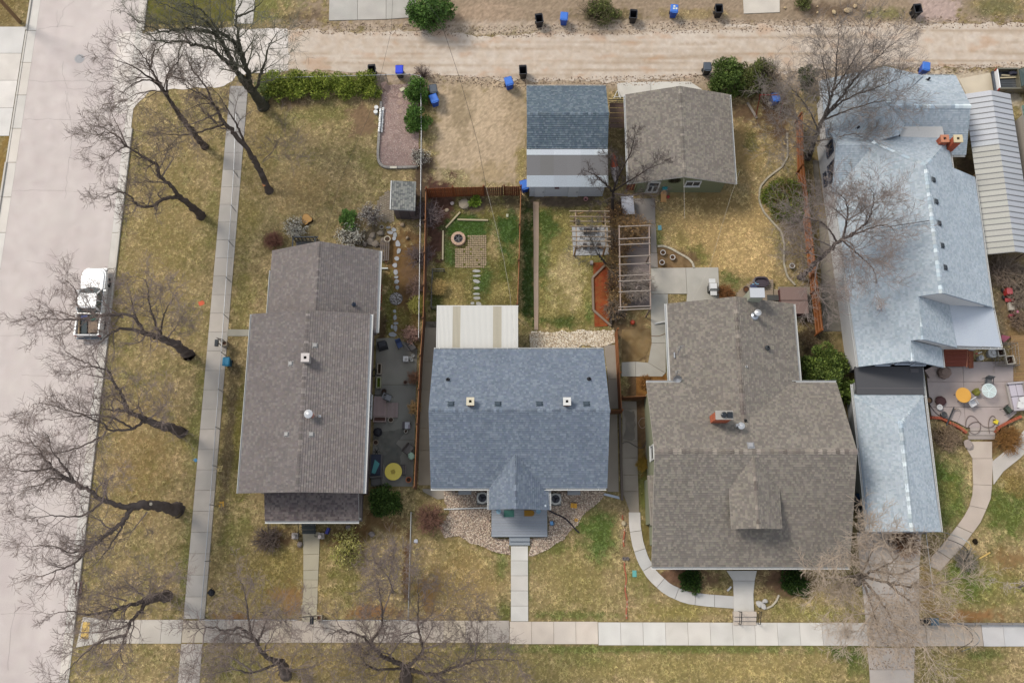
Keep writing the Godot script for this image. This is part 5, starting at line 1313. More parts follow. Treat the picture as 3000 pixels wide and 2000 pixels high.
	mark(pl([[1810, 660], [1904, 660], [1906, 905], [1820, 905]]))
	cover("mulch_bed", "rounded tan mulch bed with three white rimmed pots", pl([[1926, 786], [1926, 724], [1940, 722], [1962, 728], [1990, 744], [2016, 756], [2028, 772], [2032, 784]]), .012, [K(146, 118, 84), K(120, 94, 66), K(168, 142, 106)], M.dirt, .3, 3)
	edging("bed_edging", "curved pale concrete edging round the mulch bed", "edging", [[1926, 722], [1942, 721], [1964, 727], [1990, 743], [2016, 756], [2029, 771], [2033, 785]], .16, .1, K(196, 186, 164), M.concrete)
	edging("lawn_edging", "long curving concrete lawn edging of the rear lawn", "edging", [[2306, 390], [2308, 460], [2290, 490], [2250, 520], [2226, 548], [2224, 590], [2238, 622], [2262, 650], [2290, 680], [2298, 720], [2296, 770], [2306, 810], [2330, 836]], .14, .1, K(182, 172, 150), M.concrete)
	cover("mulch_bed", "small tan mulch corner by the curved pad", pl([[1822, 965], [1904, 962], [1908, 1000], [1894, 1040], [1870, 1056], [1840, 1062], [1822, 1058]]), .012, [K(150, 124, 86), K(126, 102, 70), K(172, 148, 110)], M.dirt, .3, 3)
	cover("mulch_bed", "rust brown leaf litter bed beside the wide house", pl([[1864, 1104], [1890, 1104], [1950, 1092], [1956, 1116], [1896, 1118], [1900, 1160], [1864, 1160]]), .01, [K(150, 104, 58), K(120, 84, 50), K(176, 132, 76)], M.dirt, .25, 3)
	# ---- long garden
	walk("thin concrete strip path down the long garden", [[[1562, 592], [1578, 592], [1578, 700], [1564, 700]], [[1564, 701], [1578, 701], [1577, 800], [1564, 800]], [[1564, 801], [1577, 801], [1577, 900], [1565, 900]], [[1565, 901], [1577, 901], [1576, 966], [1566, 966]]], K(172, 150, 130))
	var rb := ragged(pl([[1558, 972], [1800, 968], [1802, 1000], [1770, 1016], [1552, 1018]]), .4, .25)
	cover("gravel_bed", "cream river rock strip behind the blue house", rb, .01, [K(190, 172, 146), K(166, 148, 122), K(208, 192, 168)], M.dirt, .3, 2)
	scatter("gravel", "cream river rocks along the rear wall of the blue house", rb, 5200, .03, .07, [K(214, 200, 176), K(190, 170, 142), K(228, 216, 196), K(160, 142, 118)])
	cover("mulch_bed", "bright red bark mulch bed in a timber frame", pl([[1738, 770], [1782, 768], [1786, 930], [1780, 955], [1742, 958]]), .06, [K(176, 84, 52), K(150, 70, 46), K(160, 112, 66)], M.dirt, .2, 3)
	edging("timber_edging", "weathered timbers round the red mulch bed", "edging", [[1784, 766], [1735, 768], [1736, 860], [1740, 958], [1790, 956]], .16, .2, K(150, 130, 112), M.wood, "timber", 2.2)
	edging("timber_edging", "dark timber edge between the red mulch and the dry shrubs", "edging", [[1786, 770], [1788, 860], [1790, 950]], .14, .2, K(86, 74, 66), M.wood, "timber", 2.2)
	# ---- blue house rear garden
	edging("timber_edging", "pale timber garden edging beside the fire pit lawn", "edging", [[1348, 622], [1306, 668]], .12, .12, K(192, 176, 140), M.wood, "timber", 1.8)
	edging("timber_edging", "short pale timber edging across the top of the green lawn", "edging", [[1340, 644], [1430, 646]], .12, .12, K(196, 182, 148), M.wood, "timber", 2.4)
	edging("timber_edging", "straight pale timber edging along the dark mulch", "edging", [[1298, 676], [1297, 762]], .12, .12, K(196, 182, 148), M.wood, "timber", 2.4)
	var gp := thing("paver_patio", "square of tan pavers with grass in the joints by the fire pit", "patio", P(1380, 738))
	for i in 15:
		for j in 15:
			var px: float = 1336 + i * 6.15; var py: float = 692 + j * 6.4
			if px < 1372 and py < 728 and Vector2(px - 1342, py - 702).length() < 30: continue
			if i < 5 and j < 6 and rng.randf() < .75: continue
			if rng.randf() < .05: continue
			var b := NB(vary(K(178, 156, 128), .1))
			var hz := (i + j) % 2 == 0
			b.box(P(px, py) + V(rng.randf_range(-.01, .01), .012, rng.randf_range(-.01, .01)), V(.15 if hz else .115, .05, .115 if hz else .15), Basis(Vector3.UP, rng.randf_range(-.06, .06))); part("paver", b, M.stone, gp)
	stones("stepping_stone_path", "line of grey flagstones from the pavers to the patio cover", "stepping stones", P(1395, 830), [[1396, 794, 12, 4], [1397, 808, 12, 3], [1396, 824, 11, 5, .2], [1396, 844, 11, 4], [1396, 861, 11, 3], [1397, 873, 11, 5], [1384, 888, 6, 4], [1402, 890, 8, 6, .5]], K(186, 184, 176))
	walk("grey concrete corner beside the white patio cover", [[[1246, 942], [1284, 942], [1282, 960], [1244, 960]]], K(160, 150, 134))
	# ---- pale house
	walk("stained pinkish concrete patio with a yellow table and a sofa", [[[2712, 1076], [2818, 1076], [2820, 1118], [2716, 1118]], [[2820, 1062], [2966, 1060], [2966, 1118], [2822, 1118]], [[2716, 1120], [2820, 1120], [2822, 1192], [2724, 1192]], [[2822, 1120], [2966, 1120], [2972, 1192], [2824, 1192]], [[2724, 1194], [2822, 1194], [2826, 1250], [2800, 1236], [2760, 1222], [2728, 1218]], [[2824, 1194], [2972, 1194], [2976, 1210], [2940, 1240], [2912, 1252], [2828, 1252]]], K(178, 164, 158), .16, "patio")
	walk("cracked pale concrete slab by the lane behind the pale house", [[[2810, 232], [2900, 214], [2920, 280], [2836, 284]]], K(214, 200, 176))
	var st2 := setting("garden_steps", "worn concrete steps down from the patio")
	for k in 3: slab(st2, pl([[2840 - k * 2, 1252 + k * 12], [2916, 1252 + k * 12], [2914, 1263 + k * 12], [2842 - k * 2, 1263 + k * 12]]), .15 - k * .04, K(172, 160, 152), "step", .14)
	walk("curving concrete garden walk from the patio steps to the arch", [[[2836, 1294], [2906, 1294], [2906, 1342], [2850, 1342], [2834, 1316]], [[2850, 1344], [2908, 1344], [2906, 1420], [2852, 1418]], [[2852, 1420], [2906, 1422], [2902, 1460], [2890, 1490], [2842, 1480], [2850, 1450]], [[2842, 1482], [2889, 1492], [2872, 1530], [2850, 1560], [2806, 1540], [2826, 1512]], [[2804, 1542], [2848, 1562], [2816, 1606], [2786, 1636], [2748, 1612], [2778, 1576]], [[2746, 1614], [2784, 1638], [2756, 1670], [2728, 1660], [2730, 1632]]], K(192, 178, 164), .05)
	walk("pale concrete branch of the garden walk", [[[2908, 1352], [2960, 1310], [3010, 1250], [3040, 1230], [3040, 1290], [2990, 1340], [2940, 1380], [2912, 1418]]], K(204, 194, 182), .045)
	walk("brown gravelly concrete driveway under the bare tan tree", [[[2512, 1560], [2700, 1560], [2694, 1650], [2520, 1650]], [[2520, 1652], [2694, 1652], [2692, 1740], [2530, 1740]], [[2530, 1742], [2692, 1742], [2694, 1826], [2538, 1826]], [[2542, 1898], [2680, 1898], [2678, 1960], [2548, 1960]], [[2548, 1962], [2678, 1962], [2676, 2120], [2556, 2120]]], K(192, 181, 170), .03)
	scatter("fallen_leaves", "brown leaf litter scattered over the driveway", pl([[2540, 1720], [2690, 1720], [2680, 1960], [2550, 1960]]), 900, .02, .05, [K(150, 130, 110), K(120, 100, 84), K(174, 152, 130)], .035)
	# concrete between fence and white wall
	walk("narrow grey concrete alley along the white wall", [[[2382, 470], [2396, 470], [2410, 600], [2394, 600]], [[2400, 640], [2422, 640], [2450, 840], [2408, 840]], [[2408, 842], [2450, 842], [2468, 970], [2412, 970]]], K(150, 142, 128))
	walk("pale concrete apron before the garage doors", [[[1808, 244], [1906, 240], [1906, 284], [1812, 284]], [[1908, 240], [2022, 240], [2056, 262], [2056, 284], [1908, 284]]], K(218, 212, 200), .03)
	walk("pale concrete pad across the lane", [[[966, -30], [1046, -30], [1046, 58], [964, 60]], [[1048, -30], [1130, -30], [1130, 56], [1048, 58]], [[1132, -30], [1220, -30], [1214, 50], [1132, 56]]], K(190, 184, 174), .05)
	walk("small pale concrete pad across the lane beside the dark bin", [[[2176, -30], [2284, -30], [2284, 36], [2180, 40]]], K(210, 200, 186), .05)
	# white corrugated patio cover
	t = thing("patio_cover", "white corrugated patio cover with two tan translucent panels behind the blue house", "patio cover", V(-2.5, 0, -17.5))
	var tn := [[-5.59, -4.44, 0], [-4.44, -3.86, 1], [-3.86, -1.42, 0], [-1.42, -.78, 1], [-.78, .46, 0]]
	for a in tn:
		var n := int((a[1] - a[0]) / .09)
		var b := NB(K(238, 236, 228) if a[2] == 0 else K(204, 196, 174))
		for k in n:
			var xa: float = lerpf(a[0], a[1], float(k) / n); var xb: float = lerpf(a[0], a[1], (k + 1.0) / n); var xm := (xa + xb) * .5
			b.quad(V(xa, 2.5, -15.75), V(xm, 2.53, -15.75), V(xm, 2.68, -19.07), V(xa, 2.65, -19.07)); b.quad(V(xm, 2.53, -15.75), V(xb, 2.5, -15.75), V(xb, 2.65, -19.07), V(xm, 2.68, -19.07))
		part("roof_panel", b, M.plastic, t)
	var pf := NB(K(232, 230, 224)); pf.bar(V(-5.6, 2.6, -19.05), V(.48, 2.6, -19.05), .08, .14); pf.bar(V(-5.62, 2.6, -19.1), V(-5.62, 2.48, -15.7), .06, .12); part("frame", pf, M.paint, t)
	for x in [-5.4, -2.5, .3]:
		var b := NB(K(226, 224, 218)); b.box(V(x, 1.27, -18.9), V(.1, 2.54, .1)); part("post", b, M.paint, t)
	mark(rect(-5.5, -19, .4, -15.6))
func bar_(a: Vector3, b: Vector3, w: float, h: float, q: Color) -> MB:
	var m := NB(q)
	m.bar(a, b, w, h)
	return m
func white_() -> Color:
	return K(236, 236, 232)

func board_fence(label: String, line: Array, h: float, q: Color, rails := true, face := 1.0, cat := "fence", called := "board_fence", slant := 0.0) -> void: # line: places of the fence top
	var pts := []
	for p in line:
		var a := P(p[0], p[1], h); pts.append(Vector2(a.x, a.z))
	var t := thing(called, label, cat, V(pts[0].x, 0, pts[0].y))
	var mbs := []
	for k in 5:
		var b := NB(vary(q, .18))
		b.hexa([V(-.066, 0, .01), V(.066, 0, .01), V(.066, 0, -.01), V(-.066, 0, -.01), V(-.066, h - .05, .01), V(.066, h - .05, .01), V(.066, h - .05, -.01), V(-.066, h - .05, -.01)])
		b.hexa([V(-.066, h - .05, .01), V(.066, h - .05, .01), V(.066, h - .05, -.01), V(-.066, h - .05, -.01), V(-.035, h, .01), V(.035, h, .01), V(.035, h, -.01), V(-.035, h, -.01)])
		mbs.append(b.mesh())
	for i in pts.size() - 1:
		var a: Vector2 = pts[i]; var b: Vector2 = pts[i + 1]
		var l := a.distance_to(b); var d := (b - a) / l; var s := d.orthogonal() * face
		var n := int(l / .142)
		var bs := Basis(V(d.x, 0, d.y), Vector3.UP, V(d.x, 0, d.y).cross(Vector3.UP))
		for k in n:
			var p := a + d * (k + .5) * l / n
			inst("board", mbs[rng.randi() % 5], M.wood, t, Transform3D(bs.rotated(Vector3.UP, rng.randf_range(-.04, .04) + slant), V(p.x, rng.randf_range(-.03, .02), p.y)))
		if rails:
			for y in [.25, h * .52, h - .22]:
				var m := NB(vary(K(188, 128, 84), .1))
				m.bar(V(a.x - s.x * .04, y, a.y - s.y * .04), V(b.x - s.x * .04, y, b.y - s.y * .04), .045, .09); part("rail", m, M.wood, t)
		var np := maxi(1, int(l / 2.4))
		for k in np + 1:
			if k == np and i < pts.size() - 2: continue
			var p := a.lerp(b, float(k) / np); var m := NB(vary(Color(q.r * .9, q.g * .9, q.b * .9), .1))
			m.box(V(p.x - s.x * .08, h * .5 + .02, p.y - s.y * .08), V(.1, h + .08, .1)); part("post", m, M.wood, t)
func wire_fence(label: String, line: Array, h := 1.2) -> void:
	var pts := []
	for p in line:
		var a := P(p[0], p[1], h); pts.append(Vector2(a.x, a.z))
	var t := thing("wire_fence", label, "fence", V(pts[0].x, 0, pts[0].y))
	var rail := NB(K(212, 214, 216))
	var wire := NB(K(150, 152, 154))
	for i in pts.size() - 1:
		var a: Vector2 = pts[i]; var b: Vector2 = pts[i + 1]
		rail.rod(V(a.x, h, a.y), V(b.x, h, b.y), .026, 6)
		var l := a.distance_to(b); var n := int(l / .16)
		for k in n:
			var p := a.lerp(b, float(k) / n); var q := a.lerp(b, minf(1, (k + 5.0) / n))
			wire.rod(V(p.x, .03, p.y), V(q.x, h, q.y), .004, 3); wire.rod(V(p.x, h, p.y), V(q.x, .03, q.y), .004, 3)
		var np := maxi(1, int(l / 2.8))
		for k in np + 1:
			if k == np and i < pts.size() - 2: continue
			var p := a.lerp(b, float(k) / np); var m := NB(K(186, 188, 190))
			m.rod(V(p.x, -.05, p.y), V(p.x, h + .04, p.y), .03, 6); m.lathe(V(p.x, h + .03, p.y), [[.04, 0], [.04, .03], [0, .07]], 6); part("post", m, M.metal, t)
	part("top_rail", rail, M.metal, t)
	var w := part("wire_mesh", wire, M.metal, t); w.set_meta("kind", "stuff")

func fences() -> void:
	var br := K(150, 78, 38)
	board_fence("red-brown board fence with rails behind the rear garden of the blue house", [[1248, 552], [1326, 549], [1416, 547]], 1.8, br, true, -1.0)
	board_fence("faded brown board gate with a pale frame in the rear garden fence", [[1420, 549], [1472, 548]], 1.7, K(112, 78, 56), true, -1.0, "gate", "board_gate")
	board_fence("short dark red-brown board fence between the gate and the blue shed", [[1477, 546], [1527, 546]], 1.8, K(126, 64, 34), true, -1.0)
	board_fence("long brown board fence between the grey-brown and the blue house lots", [[1248, 554], [1240, 930], [1232, 1040], [1222, 1240], [1214, 1426]], 1.75, K(128, 88, 60), true, 1.0)
	board_fence("thin rust coloured board fence along the long garden", [[1527, 552], [1522, 760], [1517, 890]], 1.7, K(128, 82, 50), true, 1.0)
	board_fence("orange-brown board fence between the blue and the wide taupe house", [[1808, 962], [1815, 1090], [1821, 1200]], 1.7, K(172, 106, 58), true, -1.0)
	board_fence("short dark brown fence return at the corner of the blue house", [[1788, 1201], [1820, 1201]], 1.7, K(120, 76, 46), true, -1.0)
	board_fence("dark brown slatted gate closing the old driveway", [[1824, 1163], [1898, 1160]], 1.3, K(116, 74, 42), true, -1.0, "gate", "board_gate")
	board_fence("orange stained board fence beside the white walled house", [[2352, 330], [2356, 480], [2384, 720], [2413, 966]], 1.7, K(178, 104, 50), true, 1.0)
	board_fence("small reddish gate by the garage", [[1842, 536], [1862, 536]], 1.4, K(150, 84, 60), true, -1.0, "gate", "board_gate")
	wire_fence("galvanised wire fence along the side street walk", [[690, 330], [684, 500], [647, 1032], [614, 1478], [586, 1814]])
	wire_fence("wire fence along the front walk from the corner to the gate", [[586, 1816], [870, 1816]])
	wire_fence("wire fence along the front walk beyond the gate", [[944, 1817], [1194, 1817]])
	wire_fence("wire fence between the two front lawns", [[1204, 1500], [1195, 1816]])
	wire_fence("wire fence beside the board fence and dry shrubs", [[1234, 380], [1232, 560], [1226, 990]])
	wire_fence("wire fence along the lane through the green hedge", [[790, 228], [1130, 219], [1200, 217], [1232, 222], [1234, 380]])
	wire_fence("wire fence between the pale house driveway and its garden", [[2714, 1562], [2738, 1750]], 1.1)
	# grey rail fence at the edge of the front garden
	var t := thing("rail_fence", "weathered grey plank retaining edge along the front walk", "fence", P(2745, 1828))
	for k in 8:
		var a := P(2745 + k * 36, 1826); var b := P(2745 + k * 36 + 35, 1827)
		var m := NB(vary(K(150, 144, 138), .08)); m.bar(a + V(0, .16, 0), b + V(0, .16, 0), .14, .34); part("plank", m, M.wood, t)
	# retaining timbers along the driveway
	edging("retaining_wall", "low dark timber retaining wall along the old driveway", "wall", [[1815, 1214], [1818, 1320], [1822, 1466]], .16, .35, K(112, 100, 90), M.wood, "timber", 2.0)
	# iron gate leaf and lantern posts
	for g in [[886, 1806, "open black iron gate leaf at the front path", 930, 1802], [648, 1000, "black iron side gate leaf beside the street walk", 664, 1004]]:
		var a := P(g[0], g[1]); var b := P(g[3], g[4]); var gt := thing("iron_gate", g[2], "gate", a)
		var fr := NB(K(44, 44, 46))
		for y in [.15, 1.1]: fr.rod(a + V(0, y, 0), b + V(0, y, 0), .02, 5)
		fr.rod(a, a + V(0, 1.15, 0), .025, 5); fr.rod(b, b + V(0, 1.15, 0), .025, 5); part("frame", fr, M.metal, gt)
		for k in 5:
			var m := NB(K(44, 44, 46)); var p := a.lerp(b, (k + 1) / 6.0); m.rod(p + V(0, .15, 0), p + V(0, 1.1, 0), .01, 4); part("bar", m, M.metal, gt)
	for g in [[662, 1010, "square planter post with a black mailbox by the side gate"], [938, 1808, "square planter post with a dark mailbox at the front gate"]]:
		var a := P(g[0], g[1]); var pt := thing("planter_post", g[2], "planter", a)
		var m := NB(K(196, 182, 158))
		for s in [-1, 1]:
			m.box(a + V(.16 * s, .25, 0), V(.05, .5, .37)); m.box(a + V(0, .25, .16 * s), V(.27, .5, .05))
		part("planter_box", m, M.wood, pt)
		m = NB(K(120, 84, 66)); m.box(a + V(0, .2, 0), V(.27, .4, .27)); part("soil", m, M.dirt, pt)
		m = NB(K(46, 52, 56)); m.rod(a + V(-.3, 0, .1), a + V(-.3, 1.1, .1), .04, 6); m.box(a + V(-.34, 1.2, .16), V(.24, .24, .5)); part("mailbox", m, M.metal, pt)

func make_bin(called: String, label: String, body: Color, lid: Color, open: bool, grp: String) -> Node3D:
	var t := thing(called, label, "bin", Vector3.ZERO, grp, 0.0, true)
	var m := NB(body)
	var w0 := Vector2(.46, .5); var w1 := Vector2(.6, .7)
	if open: # hollow
		for k in 4:
			var a := k * PI / 2
			var bs := Basis(Vector3.UP, a)
			var s0: Vector2 = w0 if k % 2 == 0 else Vector2(w0.y, w0.x); var s1: Vector2 = w1 if k % 2 == 0 else Vector2(w1.y, w1.x)
			m.hexa([bs * V(-s0.x / 2, .04, s0.y / 2), bs * V(s0.x / 2, .04, s0.y / 2), bs * V(s0.x / 2, .04, s0.y / 2 - .03), bs * V(-s0.x / 2, .04, s0.y / 2 - .03), bs * V(-s1.x / 2, 1.0, s1.y / 2), bs * V(s1.x / 2, 1.0, s1.y / 2), bs * V(s1.x / 2, 1.0, s1.y / 2 - .03), bs * V(-s1.x / 2, 1.0, s1.y / 2 - .03)])
		m.box(V(0, .06, 0), V(.44, .04, .48))
	else: m.taper(V(0, .04, 0), w0, w1, .96)
	part("body", m, M.plastic, t)
	m = NB(Color(body.r * 1.25 + .012, body.g * 1.25 + .012, body.b * 1.25 + .012))
	for s in [-1, 1]:
		m.box(V(s * .31, 1.0, 0), V(.04, .05, .76)); m.box(V(0, 1.0, s * .36), V(.58, .05, .04))
	part("rim", m, M.plastic, t)
	m = NB(lid)
	if open: m.box(V(0, .66, -.43), V(.6, .68, .04), Basis(Vector3.RIGHT, -.12)) # hangs down behind
	else:
		m.taper(V(0, 1.02, 0), Vector2(.66, .76), Vector2(.52, .62), .07); m.box(V(0, 1.045, .4), V(.4, .03, .06))
	part("lid", m, M.plastic, t)
	m = NB(body); m.rod(V(-.24, .97, -.42), V(.24, .97, -.42), .02); part("handle", m, M.plastic, t)
	for s in [-1, 1]:
		m = NB(Color(.02, .02, .02)); m.lathe(V(s * .27, .13, -.22), [[0, -.03], [.13, -.03], [.13, .03], [0, .03]], 10, Basis(Vector3.BACK, PI / 2)); part("wheel", m, M.rubber, t)
	return t

func pot(label: String, px: float, py: float, r: float, h: float, q: Color, soil: Color, y := .0, grp := "") -> void:
	var at := P(px, py, y)
	var t := thing("plant_pot", label, "pot", at, grp)
	var m := NB(q)
	m.lathe(at, [[r * .7, 0], [r * .95, h * .8], [r * 1.08, h * .82], [r * 1.1, h], [r * .85, h], [r * .8, h * .8]], 16); part("pot", m, M.dull, t)
	m = NB(soil); m.lathe(at + V(0, h * .8, 0), [[r * .82, 0], [0, .03]], 14); part("soil", m, M.dirt, t)
func chair(label: String, px: float, py: float, y: float, turn: float, fr: Color, seat: Color, grp := "", w := .52) -> Node3D:
	var t := thing("patio_chair", label, "chair", P(px, py, y), grp, turn, true)
	var m := NB(seat); m.box(V(0, .42, 0), V(w, .06, .5)); part("seat", m, M.dull, t)
	m = NB(seat); m.box(V(0, .7, -.27), V(w, .5, .05), Basis(Vector3.RIGHT, -.2)); part("backrest", m, M.dull, t)
	for x in [-1, 1]:
		for z in [-1, 1]:
			m = NB(fr); m.rod(V(x * w * .5, 0, z * .25), V(x * w * .5, .42 if z < 0 else .6, z * .23), .018, 5); part("leg", m, M.metal, t)
		m = NB(fr); m.bar(V(x * w * .52, .62, .25), V(x * w * .52, .66, -.28), .05, .025); part("armrest", m, M.metal, t)
	return t
func round_table(label: String, px: float, py: float, y: float, r: float, q: Color, m0: Material, ht := .72) -> Node3D:
	var at := P(px, py, y + ht); at.y = y
	var t := thing("round_table", label, "table", at)
	var m := NB(q); m.lathe(at + V(0, ht - .03, 0), [[0, 0], [r * .98, 0], [r, .01], [r, .025], [r * .97, .032], [0, .032]], 36); part("tabletop", m, m0, t)
	for k in 4:
		m = NB(K(60, 60, 60)); var a := TAU * k / 4 + .4; m.rod(at + V(cos(a) * r * .7, 0, sin(a) * r * .7), at + V(cos(a) * r * .5, ht - .03, sin(a) * r * .5), .02, 5); part("leg", m, M.metal, t)
	return t
func planter(label: String, px: float, py: float, sx: float, sz: float, h: float, q: Color, inside: Color, turn := 0.0) -> void:
	var at := P(px, py); var t := thing("planter_box", label, "planter", at, "", turn, true)
	var m := NB(q)
	for s in [-1, 1]:
		m.box(V(s * (sx * .5 - .03), h * .5, 0), V(.06, h, sz)); m.box(V(0, h * .5, s * (sz * .5 - .03)), V(sx - .12, h, .06))
	part("box", m, M.wood, t)
	m = NB(inside); m.box(V(0, h * .35, 0), V(sx - .12, h * .7, sz - .12)); part("soil", m, M.dirt, t)
func lump(called: String, label: String, cat: String, px: float, py: float, r: Vector3, q: Color, m: Material, rough := .12, y := 0.0, grp := "") -> void:
	var at := P(px, py, y); var b := NB(q); b.blob(at + V(0, r.y * .8, 0), r, rough, int(px), px); solo(called, label, cat, b, m, at, grp)
func loops(called: String, label: String, cat: String, pts: Array, r: float, q: Color, y := .06) -> void:
	var c := Curve3D.new()
	for p in pts: c.add_point(P(p[0], p[1], p[2] if p.size() > 2 else y))
	for k in range(1, pts.size() - 1):
		var d := (c.get_point_position(k + 1) - c.get_point_position(k - 1)) * .22
		c.set_point_in(k, -d); c.set_point_out(k, d)
	c.bake_interval = .12
	var b := c.get_baked_points(); var rr := PackedFloat32Array(); rr.resize(b.size()); rr.fill(r)
	var m := NB(q); m.tube(b, rr, 6); solo(called, label, cat, m, M.rubber, b[0])

func objects() -> void:
	var black := K(46, 46, 48); var blue := K(38, 92, 200); var dark := K(56, 64, 74)
	var grp := "wheeled bins along the lane"
	var bo := make_bin("wheeled_bin", "open black bin in the dirt across the lane, beside a blue one", black, black, true, grp)
	var bc := make_bin("wheeled_bin", "light blue closed bin beside the open black bin across the lane", blue, K(70, 130, 226), false, grp)
	bo.position = P(1579, 74); bo.rotation.y = .15
	bc.position = P(1651, 68); bc.rotation.y = -.1
	for a in [[1852, 62, -.1, "open black bin tucked against the wild shrub across the lane"], [2676, 46, .1, "open black bin at the edge of the pink gravel drive"], [1532, 224, .05, "open black bin standing alone beside the dirt parking pad"], [1094, 222, .08, "open black bin behind the green hedge"], [2100, 46, .0, "tall dark bin beside the small concrete pad across the lane"]]:
		copy(bo, P(a[0], a[1]), a[2], a[3])
	var dm := StandardMaterial3D.new(); dm.albedo_color = Color(.03, .2, .75); dm.roughness = .45
	for a in [[1970, 46, -.1, "blue bin with white labels in the straw across the lane"], [1491, 256, .3, "bright blue bin at the corner of the dirt parking pad"], [2699, 213, -.15, "blue bin on the lane verge behind the pale house"], [1274, 306, .4, "blue bin half hidden by the green junipers"], [1536, 556, .3, "blue bin between the board fence and the blue shed"], [2264, 302, .2, "dark blue bin under the bare tree by the red swing"]]:
		copy(bc, P(a[0], a[1]), a[2], a[3])
	var lb := NB(K(236, 240, 226))
	var q0 := P(1970, 46)
	for s in [[.0, .1], [.22, .1], [.05, -.12]]: lb.box(q0 + V(s[0] - .06, 1.1, s[1] - .05), V(.16, .004, .16))
	solo("bin_label", "white paper labels on the lid of the blue bin in the straw", "label", lb, M.paint, q0 + V(0, 1.1, 0))
	var lidded := make_bin("wheeled_bin", "black bin with a blue lid by the wire fence on the lane", black, K(30, 70, 230), false, grp)
	lidded.position = P(1174, 222); lidded.rotation.y = .02
	var gl := make_bin("wheeled_bin", "dark grey closed bin beside the big lane shrubs", dark, K(84, 92, 104), false, grp)
	gl.position = P(2066, 214)
	copy(gl, P(1272, 278), .2, "dark closed bin behind the green junipers")
	var tb := make_bin("compost_bin", "teal lidded bin inside the wire fence near the side gate", K(24, 120, 160), K(30, 140, 180), false, "")
	tb.position = P(672, 1066); tb.scale = Vector3.ONE * .85
	# utility pole across the street
	var up := P(57, 64)
	var pole := thing("utility_pole", "tall brown wooden utility pole on the far corner lawn", "pole", up)
	var m := NB(K(150, 118, 80)); m.tube(PackedVector3Array([up, up + V(0, 5, 0), up + V(0, 10, 0)]), PackedFloat32Array([.17, .15, .12]), 10); part("shaft", m, M.wood, pole)
	m = NB(K(130, 104, 74)); m.bar(up + V(-1.1, 9.4, 0), up + V(1.1, 9.4, 0), .1, .12); part("crossarm", m, M.wood, pole)
	for x in [-.9, .9]:
		m = NB(K(110, 96, 90)); m.lathe(up + V(x, 9.46, 0), [[.05, 0], [.07, .06], [.04, .14], [0, .15]], 8); part("insulator", m, M.dull, pole)
	var wires := [["dark service wire from the lane to the rear garden gate", [[1200, -60, 8.5], [1290, 60, 7.4], [1350, 240, 6.2], [1400, 420, 5.2], [1424, 545, 4.6]], .014, K(40, 40, 42)], ["pale service wire over the rear garden of the blue house", [[1424, 548, 4.6], [1450, 650, 4.3], [1476, 760, 4.3], [1494, 860, 4.4], [1508, 1010, 3.6]], .007, K(190, 184, 174)], ["thin dark wire over the lane by the hedge", [[1150, 0, 8], [1146, 90, 7.4], [1120, 200, 6.5], [1080, 340, 5.8], [1000, 520, 5.2], [950, 690, 5.2]], .01, K(60, 56, 52)], ["pale wire running to the garage gable", [[2006, 640, 3.2], [2004, 518, 3.9], [2003, 540, 3.2]], .008, K(206, 198, 186)], ["pale wire over the rear lawn of the wide house", [[2168, 500, 5], [2140, 580, 4.6], [2110, 680, 4.5], [2080, 780, 4.6], [2030, 880, 4.2]], .006, K(190, 184, 172)], ["thin wire crossing the lane beyond the pale house", [[2490, 50, 8], [2560, 130, 7], [2640, 210, 5.6], [2690, 240, 4.4]], .01, K(60, 56, 56)]]
	for w in wires:
		var c := Curve3D.new()
		for p in w[1]: c.add_point(P(p[0], p[1], p[2]))
		c.bake_interval = .6
		var bk := c.get_baked_points(); var rr := PackedFloat32Array(); rr.resize(bk.size()); rr.fill(w[2])
		m = NB(w[3]); m.tube(bk, rr, 5); solo("overhead_wire", w[0], "wire", m, M.rubber, bk[0])
	# paint tins on the low wall
	var tin := thing("paint_tin", "white paint tin in a double row along the low block wall", "tin", P(1117, 318), "paint tins on the low wall", 0, true)
	m = NB(K(226, 226, 222)); m.lathe(Vector3.ZERO, [[0, 0], [.082, 0], [.082, .17], [.088, .18], [.088, .2], [.075, .2], [.075, .19]], 12); part("can", m, M.metal, tin)
	m = NB(K(246, 246, 244)); m.lathe(V(0, .19, 0), [[.075, 0], [.05, .006], [.045, .0], [0, .0]], 12); part("lid", m, M.metal, tin)
	for k in 15:
		for s in 2:
			if k == 0 and s == 0: tin.position = P(1116, 318.5)
			else:
				var at := P(1116 + s * 7.2 - k * .35 + rng.randf_range(-.6, .6), 318 + k * 4.9 + rng.randf_range(-.5, .5) + s, .18 if s == 0 else .01)
				copy(tin, at, rng.randf() * 6)
	for a in [[1104, 320, "white plastic pail beside the paint tins, nearer the hedge"], [1102, 333, "white plastic pail beside the paint tins, nearer the bare soil"]]:
		var at := P(a[0], a[1]); var pt := thing("pail", a[2], "pail", at)
		m = NB(K(228, 230, 228)); m.lathe(at, [[0, 0], [.14, 0], [.16, .34], [.17, .35]], 16); part("body", m, M.plastic, pt)
		m = NB(K(242, 242, 238)); m.lathe(at + V(0, .35, 0), [[.175, 0], [.175, .02], [.14, .025], [.13, .015], [0, .015]], 16); part("lid", m, M.plastic, pt)
	m = NB(K(232, 224, 190)); m.box(P(1179, 262, .06), V(.42, .12, .3), Basis(Vector3.UP, .5)); m.box(P(1179, 262, .14), V(.36, .06, .22), Basis(Vector3.UP, .7)); solo("sandbag", "cream sandbag at the end of the pink gravel bed", "bag", m, M.dull, P(1179, 262))
	m = NB(K(236, 228, 206)); m.box(P(1152, 490, .25), V(.55, .06, .18)); solo("paving_block", "cream block on the low grey wall", "block", m, M.stone, P(1152, 490, .2))
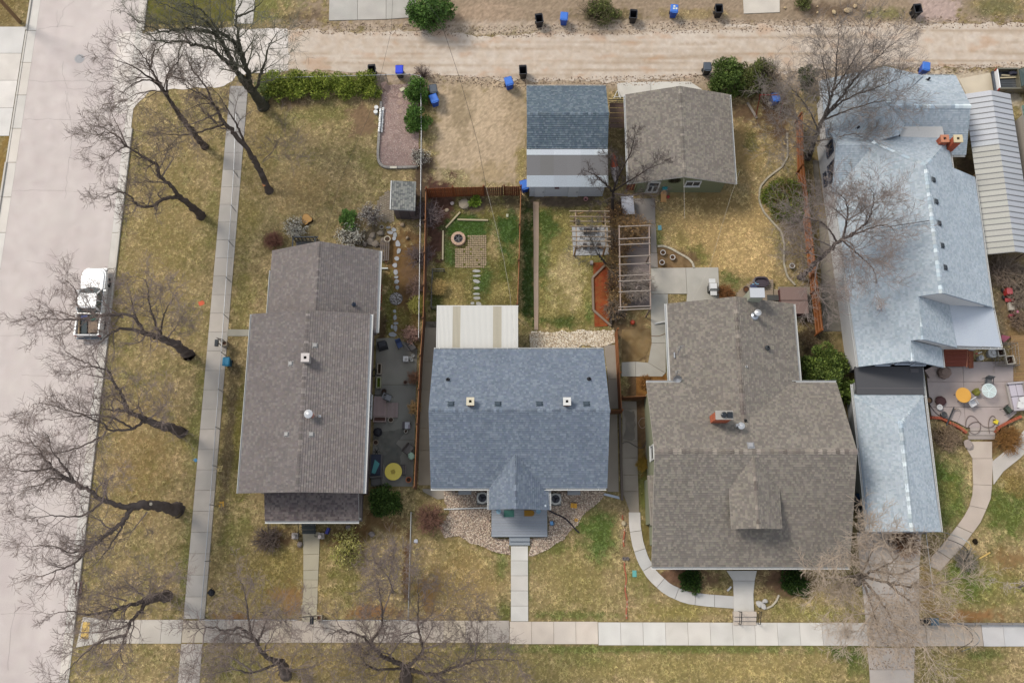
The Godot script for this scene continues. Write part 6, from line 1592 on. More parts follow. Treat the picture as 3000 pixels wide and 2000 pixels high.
	for a in [[1126, 250, .3, "pinkish flagstone leaning by the lane fence", .5], [1132, 256, 1.1, "thin flagstone leaning beside another by the lane fence", .9]]:
		m = NB(K(190, 160, 146)); m.box(P(a[0], a[1], .25), V(.5, .06, .55), Basis(Vector3.UP, a[2]) * Basis(Vector3.RIGHT, a[4])); solo("flagstone", a[3], "stone", m, M.stone, P(a[0], a[1]))
	# stumps
	var sp := P(900, 645)
	var stump := thing("tree_stump", "broad freshly cut pale tree stump on the rear lawn", "stump", sp)
	var rim := PackedVector2Array()
	for k in 18:
		var a := TAU * k / 18; rim.push_back(Vector2(sp.x, sp.z) + Vector2(cos(a), sin(a)) * (.42 + .07 * sin(a * 3 + 1) + rng.randf_range(-.03, .03) + (.12 if absf(a - 1.6) < .3 else 0.0)))
	m = NB(K(96, 80, 62)); m.prism(rim, -.05, .3); part("bark", m, M.bark, stump)
	var cut := PackedVector2Array()
	for p in rim: cut.push_back(Vector2(sp.x, sp.z) + (p - Vector2(sp.x, sp.z)) * .94)
	m = NB(K(216, 166, 98)); m.prism(cut, .2, .31); part("cut_face", m, M.wood, stump)
	# truck on the street
	pickup("white pickup truck parked at the kerb under the bare elm", -32.55, -19.9, 0.0, K(244, 244, 242), true)
	pickup("olive brown pickup backed up beside the metal carport, tailgate white", 42.85, -39.1, -PI / 2, K(98, 92, 74), false)
	# fire pit
	var fp := P(1343, 702)
	var fire := thing("fire_pit", "round fire pit ringed with tan blocks on the green lawn", "fire pit", fp)
	for k in 12:
		var a := TAU * k / 12; m = NB(vary(K(206, 172, 146), .08))
		var p := []
		for y in [0.0, .32]:
			for e in [[.58, -1], [.58, 1], [.36, 1], [.36, -1]]:
				var an: float = a + e[1] * (TAU / 24 - .012); p.append(fp + V(cos(an) * e[0], y, -sin(an) * e[0]))
		m.hexa(p); part("block", m, M.stone, fire)
	m = NB(K(86, 84, 84)); m.lathe(fp + V(0, .1, 0), [[.36, 0], [.3, .02], [0, .05]], 20); part("ash_bed", m, M.dirt, fire)
	m = NB(K(150, 150, 152))
	for k in 5: m.rod(fp + V(cos(k * 1.3) * .3, .34, sin(k * 1.3) * .3), fp + V(-cos(k * 1.3 + .4) * .3, .34, -sin(k * 1.3 + .4) * .3), .012, 5)
	m.lathe(fp + V(0, .32, 0), [[.34, 0], [.36, .02], [.34, .03]], 20); part("grate", m, M.metal, fire)
	lump("boulder", "large pale flat topped boulder beside the lime green shrub", "rock", 1360, 600, V(.46, .22, .46), K(176, 162, 140), M.stone, .08)
	lump("garden_rock", "white rounded stone on the dark mulch", "rock", 1325, 596, V(.16, .1, .17), K(206, 190, 184), M.stone)
	lump("garden_rock", "square tan stone on the dark mulch", "rock", 1309, 616, V(.16, .08, .2), K(186, 166, 138), M.stone)
	m = NB(K(190, 190, 160)); m.box(P(1486, 631, .02), V(.18, .05, .26)); solo("valve_cover", "small pale valve cover in the green lawn", "valve cover", m, M.plastic, P(1486, 631))
	# cold frame by the patio cover
	var cf := thing("raised_bed", "wire sided raised bed of dry straw beside the patio cover", "raised bed", P(1285, 850))
	m = NB(K(112, 108, 100))
	var f0 := P(1268, 795); var f1 := P(1302, 795); var f2 := P(1264, 905); var f3 := P(1284, 905)
	for y in [.1, .6]:
		m.bar(f0 + V(0, y, 0), f1 + V(0, y, 0), .05, .05); m.bar(f0 + V(0, y, 0), f2 + V(0, y, 0), .05, .05); m.bar(f2 + V(0, y, 0), f3 + V(0, y, 0), .05, .05)
	for f in [f0, f1, f2, f3, f0.lerp(f2, .5)]: m.box(f + V(0, .3, 0), V(.06, .62, .06))
	part("frame", m, M.wood, cf)
	# side garden pots and boxes
	for a in [[1119, 668, .15, .25, K(190, 184, 172), "pale empty pot beside the flowering shrub"], [1136, 704, .24, .35, K(206, 194, 172), "large cream pot with dry stems by the stepping stones"], [1132, 768, .1, .2, K(190, 130, 90), "small orange pot by the mauve wall"]]:
		pot(a[5], a[0], a[1], a[2], a[3], a[4], K(90, 74, 60))
	for k in 6: pot("terracotta pot in a row along the mauve house wall", 1116 - k * .4, [840, 852, 868, 876, 885, 905][k], .13, .2, K(190, 104, 74), K(110, 70, 50), 0, "terracotta pots by the mauve wall")
	m = NB(K(112, 100, 92))
	for k in 5: m.box(P(1119 + k * 1.2 - k * 0, 735 + 0, .35) + V(-.1 + k * .12, 0, 0), V(.1, .05, 1.6))
	m.box(P(1120, 720, .2), V(.5, .3, .08)); m.box(P(1118, 750, .2), V(.5, .3, .08)); solo("garden_bench", "weathered slatted bench at the corner of the grey-brown house", "bench", m, M.wood, P(1120, 735))
	m = NB(K(222, 228, 220)); m.box(P(1125, 786, .15), V(.6, .1, .1)); m.box(P(1123, 763, .15), V(.5, .06, .06)); solo("garden_stake", "white stake lying beside the house wall", "stake", m, M.paint, P(1125, 786))
	# narrow patio of the grey-brown house
	var pa := .045
	var grill := thing("covered_grill", "barbecue grill under a dark cover at the top of the narrow patio", "grill", P(1122, 1016), "", .3, true)
	m = NB(K(62, 62, 66)); m.taper(V(0, .05, 0), Vector2(.75, .6), Vector2(.6, .5), .85); m.taper(V(0, .9, 0), Vector2(.6, .5), Vector2(.4, .3), .12); part("cover", m, M.dull, grill)
	m = NB(K(40, 40, 42)); m.rod(V(-.4, .7, .2), V(.4, .7, .2), .02); part("handle", m, M.metal, grill)
	chair("small blue metal chair on the narrow patio", 1172, 1013, pa, .4, K(60, 62, 66), K(70, 88, 130), "", .4)
	var fur := [[1206, 1018, 2.2, "dark armchair facing the narrow patio", K(84, 80, 80)], [1198, 1318, .9, "grey armchair near the board fence with a mint cushion", K(122, 114, 110)], [1180, 1379, -1.57, "grey chair pulled up to the yellow table", K(112, 104, 100)], [1105, 1412, 0.1, "dark lounge chair at the end of the narrow patio", K(100, 98, 96)]]
	for f in fur: chair(f[3], f[0], f[1], pa, f[2], K(58, 54, 52), f[4], "", .72)
	lump("cushion", "mint green cushion on the grey armchair", "cushion", 1205, 1336, V(.3, .12, .26), K(160, 190, 172), M.dull, .06, .45)
	round_table("round yellow patio table beside the yew shrub", 1152, 1381, pa, .64, K(236, 212, 84), M.plastic)
	m = NB(K(170, 148, 60)); m.box(P(1152, 1384, .82), V(.16, .1, .16)); m.box(P(1151, 1381, .8), V(.3, .02, .28), Basis(Vector3.UP, .4)); solo("table_lantern", "small brass lantern on the yellow patio table", "lantern", m, M.metal, P(1152, 1384, .77))
	var ln := thing("lounge_sofa", "low sofa with dark navy cushions and a teal throw by the wall", "sofa", P(1102, 1365))
	m = NB(K(108, 104, 100)); m.box(P(1102, 1365, .18), V(.95, .28, 1.75)); part("frame", m, M.wood, ln)
	m = NB(K(50, 56, 72)); m.box(P(1101, 1362, .38), V(.7, .14, 1.55)); part("cushion", m, M.dull, ln)
	m = NB(K(84, 156, 156))
	m.hexa([P(1088, 1384, .45), P(1098, 1388, .45), P(1112, 1358, .45), P(1098, 1346, .45), P(1088, 1384, .5), P(1098, 1388, .5), P(1112, 1358, .5), P(1098, 1346, .5)]); part("throw", m, M.dull, ln)
	m = NB(K(38, 38, 40))
	m.blob(P(1107, 1266, .4), V(.36, .42, .34), .12, 5); solo("kettle_grill", "round black covered kettle grill against the mauve wall", "grill", m, M.dull, P(1107, 1266))
	planter("long weathered planter box with bare soil by the wall", 1113, 1083, .34, .86, .4, K(178, 164, 146), K(70, 54, 44))
	planter("long planter box full of green moss by the wall", 1111, 1123, .34, .86, .4, K(178, 176, 140), K(92, 110, 36))
	m = NB(K(50, 48, 48))
	for k in 3: m.lathe(P(1096, 1092, .35 + k * .12), [[.3 - k * .03, 0], [.32 - k * .03, .02], [.3 - k * .03, .04]], 14, Basis(Vector3.BACK, .9))
	solo("hose_hanger", "black wire hose hanger on the mauve wall", "hanger", m, M.metal, P(1096, 1092, .3))
	var wd := thing("side_deck", "small weathered wooden deck and steps at the patio door", "deck", P(1130, 1195))
	for k in 8:
		m = NB(vary(K(172, 150, 146), .06)); m.box(P(1096 + k * 4.6, 1190, .38), V(.118, .04, 1.5)); part("board", m, M.wood, wd)
	for k in 6:
		m = NB(vary(K(166, 148, 142), .06)); m.box(P(1133 + k * 6, 1201, .32 - .08 * int(k / 2.0)), V(.15, .04, 1.15)); part("step", m, M.wood, wd)
	m = NB(K(54, 48, 46)); m.bar(P(1094, 1157, 1.2), P(1130, 1157, 1.2), .06, .05); m.rod(P(1130, 1157, 0), P(1130, 1157, 1.2), .03); m.rod(P(1096, 1157, .4), P(1096, 1157, 1.2), .03); part("railing", m, M.wood, wd)
	planter("open wooden trough at the foot of the small deck", 1114, 1230, .95, .4, .42, K(176, 156, 148), K(110, 84, 76))
	chair("black wrought iron chair with a pale cushion on the small deck", 1138, 1168, .32, 1.2, K(40, 40, 42), K(150, 152, 154), "", .45)
	for a in [[1146, 1231, .2, .3, K(178, 166, 150), "round pot of dead stems by the deck steps"], [1126, 1148, .2, .3, K(84, 74, 70), "dark round pot at the deck railing"], [1102, 1297, .19, .3, K(160, 142, 122), "pot of dried grasses by the mauve wall"], [1188, 1121, .13, .2, K(126, 84, 70), "small brown pot alone near the board fence"], [1198, 1406, .2, .34, K(206, 120, 72), "bright orange terracotta pot beside the yew"], [1190, 1264, .14, .25, K(206, 200, 186), "pale round pot by the cluttered crate"]]:
		pot(a[5], a[0], a[1], a[2], a[3], a[4], K(80, 66, 54), pa)
	m = NB(K(232, 230, 226)); m.box(P(1189, 1052, .22), V(.4, .36, .4)); m.col = K(180, 176, 172); m.box(P(1189, 1052, .41), V(.2, .03, .2)); solo("storage_cube", "white square box on the patio near the fence", "box", m, M.plastic, P(1189, 1052))
	for a in [[1203, 1050], [1207, 1056], [1211, 1043]]:
		m = NB(K(222, 220, 212)); m.lathe(P(a[0], a[1], pa), [[.08, 0], [.11, .2], [.12, .22], [.09, .22], [.08, .1], [0, .1]], 12); solo("small_pot", "small white pot in the cluster beside the white box", "pot", m, M.dull, P(a[0], a[1]), "cluster of white pots")
	var crate := NB(K(96, 88, 90))
	crate.box(P(1190, 1246, .2), V(.55, .36, .5)); crate.col = K(206, 206, 212); crate.box(P(1193, 1246, .42), V(.36, .1, .5)); crate.col = K(150, 140, 150); crate.box(P(1199, 1250, .44), V(.15, .12, .3)); solo("cluttered_crate", "dark crate heaped with pale odds and ends by the fence", "crate", crate, M.dull, P(1190, 1246))
	m = NB(K(52, 48, 46))
	for k in 3: m.bar(P(1103, 1323, .06) + V(cos(k * 1.05) * .28, 0, sin(k * 1.05) * .28), P(1103, 1323, .06) - V(cos(k * 1.05) * .28, 0, sin(k * 1.05) * .28), .04, .04)
	m.rod(P(1103, 1323, 0), P(1103, 1323, .4), .03); solo("umbrella_stand", "black cross shaped umbrella stand by the wall", "stand", m, M.metal, P(1103, 1323))
	more_objects()

func plan(w: float, z0: float, z1: float, rf: float, rb: float) -> PackedVector2Array: # plan outline with rounded corners, front at -z
	var p := PackedVector2Array()
	var h := w * .5
	for c in [[h, z0, rf, -90.0, 1], [h, z1, rb, 0.0, 1], [-h, z1, rb, 90.0, -1], [-h, z0, rf, 180.0, -1]]:
		var cx: float = c[0] - c[2] * c[4]; var cz: float = c[1] + (c[2] if c[1] == z0 else -c[2])
		for k in 5:
			var a := deg_to_rad(c[3] + k * 22.5)
			p.push_back(Vector2(cx + cos(a) * c[2], cz + sin(a) * c[2]))
	return p
func loft(m: MB, a: PackedVector2Array, ya: float, b: PackedVector2Array, yb: float, cap := true) -> void:
	var n := a.size()
	for i in n:
		var j := (i + 1) % n
		m.quad(V(a[j].x, ya, a[j].y), V(a[i].x, ya, a[i].y), V(b[i].x, yb, b[i].y), V(b[j].x, yb, b[j].y))
	if cap: m.prism(b, yb - .0005, yb)
func pickup(label: String, x: float, z: float, turn: float, q: Color, load_: bool) -> void:
	var t := thing("pickup_truck", label, "truck", V(x, .012, z), "", turn, true)
	var m := NB(q)
	var L0 := -2.72
	loft(m, plan(1.9, L0, .95, .5, .05), .42, plan(1.98, L0 - .02, .95, .55, .05), .75, false)
	loft(m, plan(1.98, L0 - .02, .95, .55, .05), .75, plan(1.9, L0 + .04, .95, .55, .05), .98)
	loft(m, plan(1.84, L0 + .08, -.9, .55, .1), .98, plan(1.66, L0 + .2, -.95, .55, .1), 1.1)
	for s in [-1, 1]: # bed sides
		m.hexa([V(s * .92 - .07, .42, 2.68), V(s * .92 + .07, .42, 2.68), V(s * .92 + .07, .42, .94), V(s * .92 - .07, .42, .94), V(s * .91 - .06, 1.06, 2.68), V(s * .91 + .06, 1.06, 2.68), V(s * .91 + .06, 1.06, .94), V(s * .91 - .06, 1.06, .94)])
	m.box(V(0, .78, .99), V(1.72, .58, .06))
	part("body", m, M.car_paint, t)
	m = NB(q)
	var rf := plan(1.5, -.42, .62, .2, .14)
	loft(m, plan(1.56, -.5, .7, .22, .14), 1.62, rf, 1.7)
	for s in [-1, 1]:
		m.bar(V(s * .86, 1.0, -1.1), V(s * .72, 1.63, -.42), .07, .06); m.bar(V(s * .86, .98, .84), V(s * .72, 1.63, .62), .12, .1); m.bar(V(s * .87, .98, 0), V(s * .74, 1.63, .1), .07, .06)
	part("cab", m, M.car_paint, t)
	var gl := Color(.05, .07, .07)
	m = NB(gl)
	for k in 6: # curved windscreen
		var a0 := -1.0 + k / 3.0; var a1 := -1.0 + (k + 1) / 3.0
		m.quad(V(a0 * .84, 1.03, -1.22 + a0 * a0 * .22), V(a0 * .7, 1.63, -.5 + a0 * a0 * .1), V(a1 * .7, 1.63, -.5 + a1 * a1 * .1), V(a1 * .84, 1.03, -1.22 + a1 * a1 * .22))
	part("windscreen", m, M.glass, t)
	m = NB(gl); m.quad(V(-.78, 1.02, .9), V(.78, 1.02, .9), V(.68, 1.62, .68), V(-.68, 1.62, .68)); part("rear_window", m, M.glass, t)
	for s in [-1, 1]:
		for d in [[-.98, -.03, -.4, .07], [.03, .8, .13, .58]]:
			m = NB(gl)
			m.quad(V(s * .87, 1.0, d[0]), V(s * .87, 1.0, d[1]), V(s * .74, 1.61, d[3]), V(s * .74, 1.61, d[2])); part("side_window", m, M.glass, t)
		m = NB(q); m.box(V(s * 1.06, 1.08, -.85), V(.2, .16, .1)); part("mirror", m, M.car_paint, t)
		m = NB(K(210, 214, 216)); m.box(V(s * .72, .72, L0 + .06), V(.36, .2, .1), Basis(Vector3.UP, -s * .35)); part("headlight", m, M.plastic, t)
		m = NB(K(176, 20, 20)); m.box(V(s * .91, .82, 2.69), V(.15, .3, .05)); part("tail_light", m, M.plastic, t)
		for zz in [-1.72, 1.72]:
			m = NB(Color(.018, .018, .018))
			var bs := Basis(Vector3.BACK, PI / 2)
			m.lathe(V(s * .86, .38, zz), [[.22, -.11], [.36, -.11], [.38, -.06], [.38, .06], [.36, .11], [.22, .11]], 18, bs)
			var w := part("wheel", m, M.rubber, t)
			m = NB(K(150, 152, 156)); m.lathe(V(s * (.86 + .05), .38, zz), [[0, -.04], [.23, -.04], [.23, .04], [0, .04]], 14, bs); part("rim", m, M.metal, w)
			m = NB(Color(q.r * .85, q.g * .85, q.b * .85))
			var pts := PackedVector3Array(); var rr := PackedFloat32Array()
			for k in 9:
				var a := PI * k / 8.0; pts.push_back(V(s * .98, .38 + sin(a) * .46, zz - cos(a) * .46)); rr.push_back(.04)
			m.tube(pts, rr, 5); part("wheel_arch", m, M.car_paint, t)
	m = NB(K(70, 72, 74)); m.box(V(0, .52, 1.8), V(1.72, .06, 1.75)); part("bed_floor", m, M.dull, t)
	for k in 11:
		m = NB(K(110, 112, 114)); m.box(V(-.78 + k * .156, .56, 1.8), V(.07, .03, 1.72)); part("bed_rib", m, M.metal, t)
	m = NB(K(200, 200, 200) if load_ else K(236, 236, 236)); m.box(V(0, .78, 2.66), V(1.74, .52, .07)); part("tailgate", m, M.car_paint, t)
	m = NB(K(96, 104, 114)); m.box(V(0, .5, 2.82), V(1.86, .2, .16)); part("rear_bumper", m, M.metal, t)
	m = NB(K(190, 192, 194)); m.box(V(0, .5, L0 - .06), V(1.6, .2, .14)); part("front_bumper", m, M.metal, t)
	m = NB(K(50, 52, 54)); m.box(V(0, .74, L0 - .01), V(.9, .2, .06)); part("grille", m, M.plastic, t)
	if load_:
		m = NB(K(226, 224, 220)); m.bar(V(-.95, 1.32, 1.05), V(.95, 1.32, 1.05), .06, .08); m.bar(V(-.9, 1.0, 1.05), V(-.9, 1.32, 1.05), .05, .05); m.bar(V(.9, 1.0, 1.05), V(.9, 1.32, 1.05), .05, .05); part("rack", m, M.metal, t)
		var cargo := [["tool_box", "blue tool box in the bed of the white pickup", V(-.35, .85, 1.25), V(.5, .25, .3), K(50, 90, 170)], ["tarp", "folded green tarp in the bed of the white pickup", V(.35, .8, 1.28), V(.6, .2, .35), K(60, 120, 104)], ["cargo_board", "dark board lying in the bed of the white pickup", V(-.4, .68, 1.95), V(.45, .12, 1.1), K(66, 76, 80)], ["cardboard", "brown cardboard in the bed of the white pickup", V(.3, .7, 1.95), V(.7, .1, .9), K(150, 128, 106)], ["wood_scrap", "pale plank along the bed wall of the white pickup", V(-.74, .8, 1.9), V(.1, .2, 1.4), K(190, 164, 126)]]
		for c in cargo:
			m = NB(c[4]); var at: Vector3 = V(x, .012, z) + c[2]; m.box(at, c[3], Basis(Vector3.UP, .1)); solo(c[0], c[1], c[0].replace("_", " "), m, M.dull, at)
	else:
		m = NB(K(204, 190, 156)); var at := V(x, .68, z) + V(-1.6, 0, -.28); m.box(at, V(1.5, .06, .12), Basis(Vector3.UP, .04)); m.box(at + V(.1, .02, -.18), V(1.4, .05, .1), Basis(Vector3.UP, -.05)); solo("lumber", "two pale boards in the bed of the olive pickup", "lumber", m, M.wood, at)
		m = NB(K(46, 46, 58)); var a2 := V(x, .75, z) + V(-1.2, 0, -.62); m.blob(a2, V(.5, .22, .22), .2, 9); solo("dark_bag", "dark bag in the bed of the olive pickup", "bag", m, M.dull, a2)

func ac_unit(label: String, px: float, py: float) -> void:
	var at := P(px, py, .85); at.y = 0
	var t := thing("air_conditioner", label, "air conditioner", at, "", 0, true)
	var m := NB(K(86, 88, 92)); loft(m, plan(.72, -.36, .36, .12, .12), .08, plan(.72, -.36, .36, .12, .12), .8); part("body", m, M.metal, t)
	m = NB(K(206, 204, 196)); m.lathe(V(0, .8, 0), [[.43, 0], [.42, .05], [.31, .06], [.3, .02]], 20); m.col = K(206, 204, 196)
	for s in [-1, 1]:
		for w in [-1, 1]: m.box(V(s * .29, .82, w * .29), V(.13, .05, .13))
	part("top_ring", m, M.paint, t)
	m = NB(K(34, 36, 40))
	for k in 3: m.box(V(0, .79, 0) + Basis(Vector3.UP, TAU * k / 3) * V(.15, 0, 0), V(.28, .02, .15), Basis(Vector3.UP, TAU * k / 3) * Basis(Vector3.RIGHT, .3))
	m.lathe(V(0, .76, 0), [[.09, 0], [.09, .06], [0, .07]], 10); part("fan", m, M.dull, t)
	m = NB(K(50, 52, 56))
	for k in 5: m.lathe(V(0, .845, 0), [[.06 + k * .055, 0], [.066 + k * .055, .006]], 18)
	for k in 4: m.bar(V(-.3, .85, 0).rotated(Vector3.UP, k * PI / 4), V(.3, .85, 0).rotated(Vector3.UP, k * PI / 4), .01, .01)
	part("guard", m, M.metal, t)
	m = NB(K(120, 118, 112)); m.box(V(0, .04, 0), V(.9, .08, .9)); part("pad", m, M.concrete, t)

func more_objects() -> void:
	var m: MB
	ac_unit("round topped air conditioner beside the porch, shrub side", 1413, 1458)
	ac_unit("round topped air conditioner on a dark mat, hose side of the porch", 1628, 1461)
	loops("drain_hose", "black corrugated drain hose curving from the porch over the gravel", "hose", [[1609, 1494, .3], [1625, 1504], [1650, 1515], [1672, 1534], [1688, 1552], [1697, 1560]], .055, K(40, 38, 40))
	for a in [[1362, 1437], [1681, 1438]]:
		var at := P(a[0], a[1] + 4); var w := thing("window_well", "grey slatted window well cover under the front eave, one of two", "window well", at, "window well covers")
		m = NB(K(170, 174, 178)); m.box(at + V(0, .1, 0), V(.95, .16, .4)); part("box", m, M.metal, w)
		for k in 6:
			m = NB(K(206, 208, 210)); m.box(at + V(0, .19, -.16 + k * .065), V(.93, .02, .035)); part("slat", m, M.metal, w)
	m = NB(K(236, 172, 30)); m.box(P(1681, 1481, .12), V(.46, .2, .34), Basis(Vector3.UP, -.08)); m.col = K(206, 146, 24); m.box(P(1681, 1482, .23), V(.05, .04, .3)); solo("yellow_crate", "bright yellow plastic box on the gravel", "box", m, M.plastic, P(1681, 1481))
	m = NB(K(236, 176, 40)); m.lathe(P(1688, 1523, .03), [[.07, 0], [.12, .06], [.12, .1], [.06, .1]], 10); solo("toy_pail", "small yellow toy on the gravel edge", "toy", m, M.plastic, P(1688, 1523))
	m = NB(K(110, 172, 226)); m.box(P(1616, 1532, .14), V(.22, .14, .26), Basis(Vector3.UP, .2)); m.col = K(60, 96, 130); m.lathe(P(1618, 1533, .05), [[.15, 0], [.17, .08], [.12, .1]], 10); solo("toy_cart", "light blue toy beside the porch deck", "toy", m, M.plastic, P(1616, 1532))
	m = NB(K(214, 216, 226)); m.blob(P(1219, 1586, .06), V(.18, .06, .16), .3, 8); solo("paper_scrap", "pale crumpled sheet on the lawn beside the wire fence", "litter", m, M.dull, P(1219, 1586))
	m = NB(K(70, 126, 112)); m.box(P(1491, 1504, .53), V(.74, .03, .5)); solo("doormat", "plain green doormat on the grey porch deck", "doormat", m, M.dull, P(1491, 1504, .5))
	m = NB(K(164, 120, 30)); m.box(P(1547, 1503, .53), V(.56, .03, .44)); m.lathe(P(1557, 1503, .516), [[.22, 0], [.22, .03], [0, .03]], 14); solo("doormat", "rounded brown and yellow doormat on the grey porch deck", "doormat", m, M.dull, P(1547, 1503, .5))
	for a in [[1461, 1499, "blue bird bath on the porch, green mat side"], [1577, 1499, "blue bird bath on the porch, brown mat side"]]:
		m = NB(K(140, 176, 196)); m.lathe(P(a[0], a[1], .5), [[.1, 0], [.04, .1], [.04, .45], [.17, .52], [.18, .54], [.12, .52], [0, .5]], 14); solo("bird_bath", a[2], "bird bath", m, M.dull, P(a[0], a[1], .5))
	m = NB(K(196, 204, 214)); m.hexa([P(1768, 1450), P(1816, 1462), P(1814, 1454), P(1772, 1444), P(1768, 1450, .12), P(1816, 1462, .03), P(1814, 1454, .03), P(1772, 1444, .12)]); solo("downspout", "pale metal downspout tray at the corner of the blue house", "downspout", m, M.tin, P(1780, 1452))
	m = NB(K(226, 226, 222)); m.bar(P(1300, 1491, .1), P(1432, 1487, .25), .08, .08); solo("downspout", "long white downspout lying across the gravel", "downspout", m, M.paint, P(1300, 1491))
	# brick edging line in the lawn
	var be := thing("brick_edging", "broken line of red bricks dividing the front lawns", "edging", P(1828, 1700))
	for k in 46:
		var y := 1512.0 + k * 6.6
		if (y > 1524 and y < 1548) or (y > 1602 and y < 1650): continue
		m = NB(vary(K(190, 112, 82) if rng.randf() < .8 else K(206, 170, 146), .12))
		m.box(P(1826 + (y - 1512) * .038 + sin(y * .09) * 2.2, y, .03), V(.09, .09, .17), Basis(Vector3.UP, rng.randf_range(-.4, .4))); part("brick", m, M.stone, be)
	lump("garden_rock", "cream block in the brick edging line", "rock", 1827, 1533, V(.2, .14, .18), K(206, 190, 158), M.stone, .06)
	for a in [1828, 1838]:
		m = NB(K(130, 120, 118)); m.lathe(P(a, 1636), [[.13, 0], [.14, .12], [.1, .13], [.08, .05], [0, .05]], 10); solo("small_pot", "small grey clay pot in the brick edging line", "pot", m, M.dull, P(a, 1636), "grey pots in the edging")
	m = NB(K(110, 186, 176)); m.box(P(1859, 1680, .03), V(.3, .06, .46)); solo("valve_cover", "teal valve cover in the lawn by the curved walk", "valve cover", m, M.plastic, P(1859, 1680))
	m = NB(K(120, 180, 190)); m.box(P(1933, 667, .03), V(.28, .06, .4)); solo("valve_cover", "pale blue valve cover in the rear lawn", "valve cover", m, M.plastic, P(1933, 667))
	m = NB(K(206, 206, 206)); m.box(P(2137, 1724, .08), V(.12, .14, .42), Basis(Vector3.UP, -.8)); solo("sign_block", "small white block beside the entry walk", "block", m, M.paint, P(2137, 1724))
	for a in [[2224, 1768, .3], [2236, 1776, .22], [2240, 1760, .2]]: lump("garden_rock", "white stone in the little pile beside the front steps", "rock", a[0], a[1], V(a[2], .14, a[2] * .8), K(214, 210, 204), M.stone, .2, 0, "white stones by the steps")
	edging("bed_edging", "curved pale edging round the juniper beside the front steps", "edging", [[2244, 1782], [2262, 1774], [2276, 1758], [2282, 1742]], .12, .1, K(196, 186, 166), M.concrete)
	# rear yard of the wide house
	for a in [[1941, 743, "white rimmed pot in the mulch bed, top of three"], [1969, 757, "white rimmed pot in the mulch bed, near the lawn"], [1938, 772, "white rimmed pot in the mulch bed, near the concrete pad"]]: pot(a[2], a[0], a[1], .2, .32, K(222, 214, 206), K(92, 70, 52))
	pot("white pot beside the curving lawn edging", 2318, 782, .2, .34, K(216, 212, 206), K(110, 96, 80))
	var g := thing("gas_grill", "white gas grill with side shelves on the concrete pad", "grill", P(2082, 850), "", .0, true)
	m = NB(K(70, 72, 74)); m.box(V(0, .45, 0), V(.55, .75, .5)); part("cabinet", m, M.metal, g)
	m = NB(K(240, 240, 240)); m.taper(V(0, .82, 0), Vector2(.62, .62), Vector2(.5, .4), .3); part("hood", m, M.paint, g)
	for s in [-1, 1]:
		m = NB(K(232, 232, 230)); m.box(V(.03 * s, .84, s * .5), V(.5, .04, .34)); part("side_shelf", m, M.paint, g)
	m = NB(K(60, 60, 62)); m.rod(V(-.36, 1.0, -.25), V(-.36, 1.0, .25), .02); m.rod(V(.34, 1.02, -.3), V(.34, 1.02, .3), .015); part("handle", m, M.metal, g)
	for s in [-1, 1]:
		m = NB(Color(.02, .02, .02)); m.lathe(V(.22, .08, s * .2), [[0, -.03], [.08, -.03], [.08, .03], [0, .03]], 10, Basis(Vector3.RIGHT, PI / 2)); part("wheel", m, M.rubber, g)
	var dk := thing("wood_deck", "tan board deck with a cut corner behind the wide house", "deck", P(2220, 850))
	for k in 13:
		var y := 822.0 + k * 6.2
		var xl: float = maxf(2160, 2204 - k * 8.0) if k < 6 else 2158.0; var a := P(xl, y, .3); var b := P(2266, y, .3)
		m = NB(vary(K(168, 150, 128), .06)); m.bar(a, b, .158, .04); part("board", m, M.wood, dk)
	for k in 3:
		m = NB(vary(K(176, 158, 136), .05)); m.bar(P(2268, 850 + k * 6, .22), P(2286, 850 + k * 6, .22), .15, .04); part("step", m, M.wood, dk)
	m = NB(K(84, 82, 80)); m.box(P(2266, 872, .33), V(.95, .02, .46)); solo("doormat", "dark mat on the tan deck beside the hot tub", "mat", m, M.dull, P(2266, 872, .32))
	var ht := thing("hot_tub", "square hot tub under a folding brown cover", "hot tub", P(2328, 882))
	var hc := P(2328, 880, .95); hc.y = 0
	m = NB(K(96, 52, 48)); m.box(hc + V(0, .42, 0), V(2.0, .84, 2.05)); part("tub", m, M.wood, ht)
	for s in [-1, 1]:
		m = NB(K(146, 122, 113)); loft(m, plan(2.1, -.53, .53, .06, .06), 0, plan(2.06, -.51, .51, .06, .06), .1); m.shift(hc + V(0, .86, s * .54)); part("cover_half", m, M.dull, ht)
	m = NB(K(150, 140, 126)); m.box(P(2330, 885, .04), V(2.5, .08, 2.5)); solo("tub_pad", "pale base pad under the hot tub", "pad", m, M.concrete, P(2330, 885)); mark(pl([[2280, 840], [2385, 840], [2385, 935], [2280, 935]]))
	m = NB(K(84, 74, 80)); var bt := P(2228, 828, .4); loft(m, plan(1.1, -.35, .35, .32, .32), 0, plan(1.22, -.42, .42, .38, .38), .35, false); loft(m, plan(1.22, -.42, .42, .38, .38), .35, plan(1.04, -.3, .3, .28, .28), .38, false); loft(m, plan(1.04, -.3, .3, .28, .28), .38, plan(.9, -.22, .22, .2, .2), .2); m.shift(bt + V(0, -.06, 0)); solo("covered_stock_tank", "dark oval tub standing on the tan deck", "tub", m, M.plastic, P(2228, 828, .32))
	m = NB(K(52, 160, 206)); loft(m, plan(.58, -.42, .4, .26, .05), 0, plan(.62, -.46, .42, .28, .05), .25, false); loft(m, plan(.62, -.46, .42, .28, .05), .25, plan(.5, -.36, .34, .22, .05), .1); m.shift(P(2214, 860, .34)); solo("toy_sled", "bright blue plastic sled shaped tub on the deck", "sled", m, M.plastic, P(2214, 860, .32))
